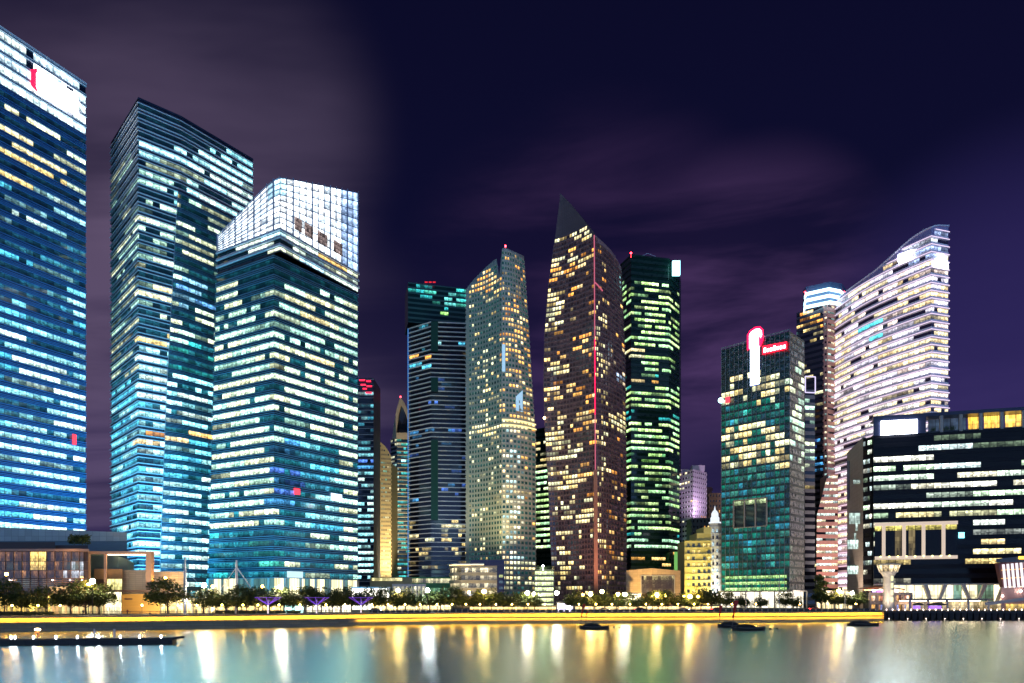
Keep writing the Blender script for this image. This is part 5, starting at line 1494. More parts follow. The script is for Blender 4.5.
def podium_green():
    Y = 400
    t = thing('podium_building', 'green lit podium with glazed storeys under the balconied teal tower', 'building', (*PT(430, Y), GZ))
    m = MB(); m.prism([PT(393, Y), PT(470, Y), PT(470, Y + 40), PT(393, Y + 40)], GZ, Z(577, Y)); m.build('wall', surf('wall with painted green light', (.06, .3, .16), .6), t)  # green light on the wall goes into its base colour
    for k, (y0, y1, c) in enumerate(((578.5, 583, (.7, .65, .35)), (588, 600, (.25, .6, .3)))):
        m = MB(); s = split(PT(406, Y - .3), PT(455, Y - .3), 20)
        for i in range(20):
            w = R.uniform(.1, 1.1); m.face([(*s[i], Z(y1, Y)), (*s[i + 1], Z(y1, Y)), (*s[i + 1], Z(y0, Y)), (*s[i], Z(y0, Y))], 0, [(i, k), (i + 1, k), (i + 1, k + .99), (i, k + .99)], tuple(w * x for x in c))
        m.build('window_band', G_ROOM, t)
    Y = 380
    t = thing('podium_building', 'beige low block with a white colonnade beside the green podium', 'building', (*PT(400, Y), GZ))
    m = MB(); m.prism([PT(370, Y + 6), PT(412, Y + 6), PT(412, Y + 16), PT(370, Y + 16)], GZ, Z(577, Y)); m.build('wall', surf('olive beige wall', (.38, .36, .22), .7), t)
    m = MB(); s = split(PT(372, Y + 5.7), PT(402, Y + 5.7), 12)
    for i in range(12):
        w = R.uniform(.3, 1.2); m.face([(*s[i], Z(580.5, Y)), (*s[i + 1], Z(580.5, Y)), (*s[i + 1], Z(577.8, Y)), (*s[i], Z(577.8, Y))], 0, None, (1.0 * w, .9 * w, .4 * w))
    m.build('window_band', G_ROOM, t)
    m = MB(); m.prism([PT(392, Y - 2), PT(426, Y - 2), PT(426, Y + 5), PT(392, Y + 5)], Z(586.5, Y), Z(584, Y)); m.build('cornice', M_WHITEMETAL, t)
    m = MB(); s = split(PT(393, Y), PT(425, Y), 12)
    for i in range(12):
        w = R.uniform(.3, 1.0); m.face([(*s[i], GZ), (*s[i + 1], GZ), (*s[i + 1], Z(586.5, Y)), (*s[i], Z(586.5, Y))], 0, None, (.9 * w, .85 * w, .6 * w))
    m.build('glazing', G_ROOM, t)
    for i in range(9):
        p = split(PT(392.5, Y - 1.6), PT(425.5, Y - 1.6), 8)[i]; m = MB(); m.box((*p, (GZ + Z(586.5, Y)) / 2), (.7, .7, Z(586.5, Y) - GZ)); m.build('column', M_WHITEMETAL, t)
    # curved podium under the grid tower
    Y = 372
    t = thing('podium_building', 'curved cream podium with a navy upper box below the grid tower', 'building', (*PT(478, Y), GZ))
    pts = [PT(449.5, Y + 14), PT(450.5, Y + 7), PT(454, Y + 2), PT(461, Y), PT(472, Y), PT(484, Y), PT(497, Y)]
    cream = surf('cream render', (.6, .52, .36), .65)
    zt = Z(566, Y); n = 5; fh = (zt - GZ - 2) / n
    P = pts; bk = off(pts, -.6)
    m = MB(); m.prism(bk + [PT(497, Y + 25), PT(452, Y + 25)], GZ, zt); m.build('core', surf('podium rear', (.2, .17, .12), .7), t)
    for k in range(n + 1):
        o = MB(); za = GZ + 1 + k * fh; q = off(pts, .25)
        o.ring(q, q, za, za + fh * .42); o.ring(bk, q, za, za); o.ring(q, bk, za + fh * .42, za + fh * .42)
        o = o.build('storey', cream, t)
        if k < n:
            w = MB(); r = off(pts, -.45); r = [r[0], *r[1:]]
            r = chain(*[(a, b, 3) for a, b in zip(r, r[1:])])
            for i in range(len(r) - 1):
                f = R.uniform(.5, 1.1) if R.random() < .25 else R.uniform(.05, .3)
                w.face([(*r[i], za + fh * .42), (*r[i + 1], za + fh * .42), (*r[i + 1], za + fh), (*r[i], za + fh)], 0, [(i, k), (i + 1, k), (i + 1, k + .99), (i, k + .99)], (1.0 * f, .85 * f, .5 * f))
            w.build('window_band', G_DARK, o)
    navy = surf('navy cladding', (.02, .03, .13), .4)
    m = MB(); m.prism([PT(470.5, Y - .5), PT(504.5, Y - .5), PT(504.5, Y + 12), PT(470.5, Y + 12)], Z(565.8, Y), Z(560, Y)); m.build('upper_box', navy, t)
    m = MB(); m.prism([PT(497.2, Y - .5), PT(504.5, Y - .5), PT(504.5, Y + 14), PT(497.2, Y + 14)], GZ, Z(566, Y)); m.build('navy_bay', navy, t)
    for k in range(3):
        m = MB(); z = Z(576 + k * 6, Y); m.box((X(501, Y), Y - .6, z), (2.2, .2, 1.4), lit=(.4, .45, .15) if k == 0 else (.05, .08, .1)); m.build('window', G_DARK, t)
    m = MB(); p = off(pts, 1.2)[:6]; m.ring(p, p, zt + .8, zt + 1.5); m.ring(off(p, -3), p, zt + .8, zt + .8); m.ring(p, off(p, -3), zt + 1.5, zt + 1.5); m.build('roof_canopy', M_WHITEMETAL, t)
    m = MB(); p = off(pts, .6)[1:6]; m.ring(p, p, zt + .55, zt + .72); m.build('cove_light', glow('warm cove light', (1, .75, .35), 5), t)


podium_green()


def parking():
    Y = 345
    t = thing('parking_block', 'open parking decks lit lime white between the grid tower and pointed tower', 'building', (*PT(544, Y), GZ))
    m = MB(); m.prism([PT(534.5, Y + 2), PT(554, Y + 2), PT(554, Y + 18), PT(534.5, Y + 18)], GZ, Z(569, Y)); m.build('core', surf('parking wall', (.25, .27, .18), .7), t)
    for k in range(7):
        y = 572.5 + k * 5.4; m = MB(); m.prism([PT(534, Y), PT(554.5, Y), PT(554.5, Y + 19), PT(534, Y + 19)], Z(y + 3.9, Y), Z(y + 2.3, Y)); m.build('deck', M_CONC, t)
        m = MB(); s = split(PT(535, Y + 1.7), PT(553.5, Y + 1.7), 8)
        for i in range(8):
            w = R.uniform(.7, 1.2); m.face([(*s[i], Z(y + 2.2, Y)), (*s[i + 1], Z(y + 2.2, Y)), (*s[i + 1], Z(y - 1.2, Y)), (*s[i], Z(y - 1.2, Y))], 0, [(i, k), (i + 1, k), (i + 1, k + .99), (i, k + .99)], (.95 * w, 1.1 * w, .5 * w))
        m.build('lit_bay', G_ROOM, t)
    m = MB()
    for k in range(260):
        x = R.uniform(X(535, Y), X(554, Y)); m_z = Z(569, Y) + R.uniform(0, 1.6) * R.random() + .1; y_ = Y + R.uniform(0, 6)
        m.face([(x + dx, y_ + dy, m_z + dz) for dx, dy, dz in ((0, 0, 0), (.5, .1, .1), (.3, .2, .5))])
    m.build('roof_planting', surf('roof leaves', (.07, .1, .03), .6), t)
    m = MB(); m.ball((X(543, Y), Y, Z(566, Y)), .5); m.bar((X(543, Y), Y, Z(570, Y)), (X(543, Y), Y, Z(566.5, Y)), .15); m.build('roof_lamp', glow('white roof lamp', (.9, 1, .9), 40), t)


parking()


def hall():
    Y = 352
    t = thing('exhibition_hall', 'blocky beige stone hall with one large bronze window', 'building', (*PT(652, Y), GZ))
    m = MB(); m.prism([PT(626, Y + 5), PT(652, Y), PT(680.5, Y + 4), PT(680.5, Y + 26), PT(626, Y + 26)], GZ, Z(570, Y), top=[Z(570.3, Y + 5), Z(568.3, Y), Z(570.6, Y + 4), Z(572, Y + 26), Z(572, Y + 26)])
    m.build('wall', panels('beige hall stone', (.5, .36, .2), 2.4, 1.2, .65, .75), t)
    f = off([PT(652, Y), PT(680.5, Y + 4)], .3); f2 = off([PT(626, Y + 5), PT(652, Y)], .3)
    s = split(on_line(*f2, 641), f2[1], 4)[:-1] + split(f[0], on_line(*f, 674.5), 8)
    m = MB()
    for i in range(len(s) - 1):
        for r in range(5):
            za, zb = [Z(597 - 4.3 * k, Y) for k in (r, r + 1)]
            w = R.uniform(.15, .5) if r == 4 and R.random() < .5 else R.uniform(.0, .07)
            m.face([(*s[i], za), (*s[i + 1], za), (*s[i + 1], zb), (*s[i], zb)], 0, [(i, r), (i + 1, r), (i + 1, r + .99), (i, r + .99)], (.8 * w, .65 * w, .25 * w))
    m.build('window', glass('bronze glass', (.03, .018, .01), .15, spec=.3), t)
    m = MB()
    for p in (s[0], s[-1]): m.bar((*p, Z(597, Y)), (*p, Z(575.5, Y)), .4)
    for a, b in zip(s, s[1:]): m.bar((*a, Z(575.5, Y)), (*b, Z(575.5, Y)), .4)
    m.build('window_frame', M_CONC, t)


hall()


# ------------------------------------------------------------------ right waterside
def customs():
    t = thing('signal_tower', 'white lookout tower with a flared lit cabin beside the dark block', 'tower', (*PT(888.5, 302), GZ))
    Y = 302; w = surf('white tower render', (.72, .66, .58), .6, var=.06)
    m = MB(); x = X(888.5, Y)
    prof = [(2.6, GZ), (2.35, GZ + 1.5), (2.1, Z(580, Y)), (2.1, Z(577, Y)), (2.8, Z(574, Y)), (3.3, Z(572.5, Y))]
    m.lathe(prof, (x, Y, 0), 16); m.build('stem', w, t)
    m = MB(); z0, z1 = Z(572.5, Y), Z(565.5, Y); r0, r1 = 3.6, 4.6; n = 12
    for i in range(n):
        a, b = 2 * math.pi * i / n, 2 * math.pi * (i + 1) / n
        q = R.uniform(.7, 1.2)
        m.face([(x + r0 * math.cos(a), Y + r0 * math.sin(a), z0), (x + r0 * math.cos(b), Y + r0 * math.sin(b), z0), (x + r1 * math.cos(b), Y + r1 * math.sin(b), z1), (x + r1 * math.cos(a), Y + r1 * math.sin(a), z1)], 0, [(i, 0), (i + 1, 0), (i + 1, .99), (i, .99)], (.95 * q, .72 * q, .4 * q))
    m.build('cabin_window', glass('cabin glass', (.1, .08, .06), .1, mull=.12), t)
    m = MB(); m.lathe([(0, z0 - .02), (3.7, z0 - .02), (3.7, z0 + .35), (3.6, z0 + .35)], (x, Y, 0), 12); m.lathe([(4.6, z1), (4.9, z1 + .1), (4.9, z1 + .5), (2, z1 + .9), (0, z1 + 1)], (x, Y, 0), 12); m.build('cabin_roof', w, t)
    for k in range(4):
        m = MB(); m.box((x + .35, Y - 2.32, Z(578.5 + 7 * k, Y)), (.9, .14, 2.1)); m.build('slit_light', glow('lime slit window', (1, .95, .45), 1.0), t)
    # restaurant at its foot
    t = thing('harbour_restaurant', 'two storey white restaurant around the foot of the lookout tower', 'building', (*PT(885, 312), GZ))
    Y = 310
    m = MB(); A = [PT(869, Y), PT(912, Y), PT(912, Y + 16), PT(869, Y + 16)]
    for (ya, yb) in ((612, 604.5), (600, 592.5)): pass
    m.prism(A, Z(604.5, Y), Z(601.5, Y)); m.prism(A, Z(595, Y), Z(592.5, Y))
    for px in (870, 877, 895, 903, 911): m.box((X(px, Y + .6), Y + .6, (GZ + Z(593, Y)) / 2), (1.0, 1.0, Z(593, Y) - GZ))
    m.build('wall', surf('restaurant render', (.55, .42, .36), .6), t)
    m = MB(); m.prism([PT(869, Y + 4), PT(912, Y + 4), PT(912, Y + 15), PT(869, Y + 15)], GZ, Z(595, Y)); m.build('core', br_ := surf('restaurant rear', (.1, .07, .06), .7), t)
    for (y0, y1, pal) in ((595.2, 601, [(1, .5, .15), (.8, .85, 1), (.9, .6, .4), (.3, .1, .05)]), (604.8, 612, [(1, .5, .1), (.3, .4, .8), (.1, .05, .05), (1, .8, .5)])):
        m = MB(); s = split(PT(870, Y + 3.7), PT(911.5, Y + 3.7), 16)
        for i in range(16):
            c = R.choice(pal); q = R.uniform(.3, 1.3); m.face([(*s[i], Z(y1, Y)), (*s[i + 1], Z(y1, Y)), (*s[i + 1], Z(y0, Y)), (*s[i], Z(y0, Y))], 0, [(i, y0), (i + 1, y0), (i + 1, y0 + .9), (i, y0 + .9)], tuple(q * v for v in c))
        m.build('window_band', G_ROOM, t)
    m = MB(); s = split(PT(866, Y + 2), PT(905, Y + 2), 8); z = Z(589, Y)
    for i in range(8):
        a, b = s[i], s[i + 1]; za, zb = z + 1.0 * math.sin(math.pi * i / 8), z + 1.0 * math.sin(math.pi * (i + 1) / 8)
        m.face([(*a, za), (*b, zb), (b[0], b[1] + 9, zb + .4), (a[0], a[1] + 9, za + .4)]); m.face([(*a, za - .5), (*b, zb - .5), (*b, zb), (*a, za)])
    m.build('awning', surf('orange awning', (.75, .25, .12), .6), t)
    for px in (870, 903):
        m = MB(); m.bar((X(px, Y + 2.5), Y + 2.5, Z(592.5, Y)), (X(px, Y + 2.5), Y + 2.5, z), .25); m.build('awning_post', M_WHITEMETAL, t)
    for (px, c) in ((874, (.5, .3, 1)), (879, (.9, .1, 1)), (883, (1, .2, .8)), (896, (.5, .4, 1)), (901, (1, .5, .2))):
        m = MB(); m.box((X(px, Y + 3), Y + 3, Z(590.8, Y)), (1.5, .4, .9)); m.build('party_light', glow('party light %d' % px, c, 3.0), t)
    m = MB(); m.box(((X(866, Y) + X(905, Y)) / 2, Y + 3.4, z - .4), (X(903, Y) - X(868, Y), .2, .2)); m.build('awning_light', glow('orange awning light', (1, .4, .15), 14), t)


customs()


def pier():
    t = thing('pier', 'long low pier edged with dark rubber fenders and small lamps', 'pier', (*PT(960, 293), 0))
    a, b = PT(880.5, 292), PT(1100, 291)
    m = MB(); m.prism([a, b, (b[0], b[1] + 4), (a[0], a[1] + 4)], 2.6, GZ - .1); m.build('deck', surf('dark pier deck', (.07, .06, .06), .7), t)
    m = MB(); m.prism([(a[0], a[1] + .8), (b[0], b[1] + .8), (b[0], b[1] + 4), (a[0], a[1] + 4)], -2, 2.6); m.build('base', M_BLACK, t)
    n = 30
    lampm = glow('small pinkish pier lamp', (1, .7, .55), 8)
    for i in range(n):
        px = 883.5 + i * 6.15; p = PT(px, 291.4)
        m = MB(); m.box((p[0], p[1], 1.9), (2.0, .9, 1.9)); m.box((p[0], p[1] - .1, 2.9), (1.5, .7, .2)); m.box((p[0], p[1] + .2, .4), (1.3, .6, 1.2)); m.build('fender', surf('dark rubber', (.035, .03, .032), .7, scale=2), t)
        q = PT(px + 3, 292.4); m = MB(); m.bar((*q, GZ - .1), (*q, GZ + .35), .1); m.ball((*q, GZ + .45), .2); m.build('pier_lamp', lampm, t)
        if i % 3 == 0:
            m = MB(); m.ball((q[0], q[1] - 2.0, .55), .16); m.build('water_lamp', lampm, t)
    # terrace roof in front of the dark block
    Y = 303
    t = thing('terrace_canopy', 'thin flat white canopy roof in front of the raking columns', 'canopy', (*PT(955, Y), GZ))
    m = MB(); m.prism([PT(905, Y), PT(990, Y), PT(994, Y + 10), PT(905, Y + 10)], Z(600.2, Y), Z(598.6, Y)); m.build('roof', surf('grey canopy roof', (.2, .18, .17), .6), t)
    for px in (910, 928, 947, 968, 988):
        m = MB(); m.box((X(px, Y + 1), Y + 1, (GZ + Z(600.2, Y)) / 2), (.8, .8, Z(600.2, Y) - GZ)); m.build('column', surf('white column', (.75, .68, .6), .6), t)
    m = MB(); m.box(((X(906, Y) + X(988, Y)) / 2, Y + 5, Z(600.8, Y)), (X(988, Y) - X(906, Y), .5, .15)); m.build('ceiling_light', glow('warm ceiling light', (1, .75, .45), 16), t)
    m = MB(); s = split(PT(906, Y + 8), PT(1060, Y + 8), 34)
    for i in range(34):
        q = R.uniform(.15, 1.0); m.face([(*s[i], GZ), (*s[i + 1], GZ), (*s[i + 1], Z(601.5, Y)), (*s[i], Z(601.5, Y))], 0, [(i, 8), (i + 1, 8), (i + 1, 8.99), (i, 8.99)], (1.0 * q, .75 * q, .38 * q))
    m.build('back_glazing', G_ROOM, t)
    # two purple lit parasols
    for (px, w, lab) in ((918.5, 4.2, 'smaller dark tent roof glowing purple inside, beside the white column'), (937, 7.4, 'larger dark peaked tent roof glowing purple inside on the terrace')):
        Yp = 298
        o = thing('tent', lab, 'tent', (X(px, Yp), Yp, GZ), 'purple lit tents on the terrace')
        m = MB(); m.lathe([(w / 2 * 1.1, 2.2 + GZ), (w / 2 * 1.1, 2.5 + GZ), (w * .3, 3.1 + GZ), (0, 3.5 + GZ)], (X(px, Yp), Yp, 0), 10); m.build('roof', surf('dark tent cloth', (.05, .05, .07), .8), o)
        for s_ in (-1, 1):
            m = MB(); m.bar((X(px, Yp) + s_ * w * .42, Yp, GZ), (X(px, Yp) + s_ * w * .42, Yp, GZ + 2.3), .12); m.build('pole', M_WHITEMETAL, o)
        m = MB(); m.box((X(px, Yp), Yp + 1.4, GZ + 1.3), (w * .72, .15, 1.3)); m.build('screen_light', glow('purple screen light', (.3, .12, 1), 1.6), o)
    # slanted white-finned pavilion at the edge of the picture
    Y = 301
    t = thing('finned_pavilion', 'pavilion with slanting white fins over a pink lit ground floor', 'building', (*PT(1010, Y), GZ))
    z0, z1 = Z(587, Y), Z(563, Y)
    m = MB(); f = [PT(1001, Y), PT(1060, Y)]
    q = [(X(1003, Y), Y, z0), (X(1075, Y), Y, z0 + 1.5), (X(1070, Y), Y, z1 + 3), (X(998, Y), Y, z1)]
    m.face(q); bk = [(x, y + 2.2, z) for x, y, z in q]
    for i in range(4): j = (i + 1) % 4; m.face([q[i], bk[i], bk[j], q[j]])
    m.face(list(reversed(bk))); m.build('wall', surf('maroon wall', (.22, .07, .07), .6), t)
    for i in range(10):
        px = 1003 + i * 4.4; m = MB(); m.bar((X(px + 1.8, Y), Y - .5, z0 - .4 + i * .09), (X(px - .5, Y), Y - .5, z1 - .6 + i * .18), .75, .6); m.build('fin', glow('fin with painted light', (1, .95, 1), .85, False), t)  # fins are no lamps, the light on them is painted as emission
    for k in (.35, .7):
        m = MB(); m.bar((X(1001, Y), Y - .25, z0 + (z1 - z0) * k), (X(1070, Y), Y - .25, z0 + (z1 - z0) * k + 2), .25); m.build('rail', glow('amber rail light', (1, .6, .15), 1.0), t)
    m = MB(); m.prism([PT(996, Y - 2), PT(1070, Y - 2), PT(1070, Y + 3), PT(998, Y + 3)], z1 + .3, z1 + 2.0, top=[z1 + 1.7, z1 + 5, z1 + 5, z1 + 1.7]); m.build('roof', surf('grey slab roof', (.18, .18, .19), .6), t)
    m = MB(); m.box((X(1022, Y), Y - 2.2, z1 + 2.2), (6, .3, 1.2)); m.build('amber_sign', glow('amber sign', (1, .55, .05), 3), t)
    m = MB(); m.prism([PT(1001, Y + 1), PT(1070, Y + 1), PT(1070, Y + 3), PT(1001, Y + 3)], GZ, z0 - .05); m.build('ground_floor', surf('pink stone base', (.6, .36, .3), .6), t)
    m = MB(); s = split(PT(1006, Y + .7), PT(1060, Y + .7), 14)
    for i in range(14):
        q_ = R.uniform(.2, .8); m.face([(*s[i], GZ), (*s[i + 1], GZ), (*s[i + 1], Z(604, Y)), (*s[i], Z(604, Y))], 0, [(i, 3), (i + 1, 3), (i + 1, 3.99), (i, 3.99)], (1.0 * q_, .65 * q_, .12 * q_))
    m.build('window_band', G_ROOM, t)
    for px, y in ((1002.5, 596), (1021, 591)):
        m = MB(); m.ball((X(px, Y - .3), Y - .3, Z(y, Y)), .4); m.build('wall_lamp', glow('pink wall lamp', (1, .8, .75), 30), t)
    m = MB(); m.bar((X(985, Y - 2), Y - 2, Z(604, Y)), (X(1040, Y - 2), Y - 2, Z(597, Y)), .35, 1.4); m.build('ramp', surf('white ramp', (.7, .62, .55), .6), t)


pier()


# ------------------------------------------------------------------ trees, lamps, masts, small things
LEAF = surf('tree leaves', (.1, .13, .03), .55, var=.35, scale=1.2)
LEAF2 = surf('darker tree leaves', (.08, .115, .03), .55, var=.35, scale=1.2)
BARK = surf('tree bark', (.12, .085, .06), .8, scale=2)


def tree_proto(seed, kind, h=8.5, rad=4.2, leaf=LEAF, trunk_h=.25):
    r = random.Random(seed)
    t = thing('promenade_tree' if kind == 'round' else 'columnar_tree', 'x', 'tree', (0, 0, 0))
    m = MB(); th = h * trunk_h
    m.tube([(0, 0, 0), (.08, .05, th * .6), (.0, .1, th), (.1, 0, h * .72)], [.22, .17, .15, .05], 7)
    tips = []
    for k in range(7):
        a = k * 2.4 + r.uniform(-.3, .3); l = rad * r.uniform(.55, .85); z = th * r.uniform(.85, 1.3)
        tip = (l * math.cos(a), l * math.sin(a), z + h * r.uniform(.12, .3)); tips.append(tip)
        m.tube([(0, 0.05, z * .9), (tip[0] * .5, tip[1] * .5, z + (tip[2] - z) * .6), tip], [.1, .06, .025], 5)
    m.build('trunk', BARK, t)
    c = MB(); ctr = []
    for k in range(20):
        a = r.uniform(0, 6.28); q = rad * math.sqrt(r.random()) * .85; zc = h * (trunk_h + .12) + (h * (.88 - trunk_h - .12)) * r.random()
        if kind != 'round': q *= .6; zc = h * r.uniform(.25, .9)
        else:
            lim = 1 - ((zc / h - .62) / .42) ** 2; q *= max(.35, lim)
        ctr.append((q * math.cos(a), q * math.sin(a), zc, rad * r.uniform(.28, .45)))
    ctr += [(x * .95, y * .95, z + .2, rad * .3) for x, y, z in tips]
    for (x, y, z, s) in ctr:
        for k in range(70):
            d = Vector((r.gauss(0, 1), r.gauss(0, 1), r.gauss(0, .75))); d = d.normalized() * s * r.uniform(.55, 1.1)
            p = Vector((x, y, z)) + d
            u = Vector((r.uniform(-1, 1), r.uniform(-1, 1), r.uniform(-.7, .7))).normalized() * r.uniform(.22, .48)
            v = u.cross(Vector((r.uniform(-1, 1), r.uniform(-1, 1), 1))).normalized() * r.uniform(.14, .3)
            c.face([p - u, p + v, p + u, p - v])
    c.build('crown', leaf, t)
    return t


ORD = ['first', 'second', 'third', 'fourth', 'fifth', 'sixth', 'seventh', 'eighth', 'ninth', 'tenth', 'eleventh', 'twelfth', 'thirteenth', 'fourteenth', 'fifteenth', 'sixteenth', 'seventeenth', 'eighteenth']
MARKS = [(-99, 88, 'the brown gallery'), (88, 150, 'the gallery entrance'), (150, 206, 'the white finned tower'), (206, 352, 'the crowned office tower'), (352, 404, 'the white pavilion'), (404, 466, 'the balconied teal tower'), (466, 534, 'the grey grid tower'),
         (534, 556, 'the parking decks'), (556, 626, 'the pointed brown tower'), (626, 682, 'the beige stone hall'), (682, 722, 'the yellow hotel'), (722, 814, 'the green sign tower'), (814, 866, 'the grey stone flank'), (866, 1100, 'the dark office block')]


def namer(items, fmt):
    """one label for each picture column of a kind: what it stands before, and which of those it is"""
    cnt, out = {}, []
    for px in sorted(items):
        mk = next(n for a, b, n in MARKS if a <= px < b)
        cnt.setdefault(mk, []).append(px)
    for px in items:
        mk = next(n for a, b, n in MARKS if a <= px < b)
        i = cnt[mk].index(px)
        if len(cnt[mk]) == 1: out.append(fmt % (mk, 'only one there'))
        else: out.append(fmt % (mk, ORD[i] + ' from the left'))
    return out


protos = [tree_proto(11, 'round'), tree_proto(12, 'round', 8.0, 4.1, LEAF2), tree_proto(13, 'round', 8.8, 3.6), tree_proto(15, 'column', 9.5, 2.2, LEAF2, .15)]
index_kids()
row = []
for px, d, s in ((4, 20, 1.25), (21, 16, .95), (33, 20, .85), (46, 15, 1.0)): row.append((px, d, s))
px = 226.0
while px < 545:
    row.append((px, R.uniform(11, 17), R.uniform(.85, 1.12))); px += R.uniform(8.5, 12.5)
px = 572
while px < 700:
    row.append((px, R.uniform(11, 17), R.uniform(.75, 1.02))); px += R.uniform(8.5, 12.5)
row += [(203, 15, .95), (216, 20, .95), (701, 26, 1.25), (712, 34, 1.2), (726, 22, .95), (742, 24, .85), (785, 26, .95), (797, 24, .72), (760, 24, .8), (835, 30, 1.1), (848, 28, 1.0), (859, 30, .95)]
labels = namer([r[0] for r in row], 'leafy tree on the promenade before %s, %s')
first = True
for (px, d, s), lab in zip(row, labels):
    k = R.randrange(3); p = behind(px, d)
    o = dup(protos[k], (*p, GZ), R.uniform(0, 6.28), s, lab); o['group'] = 'trees along the promenade'
for (px, d, s, lab, k) in ((71, 20, 1.15, 'wide dark tree before the lit colonnade of the gallery', 1), (86, 17, 1.25, 'wide tree lit by the big white lamp at the gallery', 0), (99, 20, 1.1, 'smaller tree leaning into the bright gallery entrance', 2), (168, 13, 1.32, 'largest round tree, standing alone beside the timber wall', 0), (821, 40, 1.75, 'tall narrow green tree at the corner of the green sign tower', 3)):
    p = behind(px, d); o = dup(protos[k], (*p, GZ), R.uniform(0, 6), (s * 1.2, s * 1.2, s) if k != 3 else s, lab)
for p in protos:
    for c in KIDS[p.name]: bpy.data.objects.remove(c)
    bpy.data.objects.remove(p)

# hedge on the gallery roof, hedge on the promenade
def hedge(lab, x0, x1, Y, z, h, d, n):
    m = MB()
    for k in range(n):
        p = Vector((R.uniform(X(x0, Y), X(x1, Y)), Y + R.uniform(0, d), z + h * R.random() ** .7 * (1 + .15 * math.sin(k))))
        u = Vector((R.uniform(-1, 1), R.uniform(-1, 1), R.uniform(-1, 1))).normalized() * .35; v = u.cross(Vector((.3, R.uniform(-1, 1), 1))).normalized() * .25
        m.face([p - u, p + v, p + u, p - v])
    tag(m.build('hedge', LEAF), lab, 'hedge')


hedge('clipped bush growing on the roof of the brown gallery', 67, 86, 232, Z(544, 232), 3.0, 3, 900)
hedge('low clipped hedge along the promenade before the brown gallery', -40, 52, 200, GZ, 1.0, 1.2, 1500)
hedge('low hedge under the trees by the white mast', 215, 300, 228, GZ, .9, 1.2, 1200)


def lamp_proto(nm, c, s, h=8.0, r=.75):
    t = thing('street_lamp', 'x', 'street lamp', (0, 0, 0))
    m = MB(); m.tube([(0, 0, 0), (0, 0, h * .5), (0, 0, h)], [.12, .09, .06], 7); m.lathe([(.25, 0), (.25, .35), (.12, .5)], n=8); m.build('post', M_RAIL, t)
    m = MB(); m.lathe([(.05, h), (.32, h + .05), (.32, h + .12), (.05, h + .14)], n=8); hd = m.build('collar', M_RAIL, t)
    m = MB(); m.ball((0, 0, h + .14 + r), r, 10); m.build('lamp_globe', glow(nm, c, s), t)
    return t


LP = {'w': lamp_proto('white lamp', (1, .9, .66), 140), 'y': lamp_proto('yellow lamp', (1, .64, .18), 135), 'o': lamp_proto('orange lamp', (1, .45, .06), 90, r=.5), 'c': lamp_proto('cool lamp', (.85, .95, 1), 140)}
index_kids()
lamps = [(6.5, 574.5, 'o', 24), (92.5, 582.5, 'w', 13), (88.5, 585, 'o', 16), (165.5, 578.5, 'o', 34), (204, 586.5, 'w', 16), (213, 587, 'o', 18), (262.5, 587, 'o', 22), (280.5, 588, 'w', 14), (398, 591.5, 'y', 16), (427.5, 591.5, 'c', 10), (469, 592.5, 'o', 20), (484, 592.5, 'y', 10), (527.5, 594, 'w', 12), (534, 595, 'y', 22), (557, 594, 'w', 18), (583, 595, 'o', 16),
         (590.5, 595, 'y', 10), (602, 592.5, 'y', 30), (618, 595.5, 'y', 18), (625, 595.5, 'w', 10), (652.5, 596, 'o', 18), (657, 596, 'y', 10), (665.5, 596, 'o', 18), (684, 597, 'o', 18), (690, 597.5, 'y', 10), (698, 597, 'o', 22), (839, 592, 'y', 26), (852, 594, 'w', 30)]
cn = {'w': 'bright white', 'y': 'warm yellow', 'o': 'small orange', 'c': 'cold white'}
seen_l = {}
for (px, y, k, d) in lamps:
    mk = next(n for a, b, n in MARKS if a <= px < b)
    key = (cn[k], mk); seen_l.setdefault(key, []).append(px)
for (px, y, k, d) in lamps:
    p = behind(px, d); mk = next(n for a, b, n in MARKS if a <= px < b); key = (cn[k], mk)
    h = Z(y, p[1]) - GZ
    lab = '%s street lamp glowing over the trees before %s' % key
    if len(seen_l[key]) > 1: lab += ', ' + ORD[seen_l[key].index(px)] + ' from left'
    o = dup(LP[k], (*p, GZ), 0, (1, 1, 1), lab); o['group'] = 'street lamps along the promenade'
    f = h / 8.5
    for c in o.children:
        if c.name.startswith('post'): c.scale = (1, 1, (h - .5) / 8.0)
        else: c.location = (0, 0, h - .5 - 8.0)
for p in LP.values():
    for c in KIDS[p.name]: bpy.data.objects.remove(c)
    bpy.data.objects.remove(p)

# low path lamps under the trees
pl = thing('path_lamp', 'x', 'path lamp', (0, 0, 0), 'low lamps along the promenade')
m = MB(); m.tube([(0, 0, 0), (0, 0, 2.6)], [.07, .05], 6); m.build('post', M_RAIL, pl)
m = MB(); m.ball((0, 0, 2.85), .24, 8); m.build('lamp_globe', glow('path lamp light', (1, .58, .13), 85), pl)
index_kids()
pxs = [12, 38, 60, 110, 142, 178, 197, 222, 243, 258, 279, 300, 326, 345, 372, 388, 405, 420, 437, 452, 466, 480, 496, 512, 528, 545, 579, 596, 612, 630, 646, 662, 678, 694, 708, 732, 756, 772, 800, 828, 856]
for px, lab in zip(pxs, namer(pxs, 'low warm path lamp under the trees before %s, %s')):
    dup(pl, (*behind(px, 6.5 if px % 2 else 9.5), GZ + .05), 0, 1, lab)
for c in KIDS[pl.name]: bpy.data.objects.remove(c)
bpy.data.objects.remove(pl)

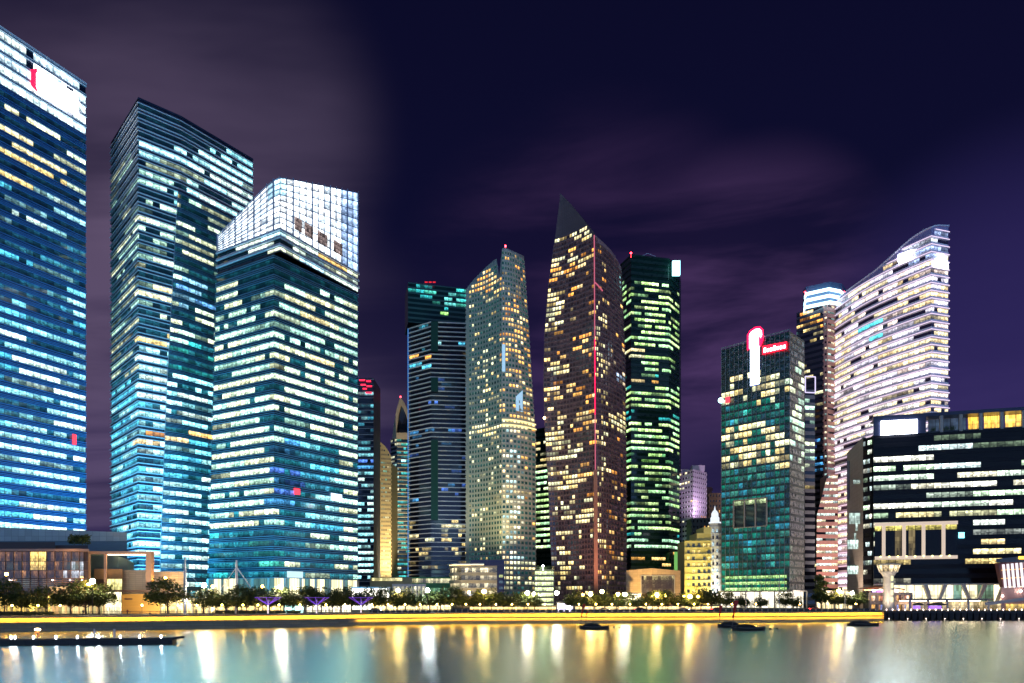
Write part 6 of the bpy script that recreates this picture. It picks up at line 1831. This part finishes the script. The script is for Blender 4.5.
# white cable masts
for (px, y0, d, arms, lab) in ((185, 557, 16, ((205, 590),), 'slim white mast with one cable at the foot of the finned tower'), (236.5, 560, 16, ((222, 587.5), (254, 592)), 'slim white mast with two slanting stays before the crowned tower')):
    p = behind(px, d); t = thing('mast', lab, 'mast', (*p, GZ), 'white cable masts'); Y = p[1]
    m = MB(); m.tube([(*p, GZ), (*p, (GZ + Z(y0, Y)) / 2), (*p, Z(y0, Y))], [.55, .5, .28], 10); m.build('pole', M_WHITEMETAL, t)
    for (ax, ay) in arms:
        m = MB(); m.bar((p[0], p[1], Z(y0 + 7 if len(arms) > 1 else 570, Y)), (X(ax, Y), Y, Z(ay, Y)), .32 if ax > px and len(arms) > 1 else .14, None, 0); m.build('stay', M_WHITEMETAL, t)
    m = MB(); m.ball((p[0] + .7, p[1] - .8, GZ + 4.6), .22); m.build('uplight', glow('cool uplight', (.8, .85, 1), 160), t)

# purple funnel canopies
PUR = glow('purple rib light', (.3, .1, 1), .6)
for px, lab in ((268, 'purple lit funnel canopy nearest the white mast'), (316.5, 'purple lit funnel canopy beside the cyan kiosk'), (361, 'purple lit funnel canopy in front of the white pavilion')):
    p = behind(px, 8); t = thing('funnel_canopy', lab, 'canopy', (*p, GZ), 'purple funnel canopies'); Y = p[1]
    zt, zm = Z(597.2, Y), Z(605, Y)
    m = MB(); m.tube([(*p, GZ), (*p, zm), (*p, zt - .3)], [.2, .18, .12], 8); m.build('pole', M_WHITEMETAL, t)
    m = MB(); m.tube([(*p, GZ + .1), (*p, zm)], [.24, .24], 8); m.build('pole_light', glow('pale pole light', (1, .85, .9), .9), t)
    tips = [(p[0] + 4.1 * math.cos(a), p[1] + 4.1 * math.sin(a), zt) for a in [k * math.pi / 4 + .2 for k in range(8)]]
    for q in tips:
        m = MB(); m.bar((*p, zm), q, .11); m.build('rib', PUR, t)
    m = MB()
    for f in (.45, .95):
        r = [tuple(Vector((*p, zm)).lerp(Vector(q), f)) for q in tips]
        for i in range(8): m.bar(r[i], r[(i + 1) % 8], .07)
    m.build('hoop', PUR, t)
    m = MB()
    for i in range(8):
        a, b = Vector(tips[i]), Vector(tips[(i + 1) % 8]); c = Vector((*p, zm + 1.2))
        m.face([a + (c - a) * .15, b + (c - b) * .15, c + (b - c) * .45, c + (a - c) * .45])
    m.build('sail', surf('dark canopy mesh', (.05, .05, .06), .8), t)

# flagpoles
for px, y0, lab in ((746, 576, 'tall bare flagpole before the left half of the green sign tower'), (779, 576, 'tall bare flagpole before the right half of the green sign tower'), (845, 590, 'short bare flagpole before the stone flank')):
    p = behind(px, 5); t = thing('flagpole', lab, 'flagpole', (*p, GZ), 'white flagpoles'); Y = p[1]
    m = MB(); m.tube([(*p, GZ), (*p, Z(y0, Y))], [.14, .07], 7); m.build('pole', M_WHITEMETAL, t)
    m = MB(); m.ball((*p, Z(y0, Y) + .15), .16); m.build('finial', M_WHITEMETAL, t)

# cars behind the trees
def car(px, d, colr, lab, tail):
    p = behind(px, d); t = thing('car', lab, 'car', (*p, GZ))
    x, y = p; m = MB(); L = 4.4
    prof = [(-2.2, .35), (-2.2, .85), (-1.5, .95), (-.9, 1.45), (.7, 1.45), (1.4, .95), (2.15, .8), (2.2, .35)]
    a = [(x + u, y - .85, GZ + v) for u, v in prof]; b = [(u, v + 1.7, w) for u, v, w in a]
    m.face(a); m.face(list(reversed(b)))
    for i in range(8): j = (i + 1) % 8; m.face([a[i], b[i], b[j], a[j]])
    m.build('body', surf('car paint ' + lab[:12], colr, .3), t)
    m = MB(); m.face([(x + u, y - .87, GZ + v) for u, v in ((-1.2, .98), (1.1, .98), (.62, 1.38), (-.85, 1.38))]); m.build('side_window', G_DARK, t)
    for u in (-1.35, 1.35):
        m = MB(); m.tube([(x + u, y - .95, GZ + .33), (x + u, y - .7, GZ + .33)], .33, 10); m.build('wheel', M_BLACK, t)
    for s in (-.6, .6):
        m = MB(); m.box((x + (2.22 if not tail else -2.22), y + s, GZ + .7), (.1, .35, .2)); m.build('headlight' if not tail else 'tail_light', glow('car headlight', (1, .95, .85), 120) if not tail else glow('car tail light', (1, .02, .02), 60), t)


for a in ((604, 32, (.5, .5, .52), 'silver car on the road behind the red sailed boat', 0), (640, 36, (.03, .03, .04), 'black car passing before the beige stone hall', 1), (683, 31, (.75, .75, .75), 'white car on the road before the yellow hotel', 0), (717, 33, (.4, .04, .04), 'dark red car with lit tail lights near the yellow hotel', 1), (815, 33, (.6, .1, .04), 'orange red car beside the tall narrow tree', 1), (375, 30, (.2, .2, .25), 'grey car behind the trees by the white pavilion', 0)): car(*a)

# floating jetty
def jetty():
    A, B = PT(-40, 127), PT(171, 132)
    t = thing('floating_jetty', 'long dark floating jetty with small white lamps', 'jetty', (*PT(80, 130), 0))
    d = Vector((B[0] - A[0], B[1] - A[1])).normalized(); n = Vector((-d.y, d.x))
    m = MB(); m.prism([A, B, (B[0] + n.x * 3, B[1] + n.y * 3), (A[0] + n.x * 3, A[1] + n.y * 3)], .75, 1.15); m.build('deck', surf('dark jetty planks', (.06, .05, .05), .7), t)
    L = (Vector(B) - Vector(A)).length; k = 0; f = MB()
    n_f = 14
    for i in range(n_f):
        s = A[0] + d.x * (L * (i + .5) / n_f), A[1] + d.y * (L * (i + .5) / n_f) + 1.5
        m = MB(); m.box((*s, .3), (2.6, 2.4, .88), 0, math.atan2(d.y, d.x)); m.build('float', M_BLACK, t)
    m = MB(); e = (B[0] + d.x * 2, B[1] + d.y * 2); m.bar((*B, 1.0), (e[0], e[1] + 1, 1.3), .35, .5); m.build('end_fender', M_BLACK, t)
    for px in (9.5, 13.5, 32, 54.5, 76, 97.5, 119, 138.5, 160):
        p = on_line(A, B, px); m = MB(); m.bar((p[0], p[1] + .4, 1.15), (p[0], p[1] + .4, 1.45), .08); m.ball((p[0], p[1] + .4, 1.55), .14); m.build('deck_lamp', glow('cool deck lamp', (.85, .9, 1), 50), t)
    for px in (86.5, 107):
        p = on_line(A, B, px); m = MB(); m.tube([(p[0], p[1] + 2.4, -3), (p[0], p[1] + 2.4, 2.8)], .2, 10); m.lathe([(.2, 2.8), (.24, 2.85), (0, 3.0)], (p[0], p[1] + 2.4, 0), 10); m.build('pile', surf('grey pile', (.4, .38, .42), .6), t)
    p = on_line(A, B, 33); t = thing('lantern_post', 'short post with a flat orange lantern and lifebuoy on the jetty', 'lantern', (p[0], p[1] + 1.2, 1.15))
    x, y = p[0], p[1] + 1.2
    m = MB(); m.bar((x, y, 1.15), (x, y, 2.75), .16); m.build('post', M_RAIL, t)
    m = MB(); m.lathe([(0, 2.7), (.42, 2.75), (.46, 2.95), (.3, 3.08), (0, 3.1)], (x, y, 0), 12); m.build('lantern', glow('orange lantern', (1, .72, .3), 55), t)
    m = MB(); c = []
    for i in range(13): a = i / 12 * 2 * math.pi; c.append((x + .1 + .38 * math.cos(a), y - .2, 2.0 + .38 * math.sin(a)))
    m.tube(c, .09, 6); m.build('lifebuoy', surf('orange lifebuoy', (.7, .2, .04), .5), t)


jetty()


# moored boats
HULL = surf('dark boat hull', (.05, .04, .035), .5); WOOD = surf('grey gunwale', (.22, .18, .15), .6); TARP = surf('dark boat tarpaulin', (.04, .032, .03), .8); SAIL = surf('red sail cloth', (.8, .05, .035), .7, var=.25)


def boat(px0, px1, yw, lab, sails):
    Y = CAMH * F / (yw - HY); x0, x1 = X(px0, Y), X(px1, Y); L = x1 - x0; cx = (x0 + x1) / 2
    t = thing('moored_boat', lab, 'boat', (cx, Y, 0), 'boats moored before the quay')
    m = MB(); st = 12; prev = None; W = L * .14
    for i in range(st + 1):
        s = i / st; x = x0 + L * s; w = W * (1 - abs(2 * s - 1) ** 3.0) ** .6 + .02; sh = .62 + .4 * (2 * s - 1) ** 2
        ring = [(x, Y - w, sh), (x, Y - w * .75, .1), (x, Y, -.35), (x, Y + w * .75, .1), (x, Y + w, sh)]
        if prev:
            for k in range(4): m.face([prev[k], ring[k], ring[k + 1], prev[k + 1]])
            m.face([prev[4], ring[4], ring[0], prev[0]])
        prev = ring
    m.build('hull', HULL, t)
    m = MB(); pr = None
    for i in range(st + 1):
        s = i / st; x = x0 + L * s; w = W * (1 - abs(2 * s - 1) ** 3.0) ** .6 + .05; sh = .62 + .4 * (2 * s - 1) ** 2; q = [(x, Y - w, sh), (x, Y + w, sh)]
        if pr:
            for k in (0, 1): m.bar(pr[k], q[k], .12, .14)
        pr = q
    m.build('gunwale', WOOD, t)
    m = MB(); pr = None
    for i in range(9):
        s = .1 + .62 * i / 8; x = x0 + L * s; w = W * .92; hh = .75 + (.95 + .08 * math.sin(i * 1.9)) * min(1, 4 * min(i / 8, 1 - i / 8) + .25)
        r = [(x, Y - w, .7), (x, Y - w * .85, hh * .8), (x, Y, hh), (x, Y + w * .85, hh * .8), (x, Y + w, .7)]
        if pr:
            for k in range(4): m.face([pr[k], r[k], r[k + 1], pr[k + 1]])
        else: m.face(r)
        pr = r
    m.face(list(reversed(pr))); m.build('tarpaulin', TARP, t)
    for (pt, pb, yt, yb, w) in sails:
        xt, xb = X(pt, Y), X(pb, Y); zt, zb = Z(yt, Y), Z(yb, Y)
        m = MB(); m.tube([(xb - (xt - xb) * .35, Y, .4), (xt + (xt - xb) * .35, Y, zt + 1.6)], [.09, .05], 6); m.build('mast', WOOD, t)
        m = MB(); k_ = 8; pr = None
        for i in range(k_ + 1):
            f = i / k_; x = xb + (xt - xb) * f; z = zb + (zt - zb) * f; ww = w * (.35 + .65 * f) * (1 + .18 * math.sin(i * 2.1)); dy = .12 * math.sin(i * 1.7)
            q = [(x - ww, Y - .15 + dy, z), (x - ww * .2, Y - .35 - dy, z), (x + ww * .8, Y - .1 + dy, z), (x + ww * .2, Y + .15, z)]
            if pr:
                for j in range(4): m.face([pr[j], pr[(j + 1) % 4], q[(j + 1) % 4], q[j]])
            pr = q
        m.face(pr); m.build('sail', SAIL, t)


boat(579.5, 609, 629.0, 'dark moored boat with a leaning red sail below the pointed tower', [(584.5, 581, 604, 616.5, .42), (588, 585.5, 611, 616.5, .22)])
boat(717.5, 747, 627.3, 'dark moored boat with a red sail, tucked behind a longer boat', [(721, 719.5, 605.5, 616, .6)])
boat(731.5, 765, 630.2, 'longer dark moored boat with a red sail nearest the open water', [(736.5, 733, 600.5, 618, .72)])
boat(847, 879, 625.8, 'dark moored boat without sail at the end of the quay', [])
for i, (px, y, lab) in enumerate(((614, 628, 'small dark buoy just beside the bow of the red sailed boat'), (620, 628.2, 'small dark buoy between two others on the yellow reflection'), (624.5, 628, 'small dark buoy farthest from the bow of the boat'), (770, 629.5, 'small dark float beside the longer moored boat'), (777, 629.2, 'small dark float alone on the water before the sign tower'))):
    Y = CAMH * F / (y - HY); t = thing('mooring_buoy', lab, 'buoy', (X(px, Y), Y, 0), 'mooring buoys')
    m = MB(); m.lathe([(0, -.3), (.42, -.1), (.45, .2), (.2, .42), (0, .45)], (X(px, Y), Y, 0), 10); m.build('float', M_BLACK, t)
    m = MB(); m.lathe([(.06, .4), (.06, .62), (0, .64)], (X(px, Y), Y, 0), 6); m.build('ring', M_ALU, t)


# people on the promenade
def cloth(nm, top, low):
    m, t, b = new_mat(nm)
    tc = nd(t, 'ShaderNodeTexCoord'); sp = nd(t, 'ShaderNodeSeparateXYZ'); t.links.new(tc.outputs['Object'], sp.inputs[0])
    r = nd(t, 'ShaderNodeValToRGB'); r.color_ramp.interpolation = 'CONSTANT'; r.color_ramp.elements[0].color = (*low, 1)
    e = r.color_ramp.elements[1]; e.position = .52; e.color = (*top, 1)
    e = r.color_ramp.elements.new(.83); e.color = (.35, .2, .14, 1); e = r.color_ramp.elements.new(.95); e.color = (.02, .015, .012, 1)
    t.links.new(math_(t, 'DIVIDE', sp.outputs[2], 1.75), r.inputs[0]); t.links.new(r.outputs[0], b.inputs['Base Color']); b.inputs['Roughness'].default_value = .8
    return m


def person(px, d, top, low, lab, stride=.16, rz=0.0):
    v = [(0, 0, .95), (0, 0, 1.2), (0, 0, 1.42), (0, 0, 1.52), (0, -.02, 1.62), (0, -.01, 1.72)]
    rr = [.15, .14, .12, .055, .095, .07]; e = [(0, 1), (1, 2), (2, 3), (3, 4), (4, 5)]
    for s in (-1, 1):
        i = len(v); v += [(s * .1, 0, .9), (s * .11, -s * stride * .6, .48), (s * .11, s * stride, .07), (s * .11, s * stride - .15, .04)]; rr += [.1, .07, .05, .04]; e += [(0, i), (i, i + 1), (i + 1, i + 2), (i + 2, i + 3)]
        i = len(v); v += [(s * .2, 0, 1.4), (s * .26, .03, 1.12), (s * .27, -.08 + s * .05, .88), (s * .27, -.1 + s * .05, .78)]; rr += [.065, .05, .04, .035]; e += [(2, i), (i, i + 1), (i + 1, i + 2), (i + 2, i + 3)]
    me = bpy.data.meshes.new('person'); me.from_pydata(v, e, []); me.update()
    o = bpy.data.objects.new('person', me); col.objects.link(o); o.location = (*behind(px, d), GZ + .05); o.rotation_euler = (0, 0, rz)
    sk = o.modifiers.new('skin', 'SKIN'); o.modifiers.new('sub', 'SUBSURF').render_levels = 1
    for sv, r_ in zip(me.skin_vertices[0].data, rr): sv.radius = (r_, r_)
    me.skin_vertices[0].data[0].use_root = True
    me.materials.append(cloth('clothes', top, low)); tag(o, lab, 'person', 'people on the promenade')


person(83, 4, (.05, .05, .06), (.02, .02, .025), 'person in dark clothes standing before the lit gallery colonnade', .05)
person(127.5, 5, (.3, .03, .03), (.03, .03, .04), 'person in a red top standing before the timber wall', .05)
person(196, 6, (.2, .2, .22), (.02, .02, .05), 'person in a grey top walking near the round tree', .2, 1.5)
person(254, 5, (.25, .18, .4), (.03, .03, .03), 'person in a violet top near the first funnel canopy', .15, 1.4)
person(325.5, 5, (.5, .48, .45), (.04, .04, .06), 'person in a pale top beyond the middle funnel canopy', .18, -1.5)

# ------------------------------------------------------------------ floodlights at the foot of the facades
M_FL = surf('floodlight housing', (.05, .05, .05), .5)
for (px, Y, ax, ay, aY, c, p, ang, lab) in (
        (112, 300, 50, 430, 325, (.07, .52, 1.0), 330000, 120, 'floodlight washing the tallest blue tower'), (170, 305, 185, 440, 340, (.08, .6, 1.0), 220000, 110, 'floodlight washing the finned tower'),
        (104, 350, 120, 420, 345, (.3, .75, 1.0), 60000, 110, 'floodlight washing the narrow side of the finned tower'), (225, 268, 240, 460, 310, (.07, .6, 1.0), 130000, 120, 'floodlight washing one side of the crowned tower'),
        (340, 275, 320, 460, 320, (.07, .55, 1.0), 130000, 120, 'floodlight washing the other side of the crowned tower'), (487, 379, 487, 440, 420, (1.0, .9, .45), 90000, 110, 'floodlight washing the grey grid tower'),
        (600, 372, 600, 430, 405, (1, .5, .35), 90000, 110, 'floodlight washing the pointed brown tower'), (699, 405, 699, 565, 430, (1, .8, .25), 60000, 120, 'yellow floodlight before the stepped hotel'),
        (718, 418, 717, 560, 430, (.85, .9, 1), 26000, 100, 'white floodlight below the hotel dome'), (652, 330, 652, 585, 352, (1, .66, .25), 60000, 130, 'warm floodlight before the stone hall'),
        (835, 338, 855, 510, 350, (1, .8, .6), 42000, 110, 'warm floodlight beside the stone flank'), (886, 294, 888, 580, 302, (1, .82, .62), 5200, 110, 'warm floodlight at the lookout tower'),
        (388, 500, 402, 415, 545, (1, .8, .5), 700000, 70, 'warm floodlight below the pointed arch tower'), (380, 480, 381, 470, 520, (1, .75, .3), 60000, 110, 'gold floodlight below the rounded gold tower'),
        (699, 478, 697, 490, 495, (.9, .68, 1), 45000, 110, 'lilac floodlight before the lilac block'), (40, 206, 40, 570, 228, (1, .6, .25), 22000, 140, 'warm floodlight before the brown gallery'),
        (150, 214, 150, 580, 238, (1, .75, .4), 18000, 140, 'warm floodlight before the beige panel wall'), (440, 428, 440, 430, 480, (.7, .85, 1), 80000, 110, 'cool floodlight below the balconied tower'),
        (836, 440, 836, 480, 488, (1, .6, .5), 70000, 100, 'rosy floodlight below the pink stone corner'), (875, 385, 880, 420, 450, (1, .84, .8), 240000, 120, 'rosy floodlight below the curved pale tower'),
        (475, 355, 475, 585, 372, (1, .75, .4), 9000, 130, 'warm floodlight before the curved cream podium'), (805, 380, 800, 500, 400, (1, .85, .8), 30000, 110, 'pale floodlight beside the green sign tower')):
    x_ = X(px, Y); gz = 65.2 if 'lilac' in lab else 30.6 if 'grid tower' in lab else 23.0 if 'balconied' in lab else GZ
    t = thing('floodlight', lab, 'floodlight', (x_, Y, gz), 'floodlights at the towers')
    m = MB(); m.box((x_, Y, gz + .25), (.6, .5, .4)); m.bar((x_, Y, gz), (x_, Y, gz + .1), .3); m.build('housing', M_FL, t)
    ld = bpy.data.lights.new('flood beam', 'SPOT'); ld.energy = p; ld.color = c; ld.spot_size = math.radians(ang); ld.spot_blend = 1.0; ld.shadow_soft_size = .6
    lo = bpy.data.objects.new('flood_beam', ld); col.objects.link(lo); lo.parent = t; lo.location = (0, 0, .9)
    dv = Vector((X(ax, aY), aY, Z(ay, aY))) - Vector((x_, Y, gz + .9)); lo.rotation_euler = dv.to_track_quat('-Z', 'Y').to_euler()

# ------------------------------------------------------------------ sky and light
w = bpy.data.worlds.new('World'); scene.world = w; w.use_nodes = True
t = w.node_tree; bg = t.nodes['Background']
tc = nd(t, 'ShaderNodeTexCoord'); D = tc.outputs['Generated']
sp = nd(t, 'ShaderNodeSeparateXYZ'); t.links.new(D, sp.inputs[0])
x, y, z = sp.outputs


def dirmask(px, py, w0, w1):
    v = Vector((px - CX, F, HY - py)).normalized()
    n = nd(t, 'ShaderNodeVectorMath', operation='DOT_PRODUCT'); t.links.new(D, n.inputs[0]); n.inputs[1].default_value = v
    r = nd(t, 'ShaderNodeMapRange', interpolation_type='SMOOTHSTEP'); t.links.new(n.outputs['Value'], r.inputs[0]); r.inputs[1].default_value = w0; r.inputs[2].default_value = w1
    return r.outputs[0]


# clouds drift along one direction during the long exposure: noise on a flat layer high above, stretched
zc = math_(t, 'MAXIMUM', math_(t, 'ADD', z, .12), .05)
u = math_(t, 'DIVIDE', x, zc); v = math_(t, 'DIVIDE', y, zc)
cv = nd(t, 'ShaderNodeCombineXYZ'); t.links.new(u, cv.inputs[0]); t.links.new(v, cv.inputs[1])
mp = nd(t, 'ShaderNodeMapping'); mp.inputs['Rotation'].default_value = (0, 0, -.55); mp.inputs['Scale'].default_value = (.45, 1.7, 1); t.links.new(cv.outputs[0], mp.inputs[0])
nz = nd(t, 'ShaderNodeTexNoise'); nz.inputs['Scale'].default_value = 1.3; nz.inputs['Detail'].default_value = 5; nz.inputs['Roughness'].default_value = .5; nz.inputs['Distortion'].default_value = .4
t.links.new(mp.outputs[0], nz.inputs['Vector'])
cl = nd(t, 'ShaderNodeMapRange', interpolation_type='SMOOTHSTEP'); t.links.new(nz.outputs['Fac'], cl.inputs[0]); cl.inputs[1].default_value = .36; cl.inputs[2].default_value = .66
cl = cl.outputs[0]


mp2 = nd(t, 'ShaderNodeMapping'); mp2.inputs['Scale'].default_value = (1.6, 1.6, 8.0); mp2.inputs['Rotation'].default_value = (0, .1, 0); t.links.new(D, mp2.inputs[0])
nz2 = nd(t, 'ShaderNodeTexNoise'); nz2.inputs['Scale'].default_value = 1.5; nz2.inputs['Detail'].default_value = 6; nz2.inputs['Roughness'].default_value = .55; nz2.inputs['Distortion'].default_value = .3
t.links.new(mp2.outputs[0], nz2.inputs['Vector'])
lowc = nd(t, 'ShaderNodeMapRange', interpolation_type='SMOOTHSTEP'); t.links.new(nz2.outputs['Fac'], lowc.inputs[0]); lowc.inputs[1].default_value = .36; lowc.inputs[2].default_value = .68
lowc = lowc.outputs[0]


def add(a, fac, colr):
    return mixc(t, 1.0, a, mixc(t, fac, (0, 0, 0), colr), 'ADD')


sky = mixc(t, math_(t, 'MULTIPLY', math_(t, 'SUBTRACT', 1.0, z), 1.0), (.0016, .0018, .0095), (.0046, .0045, .028))
c1 = math_(t, 'MULTIPLY', dirmask(50, 70, .915, .992), math_(t, 'MULTIPLY_ADD', cl, .9, .16))
nrm = Vector((185 - CX, F, HY)).cross(Vector((345 - CX, F, HY - 185))).normalized()
if nrm.x > 0: nrm = -nrm
dn = nd(t, 'ShaderNodeVectorMath', operation='DOT_PRODUCT'); t.links.new(D, dn.inputs[0]); dn.inputs[1].default_value = nrm
dr = nd(t, 'ShaderNodeMapRange', interpolation_type='SMOOTHSTEP'); t.links.new(dn.outputs['Value'], dr.inputs[0]); dr.inputs[1].default_value = -.02; dr.inputs[2].default_value = .28
c1 = math_(t, 'MULTIPLY', math_(t, 'MULTIPLY', dirmask(110, 110, .8, .99), dr.outputs[0]), math_(t, 'MULTIPLY_ADD', cl, .85, .2))
sky = add(sky, c1, (.072, .05, .08))
c1b = math_(t, 'MULTIPLY', math_(t, 'MULTIPLY', dirmask(225, 125, .976, .9999), dirmask(150, 120, .95, .985)), math_(t, 'MULTIPLY_ADD', cl, 1.1, .05))
sky = add(sky, c1b, (.036, .026, .042))
c2 = math_(t, 'MULTIPLY', dirmask(750, 300, .982, .9998), math_(t, 'MULTIPLY_ADD', lowc, 1.1, .08))
sky = add(sky, c2, (.032, .015, .042))
c4 = math_(t, 'MULTIPLY', dirmask(590, 330, .96, .999), math_(t, 'MULTIPLY_ADD', lowc, 1.0, .1))
sky = add(sky, c4, (.02, .009, .026))
c3 = dirmask(1010, 350, .968, 1.0)
sky = add(sky, c3, (.012, .008, .042))
hz = nd(t, 'ShaderNodeMapRange', interpolation_type='SMOOTHSTEP'); t.links.new(z, hz.inputs[0]); hz.inputs[1].default_value = .5; hz.inputs[2].default_value = 0.0
sky = add(sky, math_(t, 'MULTIPLY', hz.outputs[0], math_(t, 'MULTIPLY_ADD', lowc, .7, .5)), (.017, .011, .033))
# the lit city on the other side of the bay, behind the viewer
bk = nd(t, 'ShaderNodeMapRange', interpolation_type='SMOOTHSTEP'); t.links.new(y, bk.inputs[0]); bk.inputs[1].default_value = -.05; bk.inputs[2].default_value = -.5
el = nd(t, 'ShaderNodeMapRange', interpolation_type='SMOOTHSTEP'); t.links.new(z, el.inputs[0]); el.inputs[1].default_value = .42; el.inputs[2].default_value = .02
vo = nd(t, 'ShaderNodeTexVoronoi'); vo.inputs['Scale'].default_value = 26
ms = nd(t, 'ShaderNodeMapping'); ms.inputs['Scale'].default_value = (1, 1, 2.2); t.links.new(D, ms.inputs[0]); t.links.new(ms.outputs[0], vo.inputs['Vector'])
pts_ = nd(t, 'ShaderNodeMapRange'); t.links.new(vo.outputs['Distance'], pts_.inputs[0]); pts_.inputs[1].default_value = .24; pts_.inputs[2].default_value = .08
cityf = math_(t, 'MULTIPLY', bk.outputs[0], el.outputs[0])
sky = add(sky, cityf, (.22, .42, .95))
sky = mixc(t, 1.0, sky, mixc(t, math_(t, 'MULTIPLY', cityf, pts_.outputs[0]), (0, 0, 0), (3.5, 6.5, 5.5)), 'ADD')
ns = nd(t, 'ShaderNodeTexSky', sky_type='NISHITA'); ns.sun_disc = False; ns.sun_elevation = math.radians(-9); ns.sun_rotation = math.radians(200)
sky = mixc(t, 1.0, sky, mixc(t, .05, (0, 0, 0), ns.outputs[0]), 'ADD')
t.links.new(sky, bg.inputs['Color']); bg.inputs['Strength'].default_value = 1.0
w.cycles.sampling_method = 'MANUAL'; w.cycles.sample_map_resolution = 1024

sun = bpy.data.lights.new('moonlight', 'SUN'); sun.energy = .015; sun.angle = math.radians(.5); sun.color = (.8, .87, 1)
so = bpy.data.objects.new('moonlight', sun); col.objects.link(so); so.rotation_euler = (math.radians(50), 0, math.radians(-20))

# ------------------------------------------------------------------ camera and render settings
cam = bpy.data.cameras.new('camera'); co = bpy.data.objects.new('camera', cam); col.objects.link(co)
co.location = (0, 0, CAMH); co.rotation_euler = (math.radians(90), 0, 0)
cam.sensor_width = 36.0; cam.lens = 36.0 * F / 1024.0
cam.shift_y = (HY - 341.5) / 1024.0; cam.clip_end = 20000; cam.clip_start = .5
scene.camera = co
scene.view_settings.view_transform = 'Standard'; scene.view_settings.look = 'None'; scene.view_settings.exposure = 0.42; scene.view_settings.gamma = 1
scene.cycles.max_bounces = 6; scene.cycles.diffuse_bounces = 2; scene.cycles.glossy_bounces = 4; scene.cycles.transmission_bounces = 2
scene.cycles.sample_clamp_indirect = 6.0
scene.cycles.use_denoising = True
